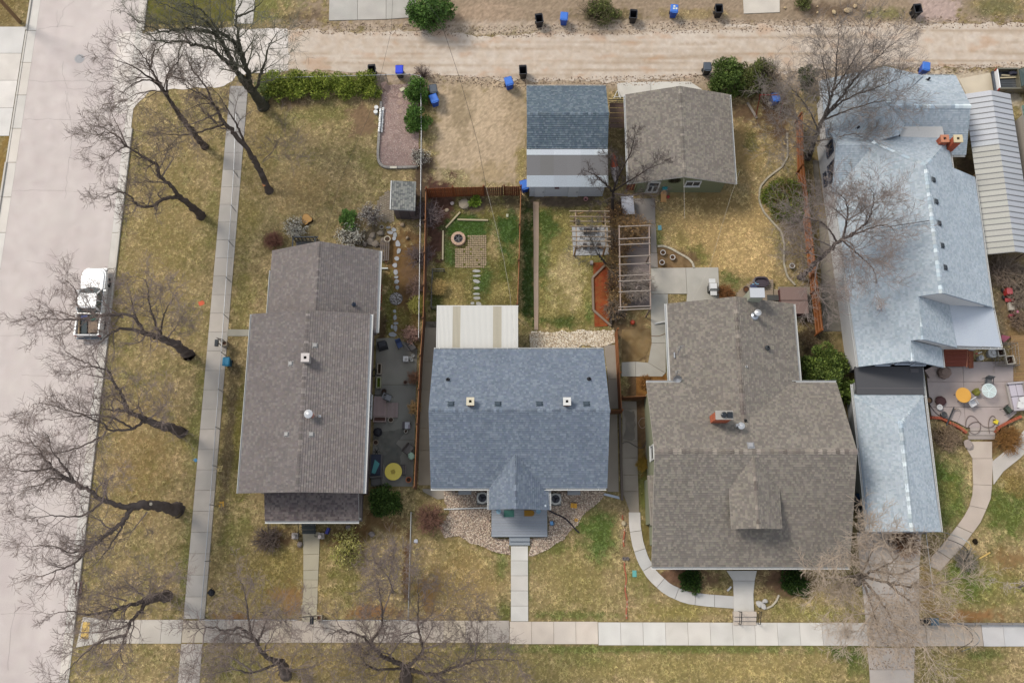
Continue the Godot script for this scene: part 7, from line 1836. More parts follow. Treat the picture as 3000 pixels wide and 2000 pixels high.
	m = NB(K(70, 76, 110)); m.blob(P(2212, 838, .55), V(.36, .12, .2), .3, 4); m.col = K(140, 196, 226); m.box(P(2214, 832, .66), V(.5, .03, .06)); m.box(P(2215, 832, .66), V(.06, .03, .3)); solo("pool_toy", "navy and pale blue beach towel heap on the deck", "towel", m, M.dull, P(2212, 838, .32))
	pot("dark round pot at the corner of the tan deck", 2184, 850, .22, .3, K(96, 74, 62), K(120, 84, 60), .32)
	var kp := P(1943, 552)
	var play := thing("toy_playhouse", "teal roofed toddler slide playhouse by the garage wall", "toy", P(1943, 560), "", 0, true)
	m = NB(K(40, 150, 160)); loft(m, plan(.5, -.3, .3, .1, .1), .9, plan(.4, -.2, .2, .1, .1), 1.1); part("roof", m, M.plastic, play)
	m = NB(K(206, 150, 76)); m.hexa([V(-.25, 0, .95), V(.2, 0, .95), V(.2, .3, .1), V(-.25, .3, .1), V(-.25, .06, .95), V(.2, .06, .95), V(.2, .5, .1), V(-.25, .5, .1)]); part("slide", m, M.plastic, play)
	m = NB(K(60, 130, 130))
	for s in [[-.2, -.2], [.2, -.2], [.2, .2], [-.2, .2]]: m.box(V(s[0], .45, s[1]), V(.06, .9, .06))
	part("frame", m, M.plastic, play)
	lump("toy_ball", "red toy beside the slide playhouse", "toy", 1957, 578, V(.16, .14, .16), K(176, 66, 62), M.plastic, .02)
	lump("toy_ball", "orange-red ball on the tan mulch by the arbor", "ball", 1853, 946, V(.2, .19, .2), K(190, 72, 46), M.plastic, .02)
	m = NB(K(140, 196, 190)); m.lathe(P(1818, 914), [[.16, 0], [.2, .1], [.12, .24], [0, .26]], 10); solo("garden_orb", "pale teal garden ornament at the end of the dry shrubs", "ornament", m, M.dull, P(1818, 914))
	# pergola
	var pg := thing("pergola", "unpainted wooden pergola over a grey slab in the long garden", "pergola", P(1725, 690))
	for k in 8:
		var y: float = [618, 634, 648, 663, 677, 693, 706, 721][k]
		m = NB(vary(K(186, 164, 138), .08)); m.bar(P(1668 + k, y, 2.3), P(1786 + k * .6, y + 1, 2.3), .05, .12); part("rafter", m, M.wood, pg)
	for x in [1686, 1772]:
		m = NB(K(180, 158, 132)); m.bar(P(x, 616, 2.18), P(x + 4, 726, 2.18), .08, .14); part("beam", m, M.wood, pg)
		for y in [622, 722]:
			var p := P(x + 2, y, 2.1); m = NB(K(176, 134, 92)); m.box(V(p.x, 1.05, p.z), V(.12, 2.1, .12)); part("post", m, M.wood, pg)
			m = NB(K(176, 134, 92)); m.bar(V(p.x, 1.5, p.z), V(p.x + .6 * (1 if x < 1700 else -1), 2.15, p.z), .06, .08); part("brace", m, M.wood, pg)
	walk("grey speckled concrete slab under the pergola", [[[1676, 664], [1780, 662], [1784, 746], [1680, 748]]], K(176, 176, 176), .06, "slab_floor")
	for a in [[1722, 676, .62], [1745, 672, .2], [1714, 720, .3], [1735, 722, .35], [1755, 720, .3]]:
		m = NB(K(86, 78, 74)); m.box(P(a[0], a[1], .25), V(a[2], .3, .4)); m.rod(P(a[0], a[1] - 4, .4), P(a[0], a[1] + 4, .6), .03); solo("folded_chair", "dark garden chair under the pergola, one of five", "chair", m, M.dull, P(a[0], a[1]), "chairs under the pergola")
	# grey arbor
	var ar := thing("arbor", "long weathered grey arbor over the concrete beside the dry shrubs", "arbor", P(1860, 780))
	for x in [1814, 1902]:
		m = NB(K(172, 150, 136)); m.bar(P(x, 660, 2.2), P(x + 4, 908, 2.2), .08, .14); part("beam", m, M.wood, ar)
		for y in [662, 745, 828, 906]:
			var p := P(x + 2, y, 2.1); m = NB(K(150, 130, 116)); m.box(V(p.x, 1.05, p.z), V(.1, 2.1, .1)); part("post", m, M.wood, ar)
	for k in 10:
		var y: float = [662, 698, 715, 750, 773, 806, 822, 853, 898, 906][k]
		m = NB(vary(K(186, 172, 160), .08)); m.bar(P(1812, y + 2, 2.3), P(1906, y - 2, 2.3), .05, .1); part("rafter", m, M.wood, ar)
	var gt := thing("metal_table", "pale grey sheet metal covered table beside the trunk of the dark tree", "table", P(1836, 612), "", .05, true)
	m = NB(K(196, 198, 206)); m.box(V(0, .75, 0), V(.98, .05, 1.55)); part("tabletop", m, M.tin, gt)
	for s in [[-.42, -.7], [.42, -.7], [.42, .7], [-.42, .7]]:
		m = NB(K(140, 140, 144)); m.box(V(s[0], .36, s[1]), V(.06, .72, .06)); part("leg", m, M.metal, gt)
	m = NB(K(216, 206, 196))
	for k in 12: m.rod(P(1879, 662, .1) + V(cos(k * .52) * .24, 0, sin(k * .52) * .24), P(1879, 662, .1) + V(cos(k * .52 + .52) * .24, 0, sin(k * .52 + .52) * .24), .03, 5)
	for k in 3: m.rod(P(1879, 662, .1) + V(cos(k * 1.05) * .24, 0, sin(k * 1.05) * .24), P(1879, 662, .1) - V(cos(k * 1.05) * .24, 0, sin(k * 1.05) * .24), .015, 4)
	solo("wagon_wheel", "pale wheel lying on the arbor concrete", "wheel", m, M.wood, P(1879, 662))
	m = NB(K(206, 150, 146)); m.lathe(P(1716, 584), [[.15, 0], [.19, .14], [.17, .16], [.1, .08], [0, .08]], 14); m.col = K(70, 40, 44); m.lathe(P(1716, 584, .1), [[.1, 0], [0, .02]], 10); solo("flower_bowl", "pink bowl by the white shed wall", "bowl", m, M.dull, P(1716, 584))
	m = NB(K(196, 184, 176)); m.box(P(1733, 770, .18), V(.22, .34, .26)); solo("post_block", "pale block at the corner of the red mulch bed", "block", m, M.stone, P(1733, 770))
	# kayak leaning by the shed
	var ky := thing("kayak", "orange and white kayak standing between shed and garage", "kayak", P(1798, 505))
	var k0 := P(1797, 448, 1.9); var k1 := P(1806, 540, .25)
	var hull := [MB.new(), MB.new()]
	hull[0].col = K(226, 108, 70); hull[1].col = K(226, 214, 210)
	for i in 12:
		var f0 := i / 12.0; var f1 := (i + 1) / 12.0
		var r0 := .33 * pow(sin(PI * clampf(f0, .01, .99)), .6); var r1 := .33 * pow(sin(PI * clampf(f1, .01, .99)), .6)
		hull[0 if i < 5 else 1].tube(PackedVector3Array([k0.lerp(k1, f0), k0.lerp(k1, f1)]), PackedFloat32Array([r0, minf(r1, r0 * 3)]), 8)
	part("orange_deck", hull[0], M.plastic, ky); part("white_deck", hull[1], M.plastic, ky)
	var br := thing("gate_rack", "brown board lean-to roof with a black rail between shed and garage", "lean-to", P(1810, 330))
	for k in 5:
		m = NB(vary(K(104, 80, 66), .12)); m.box(P(1808, 308 + k * 15, 1.9), V(1.2, .05, .38)); part("board", m, M.wood, br)
	m = NB(K(36, 34, 34)); m.rod(P(1783, 292, 2.1), P(1832, 292, 2.1), .035); m.rod(P(1783, 299, 2.1), P(1832, 299, 2.1), .035); m.rod(P(1808, 290, 2.1), P(1808, 300, 2.1), .035); part("rail", m, M.metal, br)
	m = NB(K(226, 222, 212)); m.bar(P(1808, 266, .05), P(1798, 288, 1.2), .05, .04); m.bar(P(1810, 266, .05), P(1818, 288, 1.2), .05, .04); m.bar(P(1800, 284, 1.0), P(1816, 284, 1.0), .04, .04); solo("step_ladder", "white stepladder by the garage apron", "ladder", m, M.paint, P(1808, 270))
	# red swing set under the bare tree
	var sw := thing("swing_set", "red metal swing frame under the bare tree by the board fence", "swing set", P(2255, 310))
	m = NB(K(166, 40, 40)); m.rod(P(2226, 278, 1.8), P(2300, 278, 1.8), .05)
	for x in [2228, 2298]:
		m.rod(P(x, 278, 1.8), P(x - 14, 345), .03); m.rod(P(x, 278, 1.8), P(x + 10, 300), .03)
	part("frame", m, M.metal, sw)
	m = NB(K(190, 176, 160)); m.rod(P(2250, 278, 1.8), P(2252, 300, .5), .012); m.rod(P(2262, 278, 1.8), P(2264, 300, .5), .012); m.box(P(2258, 302, .5), V(.4, .04, .2)); part("swing", m, M.wood, sw)
	m = NB(K(150, 140, 130)); m.bar(P(2190, 300, .05), P(2218, 346, .05), .2, .06); solo("loose_plank", "grey plank lying on the bare soil by the swing", "plank", m, M.wood, P(2200, 320))
	m = NB(K(40, 72, 112)); m.box(P(2512, 1462, .4), V(.3, .8, .8)); m.col = K(50, 52, 56); m.box(P(2514, 1484, .5), V(.35, 1.0, .5)); solo("stored_tools", "blue cart and dark barrow squeezed between the two houses", "cart", m, M.plastic, P(2512, 1470))
	pale_yard()

func pale_yard() -> void:
	var m: MB
	var y := .165
	var dk := thing("red_deck", "small red-brown stained deck and steps at the stepped gables", "deck", P(2805, 1045))
	for k in 9:
		m = NB(vary(K(142, 72, 52), .08)); m.bar(P(2766, 1022 + k * 6, .55), P(2838 + (k % 3), 1022 + k * 6, .55), .15, .05); part("board", m, M.wood, dk)
	for k in 3:
		m = NB(vary(K(150, 84, 56), .06)); m.bar(P(2842 + k * 4, 1028, .45 - k * .14), P(2842 + k * 4, 1078, .45 - k * .14), .15, .05); part("step", m, M.wood, dk)
	m = NB(K(170, 110, 82)); m.bar(P(2770, 1024, 1.4), P(2836, 1024, 1.4), .06, .05); m.bar(P(2836, 1024, 1.4), P(2833, 1076, 1.4), .06, .05); part("railing", m, M.wood, dk)
	round_table("round orange-yellow table in the middle of the patio", 2824, 1157, y, .58, K(240, 178, 74), M.plastic)
	m = MB.new()
	var gt := P(2899, 1144, y + .7); gt.y = y
	var t := thing("glass_table", "round glass topped table with a white spoked frame", "table", gt)
	m.col = K(232, 238, 238)
	for k in 24: m.rod(gt + V(cos(TAU * k / 24) * .54, .7, sin(TAU * k / 24) * .54), gt + V(cos(TAU * (k + 1) / 24) * .54, .7, sin(TAU * (k + 1) / 24) * .54), .025, 5)
	for k in 5: m.rod(gt + V(0, .68, 0), gt + V(cos(TAU * k / 5 + .5) * .54, .68, sin(TAU * k / 5 + .5) * .54), .03, 5)
	part("frame", m, M.paint, t)
	for k in 4:
		m = NB(K(226, 230, 230)); m.rod(gt + V(cos(TAU * k / 4 + .5) * .45, 0, sin(TAU * k / 4 + .5) * .45), gt + V(cos(TAU * k / 4 + .5) * .3, .68, sin(TAU * k / 4 + .5) * .3), .02, 5); part("leg", m, M.paint, t)
	m = MB.new(); m.lathe(gt + V(0, .715, 0), [[.53, 0], [.53, .01], [0, .01]], 28); part("glass_top", m, M.table_glass, t)
	t = thing("sofa", "pale lilac patio sofa with four cushions and white pillows", "sofa", P(2974, 1164), "", .08, true)
	m = NB(K(186, 178, 172)); m.box(V(0, .2, 0), V(1.3, .3, 2.05)); m.box(V(.58, .5, 0), V(.16, .5, 2.05)); part("frame", m, M.dull, t)
	for s in [[-.28, -.48], [.24, -.48], [-.28, .48], [.24, .48]]:
		m = NB(K(206, 198, 206)); m.box(V(s[0], .42, s[1]), V(.48, .16, .9)); part("cushion", m, M.dull, t)
	for s in [[.25, .35, .3], [.0, .72, -.4]]:
		m = NB(K(238, 236, 232)); m.box(V(s[0], .56, s[1]), V(.5, .12, .5), Basis(Vector3.UP, s[2])); part("pillow", m, M.dull, t)
	for s in [-1, 1]:
		m = NB(K(196, 188, 190)); m.box(V(0, .48, s * 1.02), V(1.3, .3, .14)); part("armrest", m, M.dull, t)
	chair("white shell chair under the yellow patio table", 2842, 1184, y, .5, K(220, 220, 220), K(232, 230, 230))
	chair("dark metal chair behind the glass table", 2888, 1120, y, -.2, K(70, 70, 72), K(112, 112, 112))
	chair("dark green folding chair beside the sofa", 2944, 1202, y, 2.2, K(40, 44, 40), K(76, 88, 72))
	m = NB(K(176, 158, 150)); m.box(P(2722, 1086, .3), V(.62, .25, .95), Basis(Vector3.UP, .5)); solo("storage_chest", "pale tan storage chest under the eave", "chest", m, M.dull, P(2722, 1086))
	lump("fabric_ottoman", "round brown fabric ottoman on the patio", "ottoman", 2762, 1094, V(.55, .36, .5), K(136, 116, 104), M.dull, .06, .16)
	lump("pet_bed", "round dark maroon cushion on the patio", "cushion", 2755, 1176, V(.44, .16, .42), K(78, 42, 40), M.dull, .1, .16)
	lump("yucca_plant", "small tufted plant beside the yellow table", "plant", 2856, 1150, V(.28, .3, .26), K(116, 112, 52), M.leaf, .4, .16)
	pot("dark rimmed tub beside the gutter", 2718, 1174, .24, .3, K(60, 48, 40), K(150, 120, 90), y)
	for a in [[2750, 1194, "white ring shaped stool near the maroon cushion"]]:
		m = NB(K(232, 230, 226)); m.lathe(P(a[0], a[1], y), [[.2, 0], [.22, .2], [.22, .26], [.12, .26], [.1, .2], [0, .2]], 18); solo("stool", a[2], "stool", m, M.plastic, P(a[0], a[1]))
	for a in [[2866, 1052, .2, "galvanised tub with a lid beside the red deck"], [2900, 1038, .36, "large white urn beside the brush pile"]]:
		m = NB(K(196, 194, 192)); m.lathe(P(a[0], a[1], .02), [[a[2] * .8, 0], [a[2], .5], [a[2] * 1.05, .55], [a[2] * .5, .6], [a[2] * .45, .68], [0, .7]], 18); solo("garden_urn", a[3], "urn", m, M.dull, P(a[0], a[1]))
	m = NB(K(200, 50, 56)); m.bar(P(2858, 1036, .5), P(2866, 1035, .55), .06, .06); m.col = K(236, 232, 230); m.bar(P(2866, 1035, .55), P(2878, 1031, .6), .06, .06); solo("paddle", "red and white paddle by the deck", "paddle", m, M.paint, P(2858, 1036))
	# brush trailer
	t = thing("brush_cage", "grey wire cage heaped with cut branches and pots", "cage", P(2938, 1042))
	m = NB(K(150, 144, 136))
	var c := [P(2906, 1012), P(2964, 1012), P(2970, 1076), P(2908, 1076)]
	for yy in [.1, .5, .9]:
		for k in 4: m.rod(c[k] + V(0, yy, 0), c[(k + 1) % 4] + V(0, yy, 0), .02, 4)
	for k in 4:
		for j in 6: m.rod(c[k].lerp(c[(k + 1) % 4], j / 6.0), c[k].lerp(c[(k + 1) % 4], j / 6.0) + V(0, .92, 0), .012, 4)
	part("wire_frame", m, M.metal, t)
	m = NB(K(150, 136, 118))
	for k in 60:
		var p: Vector3 = c[0].lerp(c[1], rng.randf()).lerp(c[3].lerp(c[2], rng.randf()), rng.randf()); m.rod(p + V(0, rng.randf() * .6, 0), p + V(rng.randf_range(-.6, .6), rng.randf_range(.1, .9), rng.randf_range(-.6, .6)), .015, 4)
	var br := part("branches", m, M.twig, t); br.set_meta("kind", "stuff")
	for a in [[2930, 1034, .26, "empty pale square tub in the brush cage"], [2956, 1056, .3, "cream square tub with dark soil in the brush cage"]]:
		var bt := thing("square_tub", a[3], "tub", P(a[0], a[1], .5), "", .1, true)
		m = NB(K(204, 196, 180))
		for s in [-1, 1]:
			m.box(V(s * a[2], .14, 0), V(.05, .3, a[2] * 2 + .05)); m.box(V(0, .14, s * a[2]), V(a[2] * 2 - .05, .3, .05))
		part("walls", m, M.plastic, bt); m = NB(K(58, 40, 36)); m.box(V(0, .04, 0), V(a[2] * 2 - .04, .05, a[2] * 2 - .04)); part("soil", m, M.dirt, bt)
	# yard clutter beside the metal roof
	t = thing("riding_mower", "red garden tractor with a pale cart among dry brush", "mower", P(2948, 862), "", 0, true); t.scale = Vector3.ONE * .75
	m = NB(K(158, 44, 44)); loft(m, plan(.8, -.55, .3, .25, .1), .3, plan(.6, -.5, .2, .2, .1), .8); m.box(V(.05, .4, .75), V(.9, .1, .4)); part("body", m, M.car_paint, t)
	m = NB(K(196, 186, 172)); m.box(V(.15, .35, 1.45), V(.6, .3, .8)); part("cart", m, M.plastic, t)
	for s in [[-.45, .4], [.45, .4], [-.4, -.4], [.4, -.4]]:
		m = NB(Color(.02, .02, .02)); m.lathe(V(s[0], .2, s[1]), [[0, -.07], [.2, -.07], [.2, .07], [0, .07]], 12, Basis(Vector3.BACK, PI / 2)); part("wheel", m, M.rubber, t)
	t = thing("ladder", "pale aluminium ladder lying in dry brush", "ladder", P(2980, 860))
	m = NB(K(206, 200, 196)); m.bar(P(2974, 840, .2), P(2978, 905, .2), .05, .08); m.bar(P(2988, 840, .2), P(2992, 900, .2), .05, .08); part("rail", m, M.metal, t)
	for k in 8:
		m = NB(K(206, 200, 196)); m.rod(P(2974 + k * .5, 843 + k * 7.5, .2), P(2988 + k * .5, 843 + k * 7.5, .2), .015, 5); part("rung", m, M.metal, t)
	m = NB(K(206, 60, 110)); m.bar(P(2958, 928, .2), P(2982, 912, .2), .25, .2); m.col = K(230, 140, 170); m.box(P(2980, 914, .35), V(.25, .15, .2)); solo("toy_scooter", "pink toy ride-on in the bare yard", "toy", m, M.plastic, P(2968, 920))
	m = NB(K(70, 130, 200)); m.lathe(P(2981, 942), [[.2, 0], [.22, .2], [.15, .22], [0, .2]], 12); solo("toy_bucket", "light blue bucket in the bare yard", "bucket", m, M.plastic, P(2981, 942))
	m = NB(K(176, 84, 104)); m.hexa([P(2934, 992, .05), P(2942, 1004, .05), P(2962, 986, .05), P(2936, 980, .05), P(2934, 992, .5), P(2942, 1004, .3), P(2962, 986, .3), P(2936, 980, .5)]); solo("toy_slide", "faded pink toy slide beside the gutter corner", "toy", m, M.plastic, P(2940, 990))
	var pk := setting("plank_walk", "weathered brown plank walk at the edge of the yard")
	for k in 26:
		m = NB(vary(K(156, 124, 82), .1)); m.bar(P(2962, 985 + k * 5.2, .06), P(3040, 982 + k * 5.2, .06), .128, .04); part("plank", m, M.wood, pk)
	# pots, bricks and loops at the patio edge
	var bw := thing("brick_wall", "low curved red brick wall along the patio edge", "wall", P(2780, 1238))
	for arc in [[[2722, 1224], [2756, 1226], [2780, 1240], [2810, 1254], [2832, 1272]], [[2912, 1268], [2924, 1252], [2950, 1238], [2990, 1220]]]:
		var cv := Curve2D.new()
		for p in arc: cv.add_point(Q(p[0], p[1]))
		var l := cv.get_baked_length()
		for r in 4:
			for k in int(l / .22):
				var a := cv.sample_baked(k * .22 + (.11 if r % 2 else 0.0)); var b := cv.sample_baked(k * .22 + .2 + (.11 if r % 2 else 0.0))
				m = NB(vary(K(182, 96, 66), .12)); m.bar(V(a.x, .04 + r * .075, a.y), V(b.x, .04 + r * .075, b.y), .2, .066); part("brick", m, M.stone, bw)
	t = thing("fallen_board", "long grey oval sled propped on the brick wall", "sled", P(2790, 1228), "", -.5, true)
	m = NB(K(118, 104, 78)); loft(m, plan(.62, -.85, .85, .3, .2), .35, plan(.55, -.8, .8, .28, .18), .4); part("deck", m, M.wood, t); m = NB(K(64, 70, 78)); m.rod(V(-.35, .4, -.8), V(-.35, .4, .8), .05); part("runner", m, M.metal, t)
	m = NB(K(60, 58, 60)); m.lathe(P(2762, 1216, .16), [[.2, 0], [.24, .3], [.2, .32], [0, .25]], 14); solo("black_bucket", "black bucket at the corner of the brick wall", "bucket", m, M.plastic, P(2762, 1216))
	m = NB(K(240, 214, 40)); m.lathe(P(2916, 1236, .16), [[.2, 0], [.22, .2], [.16, .22], [0, .2]], 4, Basis(Vector3.UP, .3)); m.col = K(60, 60, 50); m.box(P(2914, 1230, .4), V(.2, .04, .06)); solo("yellow_bucket", "bright yellow bucket at the top of the patio steps", "bucket", m, M.plastic, P(2916, 1236))
	loops("garden_hose", "brown garden hose looped over the patio steps", "hose", [[2830, 1250], [2834, 1226], [2848, 1218], [2864, 1230], [2874, 1250], [2862, 1270], [2840, 1262], [2842, 1244], [2866, 1236], [2886, 1250], [2910, 1248], [2918, 1228], [2908, 1218], [2898, 1236], [2900, 1270]], .02, K(96, 78, 70), .22)
	loops("garden_hose", "dark hose trailing along the gutter of the front wing", "hose", [[2706, 1092], [2716, 1130], [2722, 1176], [2740, 1206], [2756, 1218]], .025, K(60, 54, 54), .2)
	loops("extension_cord", "pale cord lying in coils between the two houses", "cord", [[1905, 1244], [1888, 1224], [1872, 1236], [1880, 1254], [1892, 1246], [1890, 1232], [1898, 1260], [1893, 1300], [1894, 1344]], .014, K(176, 160, 150), .03)
	loops("garden_hose", "grey hose across the old driveway slabs", "hose", [[1822, 1300], [1838, 1294], [1858, 1304], [1876, 1312], [1888, 1304], [1894, 1286]], .022, K(84, 80, 76), .07)
	loops("garden_hose", "brown hose along the top of the patio pad", "hose", [[1908, 983, .06], [1930, 984, .06], [1950, 976, .06]], .02, K(140, 110, 84), .07)
	m = NB(K(226, 226, 222)); m.bar(P(1918, 948, .1), P(1956, 940, .25), .1, .08); solo("downspout", "white downspout end on the concrete pad", "downspout", m, M.paint, P(1918, 948))
	# trellis ladder on the wall, arches, flat rock
	for a in [[[2740, 1560], [2834, 1632], "silver wire garden arch over the curving walk"], [[2820, 1826], [2810, 1905], "dark wire arch over the front walk"]]:
		var p0 := P(a[0][0], a[0][1]); var p1 := P(a[1][0], a[1][1])
		t = thing("garden_arch", a[2], "arch", p0)
		for s in 2:
			m = NB(K(70, 74, 78) if s == 0 else K(190, 200, 204))
			var pts := PackedVector3Array(); var rr := PackedFloat32Array()
			var o := (p1 - p0).cross(Vector3.UP).normalized() * (.22 if s == 0 else -.22)
			for k in 15:
				var f := k / 14.0; pts.push_back(p0.lerp(p1, f) + o + V(0, sin(PI * f) * 2.2, 0)); rr.push_back(.025)
			m.tube(pts, rr, 5); part("hoop", m, M.metal, t)
	lump("boulder", "pale flat boulder at the foot of the patio steps", "rock", 2836, 1302, V(.4, .16, .36), K(176, 160, 152), M.stone, .12)
	m = NB(K(226, 190, 110)); m.bar(P(2870, 1636, .05), P(2902, 1618, .05), .1, .05); solo("loose_plank", "new pale board lying on the garden grass", "plank", m, M.wood, P(2886, 1626))
	m = NB(K(40, 42, 44)); m.box(P(2712, 1822, .4), V(.45, .8, .4)); m.col = K(96, 116, 128); m.box(P(2732, 1820, .4), V(.62, .8, .5)); solo("utility_box", "blue-grey utility cabinet beside the brown driveway", "cabinet", m, M.metal, P(2724, 1822))
	lump("compost_heap", "dark hole shaped clump in the green lawn", "clump", 2856, 1586, V(.2, .12, .2), K(46, 34, 30), M.dirt, .2)
	m = NB(K(30, 30, 34)); m.blob(P(619, 1736, .15), V(.26, .2, .28), .25, 6); m.rod(P(618, 1728, .2), P(621, 1722, .5), .04); solo("black_sack", "small black sack on the lawn inside the wire fence", "sack", m, M.dull, P(619, 1736))
	for k in 9:
		var a: Array = [[2443, 38, .22], [2505, 20, .2], [2482, 33, .35], [2545, 35, .16], [2395, 38, .12], [2300, 24, .14], [2590, 30, .1], [2395, 20, .1], [2530, 30, .12]][k]
		lump("lane_rock", "tan rock on the soil bank across the lane", "rock", a[0], a[1], V(a[2], a[2] * .6, a[2] * .8), vary(K(206, 180, 140), .1), M.stone, .2, 0, "rocks across the lane")
	for k in 4:
		var a: Array = [[862, 1568], [1020, 1545], [878, 1595], [1090, 1565]][k]
		lump("garden_rock", "grey ornament stone in the front shrub bed", "rock", a[0], a[1], V(.24, .16, .2), K(150, 138, 132), M.stone, .2, 0, "stones in the front shrub bed")
	m = NB(K(36, 40, 150)); m.box(P(960, 1555, .25), V(.2, .4, .45), Basis(Vector3.UP, -.4)); solo("blue_sign", "small deep blue panel beside the front steps", "panel", m, M.plastic, P(960, 1555))

func shrub(called: String, label: String, cat: String, px: float, py: float, r: Vector3, n: int, ls: float, pal: Array, sd: int, clumps := 26, turn := 0.0, base := 0.0, grp := "") -> Node3D: # leaves in clumps on stems; r is half size, r.y the height
	var g := RandomNumberGenerator.new(); g.seed = sd
	var at := P(px, py)
	var t := thing(called, label, cat, at, grp)
	var st := NB(K(92, 78, 62))
	var fo := MB.new()
	var b := Basis(Vector3.UP, turn)
	var cs := []
	for k in clumps:
		var d := V(g.randfn(), absf(g.randfn()) * .9 + .05, g.randfn()).normalized()
		var f := pow(g.randf(), .35) * .82
		var p := at + b * V(d.x * r.x * f, base + r.y * (.15 + .85 * d.y * f), d.z * r.z * f)
		cs.append([p, g.randf_range(.26, .42) * minf(minf(r.x, r.z), 1.4), g.randf_range(.75, 1.25)])
		var root := at + b * V(d.x * r.x * .15, 0, d.z * r.z * .15)
		st.tube(PackedVector3Array([root, root.lerp(p, .5) + V(0, .1, 0), p]), PackedFloat32Array([.03, .02, .008]), 4)
	for i in n:
		var c: Array = cs[g.randi() % clumps]
		var d := V(g.randfn(), g.randfn() * .8, g.randfn()).normalized()
		var p: Vector3 = c[0] + d * c[1] * pow(g.randf(), .4)
		if p.y < .03: p.y = .03 + g.randf() * .1
		var q: Color = pal[g.randi() % pal.size()]
		var f: float = g.randf_range(.72, 1.3) * c[2]
		var gq := (q.r + q.g) * .42; q = q.lerp(Color(gq, gq, gq * .7), .16)
		fo.col = Color(q.r * f, q.g * f, q.b * f * g.randf_range(.8, 1.2))
		var dir := (d + V(g.randf_range(-1, 1), g.randf_range(-.4, .9), g.randf_range(-1, 1))).normalized()
		var s := dir.cross(V(g.randf_range(-1, 1), g.randf_range(-1, 1), g.randf_range(-1, 1))).normalized()
		var l := ls * g.randf_range(.7, 1.4)
		fo.leaf(p, dir * l, s * l * .3)
	part("foliage", fo, M.leaf, t)
	part("stem", st, M.twig, t)
	return t
func twigs(called: String, label: String, cat: String, px: float, py: float, r: float, h: float, n: int, q: Color, sd: int, blossom = null, nb := 0, bs := .05, base := 0.0, lean := Vector3.ZERO) -> void: # bare twiggy shrub, maybe in blossom
	var g := RandomNumberGenerator.new(); g.seed = sd
	var at := P(px, py)
	var t := thing(called, label, cat, at)
	var m := MB.new(); var fl := MB.new()
	var tips := []
	for k in n:
		var a := g.randf() * TAU; var f := sqrt(g.randf())
		var e := at + V(cos(a) * r * f, base + h * g.randf_range(.6, 1.05) * (1.15 - f * .5), sin(a) * r * f) + lean * g.randf_range(.6, 1.1)
		var s := at + V(cos(a) * r * .12 * f, 0, sin(a) * r * .12 * f)
		var mid := s.lerp(e, .5) + V(g.randf_range(-.1, .1), g.randf_range(0, .15) * h, g.randf_range(-.1, .1))
		m.col = vary(q, .15)
		m.tube(PackedVector3Array([s, mid, e]), PackedFloat32Array([.028, .019, .009]), 3)
		for j in 4:
			var p := mid.lerp(e, g.randf()); var d := V(g.randf_range(-1, 1), g.randf_range(-.2, .8), g.randf_range(-1, 1)).normalized() * r * g.randf_range(.15, .35)
			m.tube(PackedVector3Array([p, p + d * .5 + V(0, .03, 0), p + d]), PackedFloat32Array([.015, .011, .007]), 3)
			tips.append(p + d); tips.append(p + d * .5)
		tips.append(e)
	part("stem", m, M.twig, t)
	if blossom != null:
		for k in nb:
			var p: Vector3 = tips[g.randi() % tips.size()] + V(g.randfn(), g.randfn(), g.randfn()) * .06
			fl.col = vary(blossom[g.randi() % blossom.size()], .12)
			var d := V(g.randf_range(-1, 1), g.randf_range(-1, 1), g.randf_range(-1, 1)).normalized() * bs; fl.leaf(p, d * 1.4, d.cross(V(g.randf_range(-1, 1), g.randf_range(-1, 1), .3)).normalized() * bs * .5)
		part("blossom", fl, M.leaf, t)

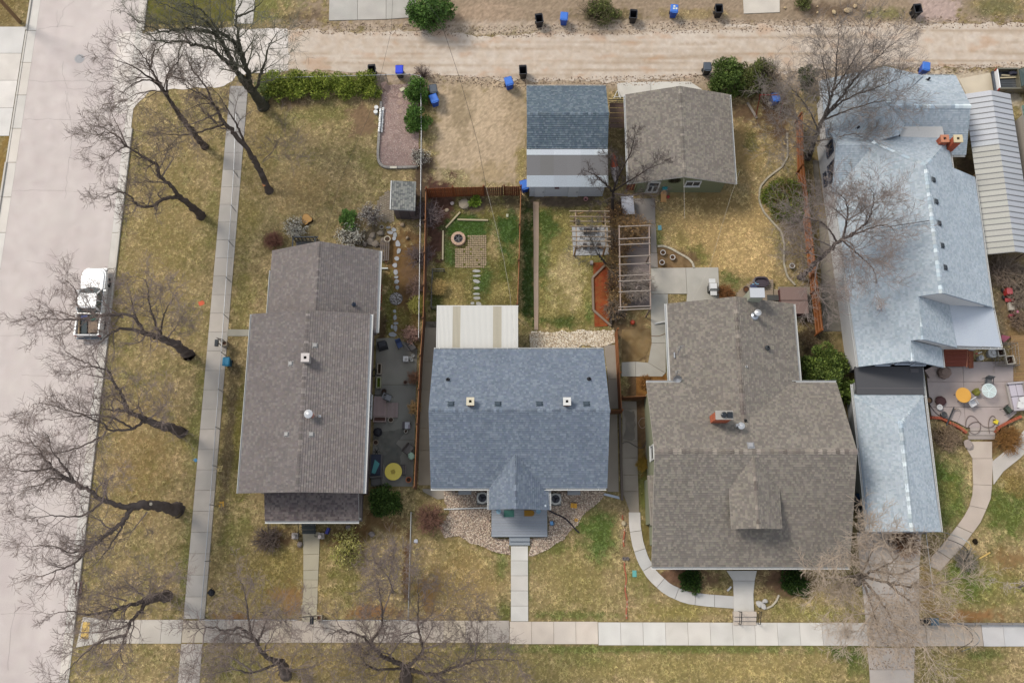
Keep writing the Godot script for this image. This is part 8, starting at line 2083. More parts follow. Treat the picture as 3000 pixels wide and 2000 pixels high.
func greenery() -> void:
	var lime := [K(150, 165, 40), K(126, 146, 34), K(104, 124, 34), K(170, 180, 60)]
	var mid := [K(84, 124, 44), K(66, 104, 34), K(104, 142, 56), K(92, 130, 40)]
	var dkg := [K(48, 78, 22), K(62, 92, 28), K(38, 62, 20), K(74, 100, 34)]
	var olv := [K(104, 116, 50), K(84, 96, 42), K(124, 132, 64), K(96, 92, 52)]
	for k in 5:
		shrub("hedge_shrub", "bright lime green clipped hedge shrub along the lane fence", "hedge", 812 + k * 66, 262 - (k % 2) * 4, V(1.3, 1.75, 1.35), 5200, .13, lime, 100 + k, 34, 0, 0, "lime green hedge along the lane")
	shrub("wild_shrub", "tall pale green shrub at the foot of the big corner tree", "shrub", 775, 275, V(.9, 1.8, 1.3), 2200, .1, [K(120, 140, 70), K(96, 120, 56), K(140, 150, 90)], 110, 30)
	shrub("juniper", "feathery green juniper beside the lane end of the pink gravel", "juniper", 1226, 284, V(1.2, 2.6, 1.1), 4600, .14, mid, 111, 34)
	shrub("juniper", "feathery green juniper beside the blue bin", "juniper", 1222, 366, V(1.1, 2.4, 1.2), 4600, .14, mid, 112, 34)
	shrub("pine_tree", "dense green pine across the lane beside the concrete pad", "tree", 1268, 62, V(2.3, 4.2, 2.0), 7000, .17, [K(84, 122, 44), K(64, 98, 34), K(104, 140, 60)], 113, 60)
	shrub("wild_shrub", "scrubby olive green shrub across the lane beside the open bin", "shrub", 1765, 46, V(1.7, 2.0, 1.3), 3800, .11, olv, 114, 36)
	twigs("bare_shrub", "dry twiggy growth round the olive shrub across the lane", "shrub", 1740, 52, 1.6, 1.5, 90, K(120, 108, 84), 115)
	shrub("lilac_shrub", "big olive green shrub beside the dark lane bin", "shrub", 2120, 250, V(1.9, 2.9, 1.9), 11000, .13, [K(92, 118, 44), K(72, 96, 36), K(112, 134, 58)], 116, 46)
	shrub("lilac_shrub", "big thinning grey-green shrub next to its greener neighbour on the lane", "shrub", 2206, 252, V(1.8, 3.0, 1.9), 8500, .13, olv, 117, 44)
	twigs("bare_shrub", "grey bare twigs rising through the lane shrubs", "shrub", 2230, 250, 1.6, 3.0, 110, K(128, 114, 98), 118)
	shrub("evergreen_shrub", "narrow dark evergreen between the bare trees on the lane", "shrub", 2352, 250, V(.8, 3.4, 1.2), 2600, .12, [K(84, 96, 54), K(64, 78, 44), K(100, 104, 64)], 119, 30)
	shrub("wild_shrub", "low olive shrub across the lane beside the soil bank", "shrub", 2350, 16, V(1.0, 1.4, .9), 1500, .1, olv, 120, 20)
	# clipped round shrub
	var rs := shrub("round_shrub", "clipped round shrub, brown topped with a green rim", "shrub", 2300, 592, V(2.15, 1.3, 1.9), 19000, .13, [K(112, 128, 36), K(92, 112, 32), K(132, 142, 50)], 121, 160)
	twigs("bare_shrub", "brown twiggy top of the clipped round shrub", "shrub", 2298, 588, 1.6, 1.45, 260, K(132, 112, 76), 122)
	shrub("laurel_shrub", "dense bright green tree shrub between the wide house and the pale house", "shrub", 2398, 1104, V(2.2, 3.0, 2.7), 16000, .15, [K(112, 132, 48), K(84, 106, 36), K(134, 152, 66), K(70, 92, 32)], 123, 60)
	shrub("laurel_shrub", "smaller green shrub beneath the dense tree shrub", "shrub", 2475, 1150, V(.9, 2.2, 1.0), 2200, .14, [K(112, 136, 48), K(92, 116, 40)], 124, 22)
	shrub("yew_shrub", "dark green yew at the end of the narrow patio", "shrub", 1128, 1468, V(1.6, 1.5, 1.3), 6400, .15, [K(64, 92, 30), K(50, 76, 24), K(84, 110, 40)], 125, 46)
	shrub("juniper_shrub", "low dark juniper by the wide house on the curved walk side", "juniper", 2024, 1706, V(.95, .7, .95), 3000, .12, dkg, 126, 30)
	shrub("juniper_shrub", "wide dark juniper by the wide house beyond the front steps", "juniper", 2330, 1706, V(1.35, .75, 1.0), 4600, .12, dkg, 127, 36)
	shrub("evergreen_shrub", "soft green conifer between white flowering shrubs", "shrub", 1026, 655, V(.85, 1.6, 1.15), 3600, .11, [K(96, 138, 56), K(78, 116, 44), K(116, 156, 70)], 128, 30)
	var wh := [K(226, 222, 206), K(206, 200, 180), K(238, 236, 224)]
	twigs("flowering_shrub", "white flowering shrub beside the pale stump", "shrub", 872, 675, 1.0, 1.1, 90, K(96, 84, 70), 129, wh, 1300, .06)
	twigs("flowering_shrub", "white flowering shrub at the rear roof edge", "shrub", 1030, 700, 1.2, 1.3, 110, K(100, 88, 76), 130, wh, 1700, .06)
	twigs("flowering_shrub", "white and lilac flowering shrub beside the soft conifer", "shrub", 1090, 640, 1.1, 1.7, 120, K(128, 116, 112), 131, wh, 900, .05)
	twigs("flowering_shrub", "white flowering shrub over the wire fence by the pink gravel", "shrub", 1232, 470, .9, 1.2, 100, K(104, 92, 84), 132, wh, 700, .06)
	shrub("rhubarb_plant", "lime green leafy shrub by the board fence", "shrub", 1392, 596, V(.55, .6, .55), 900, .16, [K(140, 170, 40), K(110, 146, 30), K(166, 190, 60)], 133, 16)
	shrub("mock_orange", "loose yellow-green shrub coming into leaf before the porch", "shrub", 1018, 1612, V(1.25, 2.2, 1.7), 1500, .13, [K(176, 170, 84), K(150, 148, 66), K(196, 186, 112)], 134, 40)
	# bare shrubs
	var tw := [["bare_shrub", "tangled grey shrub over the fence beside the garden shed", 1255, 640, 1.4, 1.6, 120, K(126, 110, 108)], ["bare_shrub", "tangled mauve-grey shrub in the side garden", 1232, 760, 1.3, 1.5, 120, K(120, 104, 100)], ["bare_shrub", "brown twiggy shrub in the side garden near the mosaic stone", 1226, 850, 1.1, 1.2, 90, K(132, 108, 96)], ["bare_shrub", "pinkish twiggy shrub at the top of the narrow patio", 1208, 985, .8, 1.0, 110, K(176, 140, 126)], ["bare_shrub", "large red-brown twiggy shrub at the corner of the blue house", 1262, 1520, 1.25, 1.5, 190, K(134, 98, 82)], ["bare_shrub", "grey twiggy shrub in the front bed of the grey-brown house", 790, 1580, 1.3, 1.1, 130, K(112, 98, 90)], ["bare_shrub", "reddish haze of twigs beside the dark rear deck", 806, 712, .9, 1.1, 150, K(132, 92, 76)], ["bare_shrub", "russet twiggy shrub between the pad and the deck", 2124, 862, .75, .7, 170, K(150, 104, 62)], ["bare_shrub", "pale brush heap by the metal carport", 2930, 800, 1.6, 1.3, 170, K(150, 132, 116)], ["bare_shrub", "thick brown brush at the plank walk beyond the metal roof", 2975, 940, 1.0, .9, 150, K(140, 118, 98)], ["bare_shrub", "dense pale brush over the ladder", 2978, 880, 1.0, 1.0, 150, K(150, 134, 118)], ["bare_shrub", "pale dry brush behind the red mower", 2985, 830, 1.3, 1.2, 170, K(156, 140, 122)], ["bare_shrub", "rusty thicket at the front of the pale wing", 2640, 1590, 1.3, 1.2, 150, K(140, 104, 76)], ["bare_shrub", "tangled dry stems below the patio wall", 2770, 1285, 1.2, .8, 130, K(150, 128, 104)], ["bare_shrub", "grey tangled vine beside the silver arch", 2820, 1640, 1.0, .9, 130, K(140, 132, 122)], ["bare_shrub", "orange dry grass clump on the slope by the patio steps", 2950, 1290, 1.2, .7, 170, K(150, 108, 58)], ["bare_shrub", "dry vine on the board fence by the planters", 1214, 1110, .6, 1.2, 90, K(150, 112, 88)], ["bare_shrub", "straw coloured grass clump on the board fence", 1218, 1200, .6, 1.6, 110, K(186, 152, 104)], ["bare_shrub", "thin twigs across the lane on the hedge fence", 1240, 225, .8, 1.4, 50, K(130, 112, 104)], ["bare_shrub", "rust coloured leafy clump beside the curved pad", 1888, 1120, .6, .5, 130, K(160, 112, 58)], ["bare_shrub", "yellow leafy clump beside the old driveway", 1880, 1362, .55, .6, 140, K(180, 146, 60)], ["ornamental_grass", "straw coloured grass fountain by the raised bed", 1228, 900, .9, 1.2, 170, K(170, 164, 84)], ["ornamental_grass", "dry straw filling the raised bed", 1286, 845, .75, .8, 200, K(196, 168, 106)]]
	for k in tw.size():
		var a: Array = tw[k]; twigs(a[0], a[1], "shrub" if a[0] == "bare_shrub" else "grass clump", a[2], a[3], a[4], a[5], a[6], a[7], 200 + k)
	for k in 9:
		twigs("dry_shrub", ["dry brown shrub beside the arbor, near the dark tree", "dry tan shrub beside the arbor with pale tips", "leafless shrub between the pergola and the arbor", "dense dry shrub by the red mulch, pergola end", "tangled dry shrub in the middle of the arbor row", "grey dry shrub leaning into the arbor", "dry brown shrub by the lower half of the red mulch", "bleached dry shrub near the end of the arbor", "dry shrub by the teal ornament"][k], "shrub", 1800 + (k % 2) * 12, 640 + k * 34, 1.0, 1.6, 180, [K(112, 88, 66), K(150, 124, 86), K(132, 116, 100)][k % 3], 240 + k, [K(190, 150, 90), K(150, 112, 70)], 260, .07)
	twigs("dry_shrub", "pale dead vine spread over the arbor", "vine", 1862, 850, 1.5, 2.4, 260, K(172, 158, 146), 260)
	twigs("dry_shrub", "tan leaved vine on the lane end of the arbor", "vine", 1850, 690, 1.5, 2.4, 190, K(150, 122, 90), 261, [K(196, 156, 96), K(176, 136, 84)], 420, .07)

var tris := 0
# ---- bare trees
func grow(mb: MB, p: Vector3, d: Vector3, l: float, r: float, lvl: int, g: RandomNumberGenerator, kink: float, sparse: float) -> void:
	var seg := 4 if lvl > 1 else (3 if lvl == 1 else 2)
	var pts := PackedVector3Array([p]); var rr := PackedFloat32Array([r])
	var q := p; var dir := d
	for k in seg:
		dir = (dir + V(g.randfn(), g.randfn() * .7 + .12, g.randfn()) * kink).normalized()
		q += dir * l / seg
		pts.push_back(q); rr.push_back(lerpf(r, maxf(r * .3, .006), (k + 1.0) / seg))
	mb.tube(pts, rr, 5 if lvl > 2 else 3)
	if lvl == 0: return
	var n := int((3.9 + lvl * 2.0) * sparse + g.randf())
	for k in n:
		var f := g.randf_range(.2, 1.0) * seg; var i := mini(int(f), seg - 1)
		var s := pts[i].lerp(pts[i + 1], f - i); var e := (pts[i + 1] - pts[i]).normalized()
		var side := e.cross(V(g.randfn(), g.randfn(), g.randfn())).normalized()
		var nd := (e * g.randf_range(.5, 1.1) + side * g.randf_range(.6, 1.0) + V(0, .2, 0)).normalized()
		grow(mb, s, nd, l * g.randf_range(.38, .62), maxf(rr[i] * .5, .0095), lvl - 1, g, kink, sparse)
func bare_tree(called: String, label: String, limbs: Array, q: Color, sd: int, r0: float, lvl := 3, kink := .34, sparse := 1.0, every := .55, blen := 1.9, tw: Variant = null) -> void:
	# limbs: first the trunk; each a list of [px, py, height], then the thickness at its start
	var g := RandomNumberGenerator.new(); g.seed = sd
	var b0: Array = limbs[0][0]
	var at := P(b0[0], b0[1], 0)
	var t := thing(called, label, "tree", at)
	var tm := NB(q)
	var bm := NB(tw if tw != null else Color(q.r * 1.3, q.g * 1.27, q.b * 1.28))
	for li in limbs.size():
		var a: Array = limbs[li]
		var thick: float = r0 if li == 0 else a[a.size() - 1]
		var c := Curve3D.new()
		var n := a.size() if li == 0 else a.size() - 1
		for k in n:
			var e := P(a[k][0], a[k][1], a[k][2])
			if li == 0 and k == 0: e.y = -.1
			c.add_point(e)
		for k in range(1, n - 1):
			var d := (c.get_point_position(k + 1) - c.get_point_position(k - 1)) * .16
			c.set_point_in(k, -d); c.set_point_out(k, d)
		c.bake_interval = .3
		var bk := c.get_baked_points(); var rr := PackedFloat32Array()
		var m := bk.size()
		for k in m:
			var f := float(k) / maxf(1, m - 1)
			rr.push_back(thick * lerpf(1.0, .62 if li == 0 else .12, f) * ([1.6, 1.25][k] if li == 0 and k < 2 else 1.0) * (1.0 + g.randf_range(-.06, .06)))
			if k > 0 and k < m - 1: bk[k] += V(g.randfn(), g.randfn(), g.randfn()) * minf(.05, thick * .25)
		var tgt := tm if (li == 0 or thick > .07) else bm
		tgt.tube(bk, rr, 9 if thick > .12 else 6)
		if li == 0: continue
		var l := c.get_baked_length()
		var s := l * .22
		while s < l:
			var f := s / l
			var p := c.sample_baked(s); var e := (c.sample_baked(minf(l, s + .2)) - c.sample_baked(maxf(0, s - .2))).normalized()
			var side := e.cross(V(g.randfn(), g.randfn(), g.randfn())).normalized()
			var nd := (e * .6 + side * g.randf_range(.6, 1.0) + V(0, .25, 0)).normalized()
			grow(bm, p, nd, blen * 1.22 * g.randf_range(.5, 1.15) * (1.15 - f * .4), maxf(thick * lerpf(.45, .16, f), .016), lvl - 1, g, kink, sparse)
			s += every * .72 * g.randf_range(.6, 1.4)
		grow(bm, bk[m - 1], (bk[m - 1] - bk[m - 2]).normalized(), blen * .8, maxf(thick * .12, .012), lvl - 1, g, kink, sparse)
	part("trunk", tm, M.bark, t)
	part("branches", bm, M.twig, t)
	tris += (tm.ix.size() + bm.ix.size()) / 3

func trees() -> void:
	var dk := K(112, 100, 92); var gy := K(128, 116, 109); var br := K(112, 96, 92); var tan := K(150, 132, 116)
	bare_tree("elm_tree", "largest bare elm rising from the hedge by the lane mouth", [[[772, 312, 0], [735, 262, 4.5], [705, 225, 7]],
		[[735, 262, 4.5], [690, 205, 7], [620, 145, 9], [540, 125, 10.5], [440, 118, 11.5], .25], [[690, 205, 7], [640, 110, 9.5], [560, 85, 11], [470, 90, 12], [400, 60, 12.5], .2], [[735, 262, 4.5], [720, 200, 7.5], [690, 130, 9.5], [640, 90, 11], [600, 40, 12], [540, 10, 13], .23], [[720, 200, 7.5], [700, 120, 10], [690, 50, 11.5], [705, 0, 12.5], .17], [[640, 110, 9.5], [600, 60, 11], [520, 30, 12], [450, 0, 13], .14], [[745, 275, 4], [770, 200, 7], [790, 130, 9], [820, 90, 10], .13], [[690, 50, 11.5], [740, 30, 12], [770, 0, 12.5], .1]], K(104, 102, 86), 301, .42, 3, 0.26, .95, .7, 2.3)
	bare_tree("elm_tree", "bare elm with a pale cut stub on the rear lawn of the grey-brown house", [[[788, 558, 0], [760, 500, 2.2], [725, 435, 4.6], [705, 415, 5.4]],
		[[705, 415, 5.4], [660, 360, 7], [620, 300, 8], [605, 285, 8.4], [560, 260, 9.5], [530, 240, 10], .19], [[660, 362, 6.8], [590, 385, 7.6], [540, 395, 8.2], [470, 390, 9], [420, 385, 9.4], .09], [[640, 330, 7.4], [570, 360, 8], [530, 372, 8.6], [470, 395, 9], .07], [[620, 300, 8], [600, 250, 9], [560, 200, 10], [545, 150, 10.5], .09], [[720, 428, 4.8], [690, 360, 6.8], [665, 320, 8], [640, 280, 9], [600, 240, 9.6], .1], [[770, 470, 3.4], [800, 440, 4.6], [815, 410, 5.2], [840, 400, 5.6], .04], [[768, 476, 3.2], [800, 458, 4], [850, 456, 4.6], .03]], dk, 302, .27, 3, 0.31, .95, .7, 2.0)
	var stub := NB(K(206, 140, 90)); stub.lathe(P(773, 541, .9), [[.14, 0], [.13, .03], [0, .04]], 12, Basis(Vector3.RIGHT, .3)); solo("branch_stub", "fresh orange cut branch stub low on the dark elm trunk", "stub", stub, M.wood, P(773, 541, .9))
	bare_tree("elm_tree", "straight bare elm on the lawn strip near the lane mouth", [[[600, 430, 0], [560, 380, 3], [520, 330, 5.6], [500, 300, 6.6]],
		[[500, 300, 6.6], [470, 250, 8], [440, 200, 9.4], [420, 165, 10.4], [390, 130, 11.2], .14], [[470, 250, 8], [420, 215, 9], [380, 190, 10], [320, 170, 10.8], .09], [[500, 300, 6.6], [450, 240, 8.6], [400, 240, 9.4], [350, 280, 9.8], .1], [[455, 265, 8], [400, 275, 8.6], [360, 300, 9], .06], [[490, 285, 7], [490, 220, 8.8], [520, 180, 10], [545, 130, 11], .09], [[490, 220, 8.8], [560, 235, 9.6], [600, 200, 10.4], .06], [[440, 200, 9.4], [450, 150, 10.6], [460, 110, 11.4], .07]], dk, 303, .25, 3, 0.29, .95, .7, 2.0)
	bare_tree("elm_tree", "crooked bare elm on the lawn strip with two dark limbs over the gutter", [[[588, 632, 0], [556, 600, 2.2], [522, 575, 4]],
		[[522, 577, 4], [480, 583, 5], [455, 600, 5.6], [430, 605, 6], [400, 600, 6.4], [380, 575, 7], [345, 562, 7.4], [300, 580, 7.8], .16], [[522, 575, 4], [500, 545, 5.4], [470, 520, 6.2], [455, 480, 7], [410, 455, 7.6], [370, 425, 8.2], [340, 395, 8.6], [280, 388, 9], .17], [[400, 600, 6.4], [390, 625, 6.8], [375, 635, 7.2], .05], [[470, 520, 6.2], [490, 490, 7], [505, 460, 7.6], [455, 450, 8], .07], [[370, 425, 8.2], [330, 340, 9.4], [320, 320, 9.6], .06], [[345, 400, 8.6], [290, 370, 9.2], [260, 380, 9.6], .06], [[370, 425, 8], [330, 450, 8.4], [300, 470, 8.8], .05], [[430, 605, 6], [440, 570, 6.8], [425, 540, 7.4], .06]], dk, 304, .3, 3, 0.34, 1.0, .6, 1.8)
	bare_tree("elm_tree", "broad bare elm whose branches hide the white pickup", [[[552, 1040, 0], [515, 1008, 2.4], [470, 990, 4]],
		[[470, 990, 4], [420, 975, 5.6], [370, 962, 6.2], [330, 975, 6.4], [290, 1005, 6.4], .2], [[420, 972, 5.6], [400, 940, 6.6], [370, 920, 7.2], [300, 925, 7.6], [230, 935, 8], [130, 935, 8.4], [90, 940, 8.6], .13], [[470, 985, 4], [455, 950, 6], [435, 880, 7.4], [430, 830, 8.2], [400, 810, 8.6], .12], [[470, 985, 4], [480, 920, 6.4], [510, 870, 7.6], [520, 850, 8.2], .09], [[400, 940, 6.6], [385, 890, 7.4], [380, 850, 8], .1], [[300, 925, 7.6], [230, 900, 8.2], [220, 850, 8.8], [190, 820, 9.2], .08], [[360, 930, 7], [290, 880, 8], [270, 850, 8.4], .07], [[490, 990, 3.6], [520, 950, 5.6], [540, 920, 6.6], .06], [[230, 935, 8], [150, 910, 8.6], [110, 960, 8.6], .05]], gy, 305, .4, 3, 0.34, 1.0, .55, 1.9)
	bare_tree("elm_tree", "bare elm reaching over the street between the pickup elm and the cut elm", [[[530, 1265, 0], [490, 1250, 2.6], [440, 1238, 4.2], [420, 1225, 4.8]],
		[[420, 1225, 4.8], [370, 1205, 6], [330, 1202, 6.6], [290, 1198, 7], .2], [[372, 1205, 6], [355, 1155, 7], [325, 1110, 7.8], [315, 1085, 8.2], [280, 1075, 8.6], [220, 1050, 9], [190, 1030, 9.4], .14], [[420, 1230, 4.8], [390, 1255, 6], [320, 1260, 7], [300, 1240, 7.6], [210, 1205, 8.4], [120, 1180, 9], [90, 1190, 9.2], .11], [[390, 1258, 6], [330, 1225, 7.4], [250, 1215, 8.2], [150, 1230, 8.8], .08], [[325, 1110, 7.8], [270, 1100, 8.4], [220, 1090, 9], .07], [[430, 1230, 4.6], [470, 1200, 6.4], [495, 1170, 7.4], .07], [[420, 1220, 5], [405, 1180, 6.6], [420, 1140, 7.6], .06], [[290, 1280, 7.4], [230, 1310, 8], [150, 1330, 8.4], [90, 1330, 8.8], .08], [[310, 1262, 7], [270, 1310, 7.6], [230, 1330, 8], .06]], gy, 306, .38, 3, 0.34, 1.0, .55, 1.9)
	var cut := NB(K(206, 196, 176)); cut.lathe(P(441, 1476, 5), [[.12, 0], [.1, .05], [.05, .06], [0, .04]], 10); solo("branch_stub", "pale cut branch stub on the trunk of the long reaching elm", "stub", cut, M.wood, P(441, 1476, 5))
	bare_tree("elm_tree", "long reaching bare elm spreading widest over the street", [[[516, 1492, 0], [470, 1484, 3], [420, 1478, 5], [380, 1486, 6]],
		[[385, 1486, 6], [340, 1478, 7], [300, 1465, 7.8], [260, 1438, 8.4], [215, 1410, 9], [150, 1370, 9.8], [125, 1330, 10.2], [90, 1290, 10.6], .2], [[215, 1410, 9], [190, 1370, 9.8], [150, 1320, 10.4], [140, 1280, 10.8], [120, 1260, 11], .1], [[215, 1412, 9], [150, 1400, 9.6], [120, 1420, 10], [60, 1430, 10.4], .09], [[150, 1370, 9.8], [80, 1380, 10.4], [20, 1370, 10.8], .08], [[380, 1488, 6], [365, 1520, 6.6], [310, 1570, 7.4], [250, 1615, 8], [215, 1650, 8.4], [110, 1690, 9], .17], [[365, 1525, 6.4], [340, 1570, 7], [290, 1640, 7.8], [250, 1670, 8.2], .09], [[300, 1580, 7.4], [210, 1620, 8.2], [160, 1600, 8.8], [60, 1600, 9.2], .09], [[300, 1467, 7.8], [240, 1510, 8.2], [150, 1510, 8.8], [60, 1520, 9.4], .09], [[430, 1500, 4.8], [390, 1550, 5.8], [365, 1595, 6.4], .05], [[120, 1330, 10.2], [50, 1330, 10.8], [10, 1320, 11], .06], [[300, 1470, 7.8], [310, 1420, 8.6], [330, 1390, 9], .07]], gy, 307, .42, 3, 0.32, 1.0, .55, 2.0)
	bare_tree("elm_tree", "bare elm forking at the corner ramp", [[[490, 1746, 0], [455, 1752, 3], [420, 1762, 4.6]],
		[[420, 1762, 4.6], [380, 1772, 5.8], [340, 1785, 6.6], [320, 1805, 7], [310, 1835, 7.2], .17], [[432, 1766, 4.4], [400, 1800, 5.8], [380, 1825, 6.4], [365, 1865, 7], [350, 1910, 7.4], [360, 1940, 7.6], .16], [[340, 1785, 6.6], [260, 1800, 7.6], [200, 1790, 8.2], [140, 1800, 8.6], .09], [[420, 1745, 5], [380, 1715, 6.6], [350, 1675, 7.4], .07], [[440, 1750, 4], [440, 1700, 6], [460, 1680, 6.6], .05], [[370, 1860, 6.8], [290, 1880, 7.6], [230, 1930, 8], [180, 1980, 8.4], .1], [[380, 1830, 6.4], [300, 1850, 7.4], [200, 1850, 8], .07], [[370, 1760, 6], [300, 1740, 7.2], [270, 1730, 7.6], .06], [[420, 1755, 5], [500, 1700, 7], .05]], gy, 308, .36, 3, 0.34, 1.0, .55, 1.9)
	bare_tree("elm_tree", "bare elm crossing the front walk before the grey-brown house", [[[836, 1975, 0], [825, 1950, 2.5], [815, 1938, 4]],
		[[815, 1938, 4], [775, 1918, 5.4], [755, 1890, 6.2], [735, 1860, 6.8], [700, 1840, 7.4], [660, 1845, 7.8], [600, 1838, 8.2], [560, 1842, 8.6], .17], [[755, 1890, 6.2], [775, 1830, 7.4], [800, 1790, 8], [840, 1830, 8.6], .08], [[735, 1860, 6.8], [725, 1800, 7.8], [715, 1730, 8.6], [700, 1690, 9], .09], [[815, 1940, 4], [850, 1960, 5.6], [910, 1955, 6.4], [960, 1930, 7.4], .11], [[815, 1940, 4], [740, 1970, 5.8], [680, 1960, 6.8], [620, 1975, 7.6], .1], [[600, 1838, 8.2], [590, 1900, 8.6], [570, 1940, 8.8], .06], [[770, 1850, 7], [810, 1830, 7.8], [870, 1810, 8.4], .06], [[740, 1970, 5.8], [660, 1920, 7], [560, 1960, 8], .07]], gy, 309, .36, 3, 0.34, 1.05, .5, 1.9)
	bare_tree("elm_tree", "wide bare elm with pale twigs at the front walk of the blue house", [[[1190, 1990, 0], [1190, 1968, 2.5], [1188, 1956, 4]],
		[[1188, 1956, 4], [1150, 1935, 5.2], [1110, 1915, 6], [1080, 1880, 6.8], [1050, 1860, 7.4], [1000, 1848, 8], [960, 1860, 8.4], .18], [[1188, 1956, 4], [1215, 1935, 5.6], [1238, 1905, 6.6], [1230, 1860, 7.4], [1224, 1820, 8], [1225, 1700, 9], .14], [[1188, 1958, 4], [1270, 1975, 5.6], [1330, 1955, 6.8], [1390, 1935, 7.6], [1460, 1930, 8.2], [1520, 1935, 8.6], .14], [[1080, 1880, 6.8], [1110, 1850, 7.6], [1120, 1810, 8.2], [1110, 1720, 9], [1100, 1690, 9.2], .1], [[1188, 1956, 4], [1100, 1960, 5.6], [1060, 1930, 6.8], [1060, 1880, 7.8], .1], [[1230, 1850, 7.4], [1170, 1860, 8], [1110, 1880, 8.4], .06], [[1390, 1935, 7.6], [1400, 1860, 8.4], [1410, 1830, 8.8], .07], [[1240, 1900, 6.8], [1300, 1880, 7.6], [1350, 1840, 8.2], .06], [[1120, 1800, 8.2], [1160, 1690, 9], [1180, 1640, 9.4], .06], [[1225, 1825, 8], [1290, 1800, 8.6], [1330, 1750, 9], .05], [[1270, 1975, 5.6], [1320, 2010, 6.4], [1400, 2020, 7], .08]], K(112, 100, 94), 310, .4, 3, 0.34, 1.1, .5, 2.0)
	bare_tree("ornamental_tree", "small grey bare tree leaning over the wire fence of the front lawn", [[[1150, 1735, 0], [1146, 1712, 1.2], [1140, 1695, 2]], [[1140, 1695, 2], [1110, 1660, 3], [1090, 1630, 3.6], .05], [[1140, 1695, 2], [1150, 1640, 3], [1160, 1600, 3.6], .05], [[1142, 1698, 2], [1180, 1680, 2.8], [1200, 1660, 3.4], .04], [[1140, 1695, 2], [1120, 1700, 2.8], [1080, 1690, 3.2], .04]], K(124, 112, 106), 311, .09, 3, .4, 1.0, .3, 1.1)
	bare_tree("ash_tree", "grey bare tree with straight upswept branches beside the white wall", [[[2368, 462, 0], [2388, 410, 2.4], [2402, 372, 3.6], [2415, 345, 4.4]],
		[[2415, 345, 4.4], [2440, 270, 6.4], [2450, 215, 7.6], [2455, 150, 9], [2460, 95, 10], .12], [[2412, 350, 4.2], [2460, 290, 6], [2520, 215, 7.6], [2580, 160, 8.8], [2640, 110, 10], .12], [[2415, 345, 4.4], [2480, 290, 6.2], [2560, 260, 7.4], [2640, 230, 8.6], .1], [[2410, 352, 4.2], [2480, 325, 5.6], [2560, 300, 6.8], [2640, 290, 7.6], .09], [[2405, 362, 4], [2430, 300, 5.8], [2420, 220, 7.8], [2400, 130, 9.4], .09], [[2398, 380, 3.6], [2370, 320, 5.6], [2330, 270, 6.8], [2290, 230, 7.8], .08], [[2395, 390, 3.4], [2340, 350, 5], [2300, 330, 5.8], [2270, 300, 6.6], .07], [[2392, 400, 3], [2330, 400, 4.4], [2280, 390, 5.2], .06], [[2385, 415, 2.4], [2440, 405, 3.8], [2500, 392, 4.8], [2560, 390, 5.4], .07], [[2440, 270, 6.4], [2500, 180, 8.6], [2540, 110, 10], .08], [[2372, 450, .8], [2330, 430, 3], [2300, 440, 4.2], .05]], K(120, 110, 104), 312, .22, 3, .13, 1.0, .42, 2.3, K(142, 131, 124))
	bare_tree("ash_tree", "rosy grey bare tree spreading over the long pale roof", [[[2345, 812, 0], [2390, 770, 2.6], [2440, 725, 5], [2468, 702, 6]],
		[[2468, 702, 6], [2482, 645, 7.4], [2480, 590, 8.6], [2450, 560, 9.4], .1], [[2468, 702, 6], [2540, 650, 7.6], [2560, 580, 8.8], [2550, 550, 9.6], .1], [[2468, 702, 6], [2540, 672, 7.4], [2600, 660, 8.4], [2630, 690, 9], .09], [[2470, 705, 5.8], [2520, 750, 7], [2560, 790, 8], [2570, 840, 8.6], .08], [[2455, 712, 5.4], [2420, 660, 6.6], [2370, 640, 7.6], [2330, 630, 8.2], .08], [[2440, 725, 5], [2390, 700, 6.4], [2340, 690, 7.2], .07], [[2400, 760, 3], [2390, 800, 4], [2390, 850, 4.6], [2410, 880, 5], .07], [[2410, 752, 3.6], [2360, 740, 5], [2320, 745, 5.8], .06], [[2465, 702, 6], [2500, 720, 7.2], [2500, 790, 8], .07], [[2482, 645, 7.4], [2540, 610, 8.6], [2600, 560, 9.6], .07], [[2482, 645, 7.4], [2430, 600, 8.6], [2400, 600, 9], .06]], K(124, 110, 106), 313, .2, 3, .16, 1.0, .36, 2.1, K(150, 137, 129))
	var mast := NB(K(96, 96, 100)); mast.rod(P(2575, 668, 4.9), P(2724, 646, 6.7), .035, 6); solo("roof_cable", "dark cable line running up the pale roof to its ridge", "cable", mast, M.rubber, P(2575, 668, 4.9))
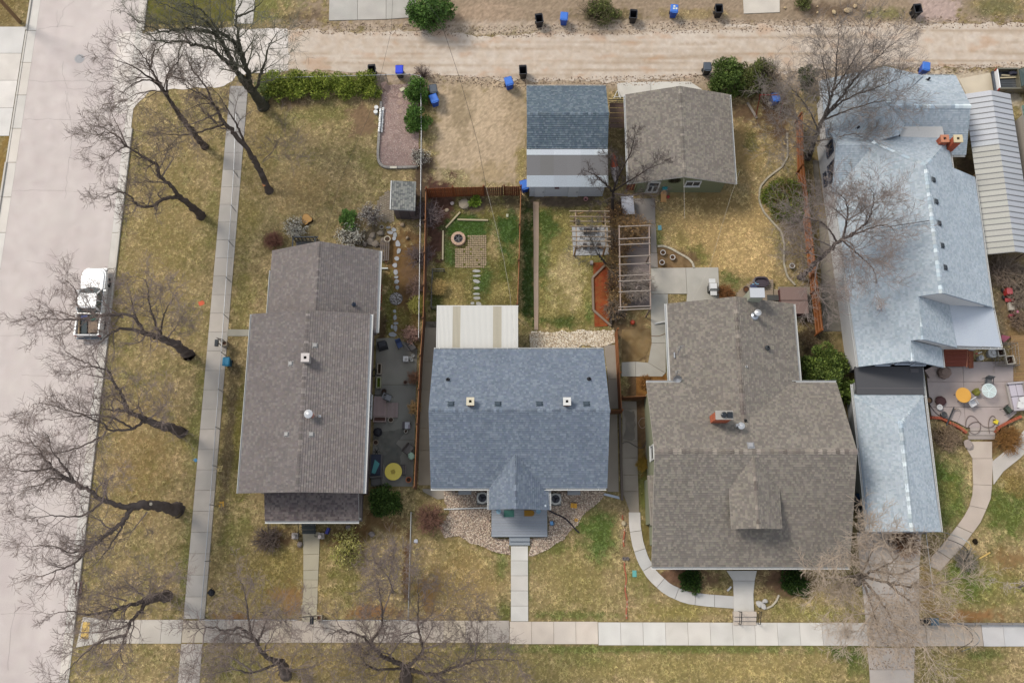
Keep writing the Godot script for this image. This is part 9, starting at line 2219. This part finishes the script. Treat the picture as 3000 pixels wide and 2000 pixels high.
	bare_tree("honey_locust", "tan bare tree overhanging the brown driveway", [[[2512, 1706, 0], [2514, 1695, 2.5], [2522, 1684, 4.4]],
		[[2522, 1684, 4.4], [2490, 1688, 5.6], [2450, 1695, 6.4], [2410, 1690, 7.2], .1], [[2522, 1684, 4.4], [2560, 1672, 6], [2620, 1640, 7.6], [2660, 1590, 8.8], .11], [[2522, 1684, 4.4], [2540, 1650, 6], [2560, 1600, 7.4], [2550, 1560, 8.4], .09], [[2522, 1686, 4.4], [2600, 1705, 6.4], [2700, 1720, 8], [2780, 1700, 9], [2830, 1690, 9.4], .12], [[2524, 1690, 4.2], [2580, 1760, 6], [2620, 1830, 7.4], [2640, 1900, 8.2], .11], [[2524, 1690, 4.2], [2560, 1790, 5.8], [2575, 1850, 6.8], [2600, 1900, 7.4], .09], [[2600, 1705, 6.4], [2680, 1770, 7.8], [2740, 1800, 8.6], [2800, 1840, 9], .09], [[2580, 1760, 6], [2530, 1830, 7], [2500, 1870, 7.8], .07], [[2620, 1830, 7.4], [2700, 1890, 8.4], [2740, 1950, 9], .07], [[2560, 1672, 6], [2640, 1680, 7.6], [2720, 1640, 8.8], .08], [[2510, 1690, 4.6], [2480, 1720, 6], [2450, 1760, 6.8], .06], [[2620, 1640, 7.6], [2590, 1580, 8.8], [2580, 1530, 9.4], .06], [[2540, 1650, 6], [2480, 1620, 7.2], [2440, 1640, 7.8], .06], [[2560, 1800, 6], [2500, 1800, 7], [2470, 1830, 7.6], .05]], K(164, 148, 134), 314, .2, 3, .2, .9, .4, 2.0, K(190, 171, 152))
	bare_tree("dark_tree", "small black trunked tree between the shed and the garage", [[[1792, 648, 0], [1794, 600, 1.4], [1796, 562, 2.4]], [[1796, 562, 2.4], [1810, 520, 3.6], [1830, 480, 4.4], [1850, 440, 5], [1860, 390, 5.6], .1], [[1796, 562, 2.4], [1770, 535, 3.6], [1740, 510, 4.4], [1710, 500, 5], .09], [[1796, 560, 2.4], [1860, 520, 4], [1910, 490, 4.8], [1950, 478, 5.2], .08], [[1796, 566, 2.3], [1840, 572, 3.2], [1890, 566, 3.8], [1925, 568, 4.2], .07], [[1796, 575, 2], [1770, 590, 2.6], [1750, 600, 3], .05], [[1810, 520, 3.6], [1800, 470, 4.8], [1770, 450, 5.4], .06]], K(74, 66, 62), 315, .16, 3, .3, .9, .4, 1.1)
	bare_tree("dark_tree", "thin dark tree leaning beside the pergola", [[[1790, 786, 0], [1770, 765, 1.2], [1750, 742, 2.2]], [[1750, 742, 2.2], [1730, 700, 3.2], [1710, 660, 4], .06], [[1750, 742, 2.2], [1720, 740, 3], [1690, 735, 3.4], .04], [[1760, 752, 1.8], [1740, 690, 3.2], [1750, 660, 3.8], .04]], K(90, 84, 80), 316, .1, 3, .3, .9, .4, 1.0)
	bare_tree("young_tree", "slim grey tree in the pale house garden", [[[2990, 1720, 0], [3000, 1712, 2], [3012, 1704, 3.6]], [[3012, 1704, 3.6], [2970, 1708, 4.6], [2920, 1704, 5.2], .04], [[3012, 1704, 3.6], [3040, 1680, 5], [3060, 1650, 5.8], .05]], K(170, 158, 146), 317, .08, 3, .25, .8, .5, .8)

func grass() -> void: # tufts on every lawn, far too many to count
	var tuft := MB.new()
	var g := RandomNumberGenerator.new(); g.seed = 77
	for k in 7:
		var a := g.randf() * TAU; var b := g.randf() * TAU
		var p := V(cos(a), 0, sin(a)) * g.randf() * .7
		var d := V(cos(b) * g.randf_range(.5, 1.3), g.randf_range(.35, .8), sin(b) * g.randf_range(.5, 1.3))
		tuft.tri(p - V(-sin(b), 0, cos(b)) * .16, p + V(-sin(b), 0, cos(b)) * .16, p + d)
	var ms := tuft.mesh()
	var tr := []
	var cl := []
	var tries := 0
	while tries < 230000:
		tries += 1
		var x := g.randf_range(GX0 + 1, GX0 + GNX * GS - 1); var z := g.randf_range(GZ0 + 1, GZ0 + GNZ * GS - 1)
		var i := int((x - GX0) / GS); var j := int((z - GZ0) / GS)
		if mask[j * GNX + i] == 0 or mask[j * GNX + i + 1] == 0 or mask[(j + 1) * GNX + i] == 0 or mask[(j + 1) * GNX + i + 1] == 0: continue
		var q := ground_cols[j * GNX + i]
		if q.g < q.r * .70 or q.b > q.r * .44: continue # bare soil
		if z < -39.8 and g.randf() < .6: continue
		tr.append(V(x, -.005, z)); cl.append(q)
	var mm := MultiMesh.new()
	mm.transform_format = MultiMesh.TRANSFORM_3D; mm.use_colors = true; mm.mesh = ms
	mm.instance_count = tr.size()
	for k in tr.size():
		var s := g.randf_range(.05, .11) * (1.0 + maxf(0, nz.get_noise_2d(tr[k].x * 2.0, tr[k].z * 2.0)) * 1.3)
		mm.set_instance_transform(k, Transform3D(Basis(Vector3.UP, g.randf() * TAU).scaled(V(s, s * g.randf_range(.5, .9), s)), tr[k]))
		var q: Color = cl[k]; var f := g.randf_range(.85, 1.4)
		mm.set_instance_color(k, Color(q.r * f, q.g * f * g.randf_range(.94, 1.08), q.b * f))
	var o := MultiMeshInstance3D.new()
	o.name = "grass"; o.multimesh = mm; o.material_override = M.twig
	add_child(o)
	o.set_meta("kind", "stuff"); o.set_meta("label", "short dormant grass tufts over all the lawns"); o.set_meta("category", "grass")
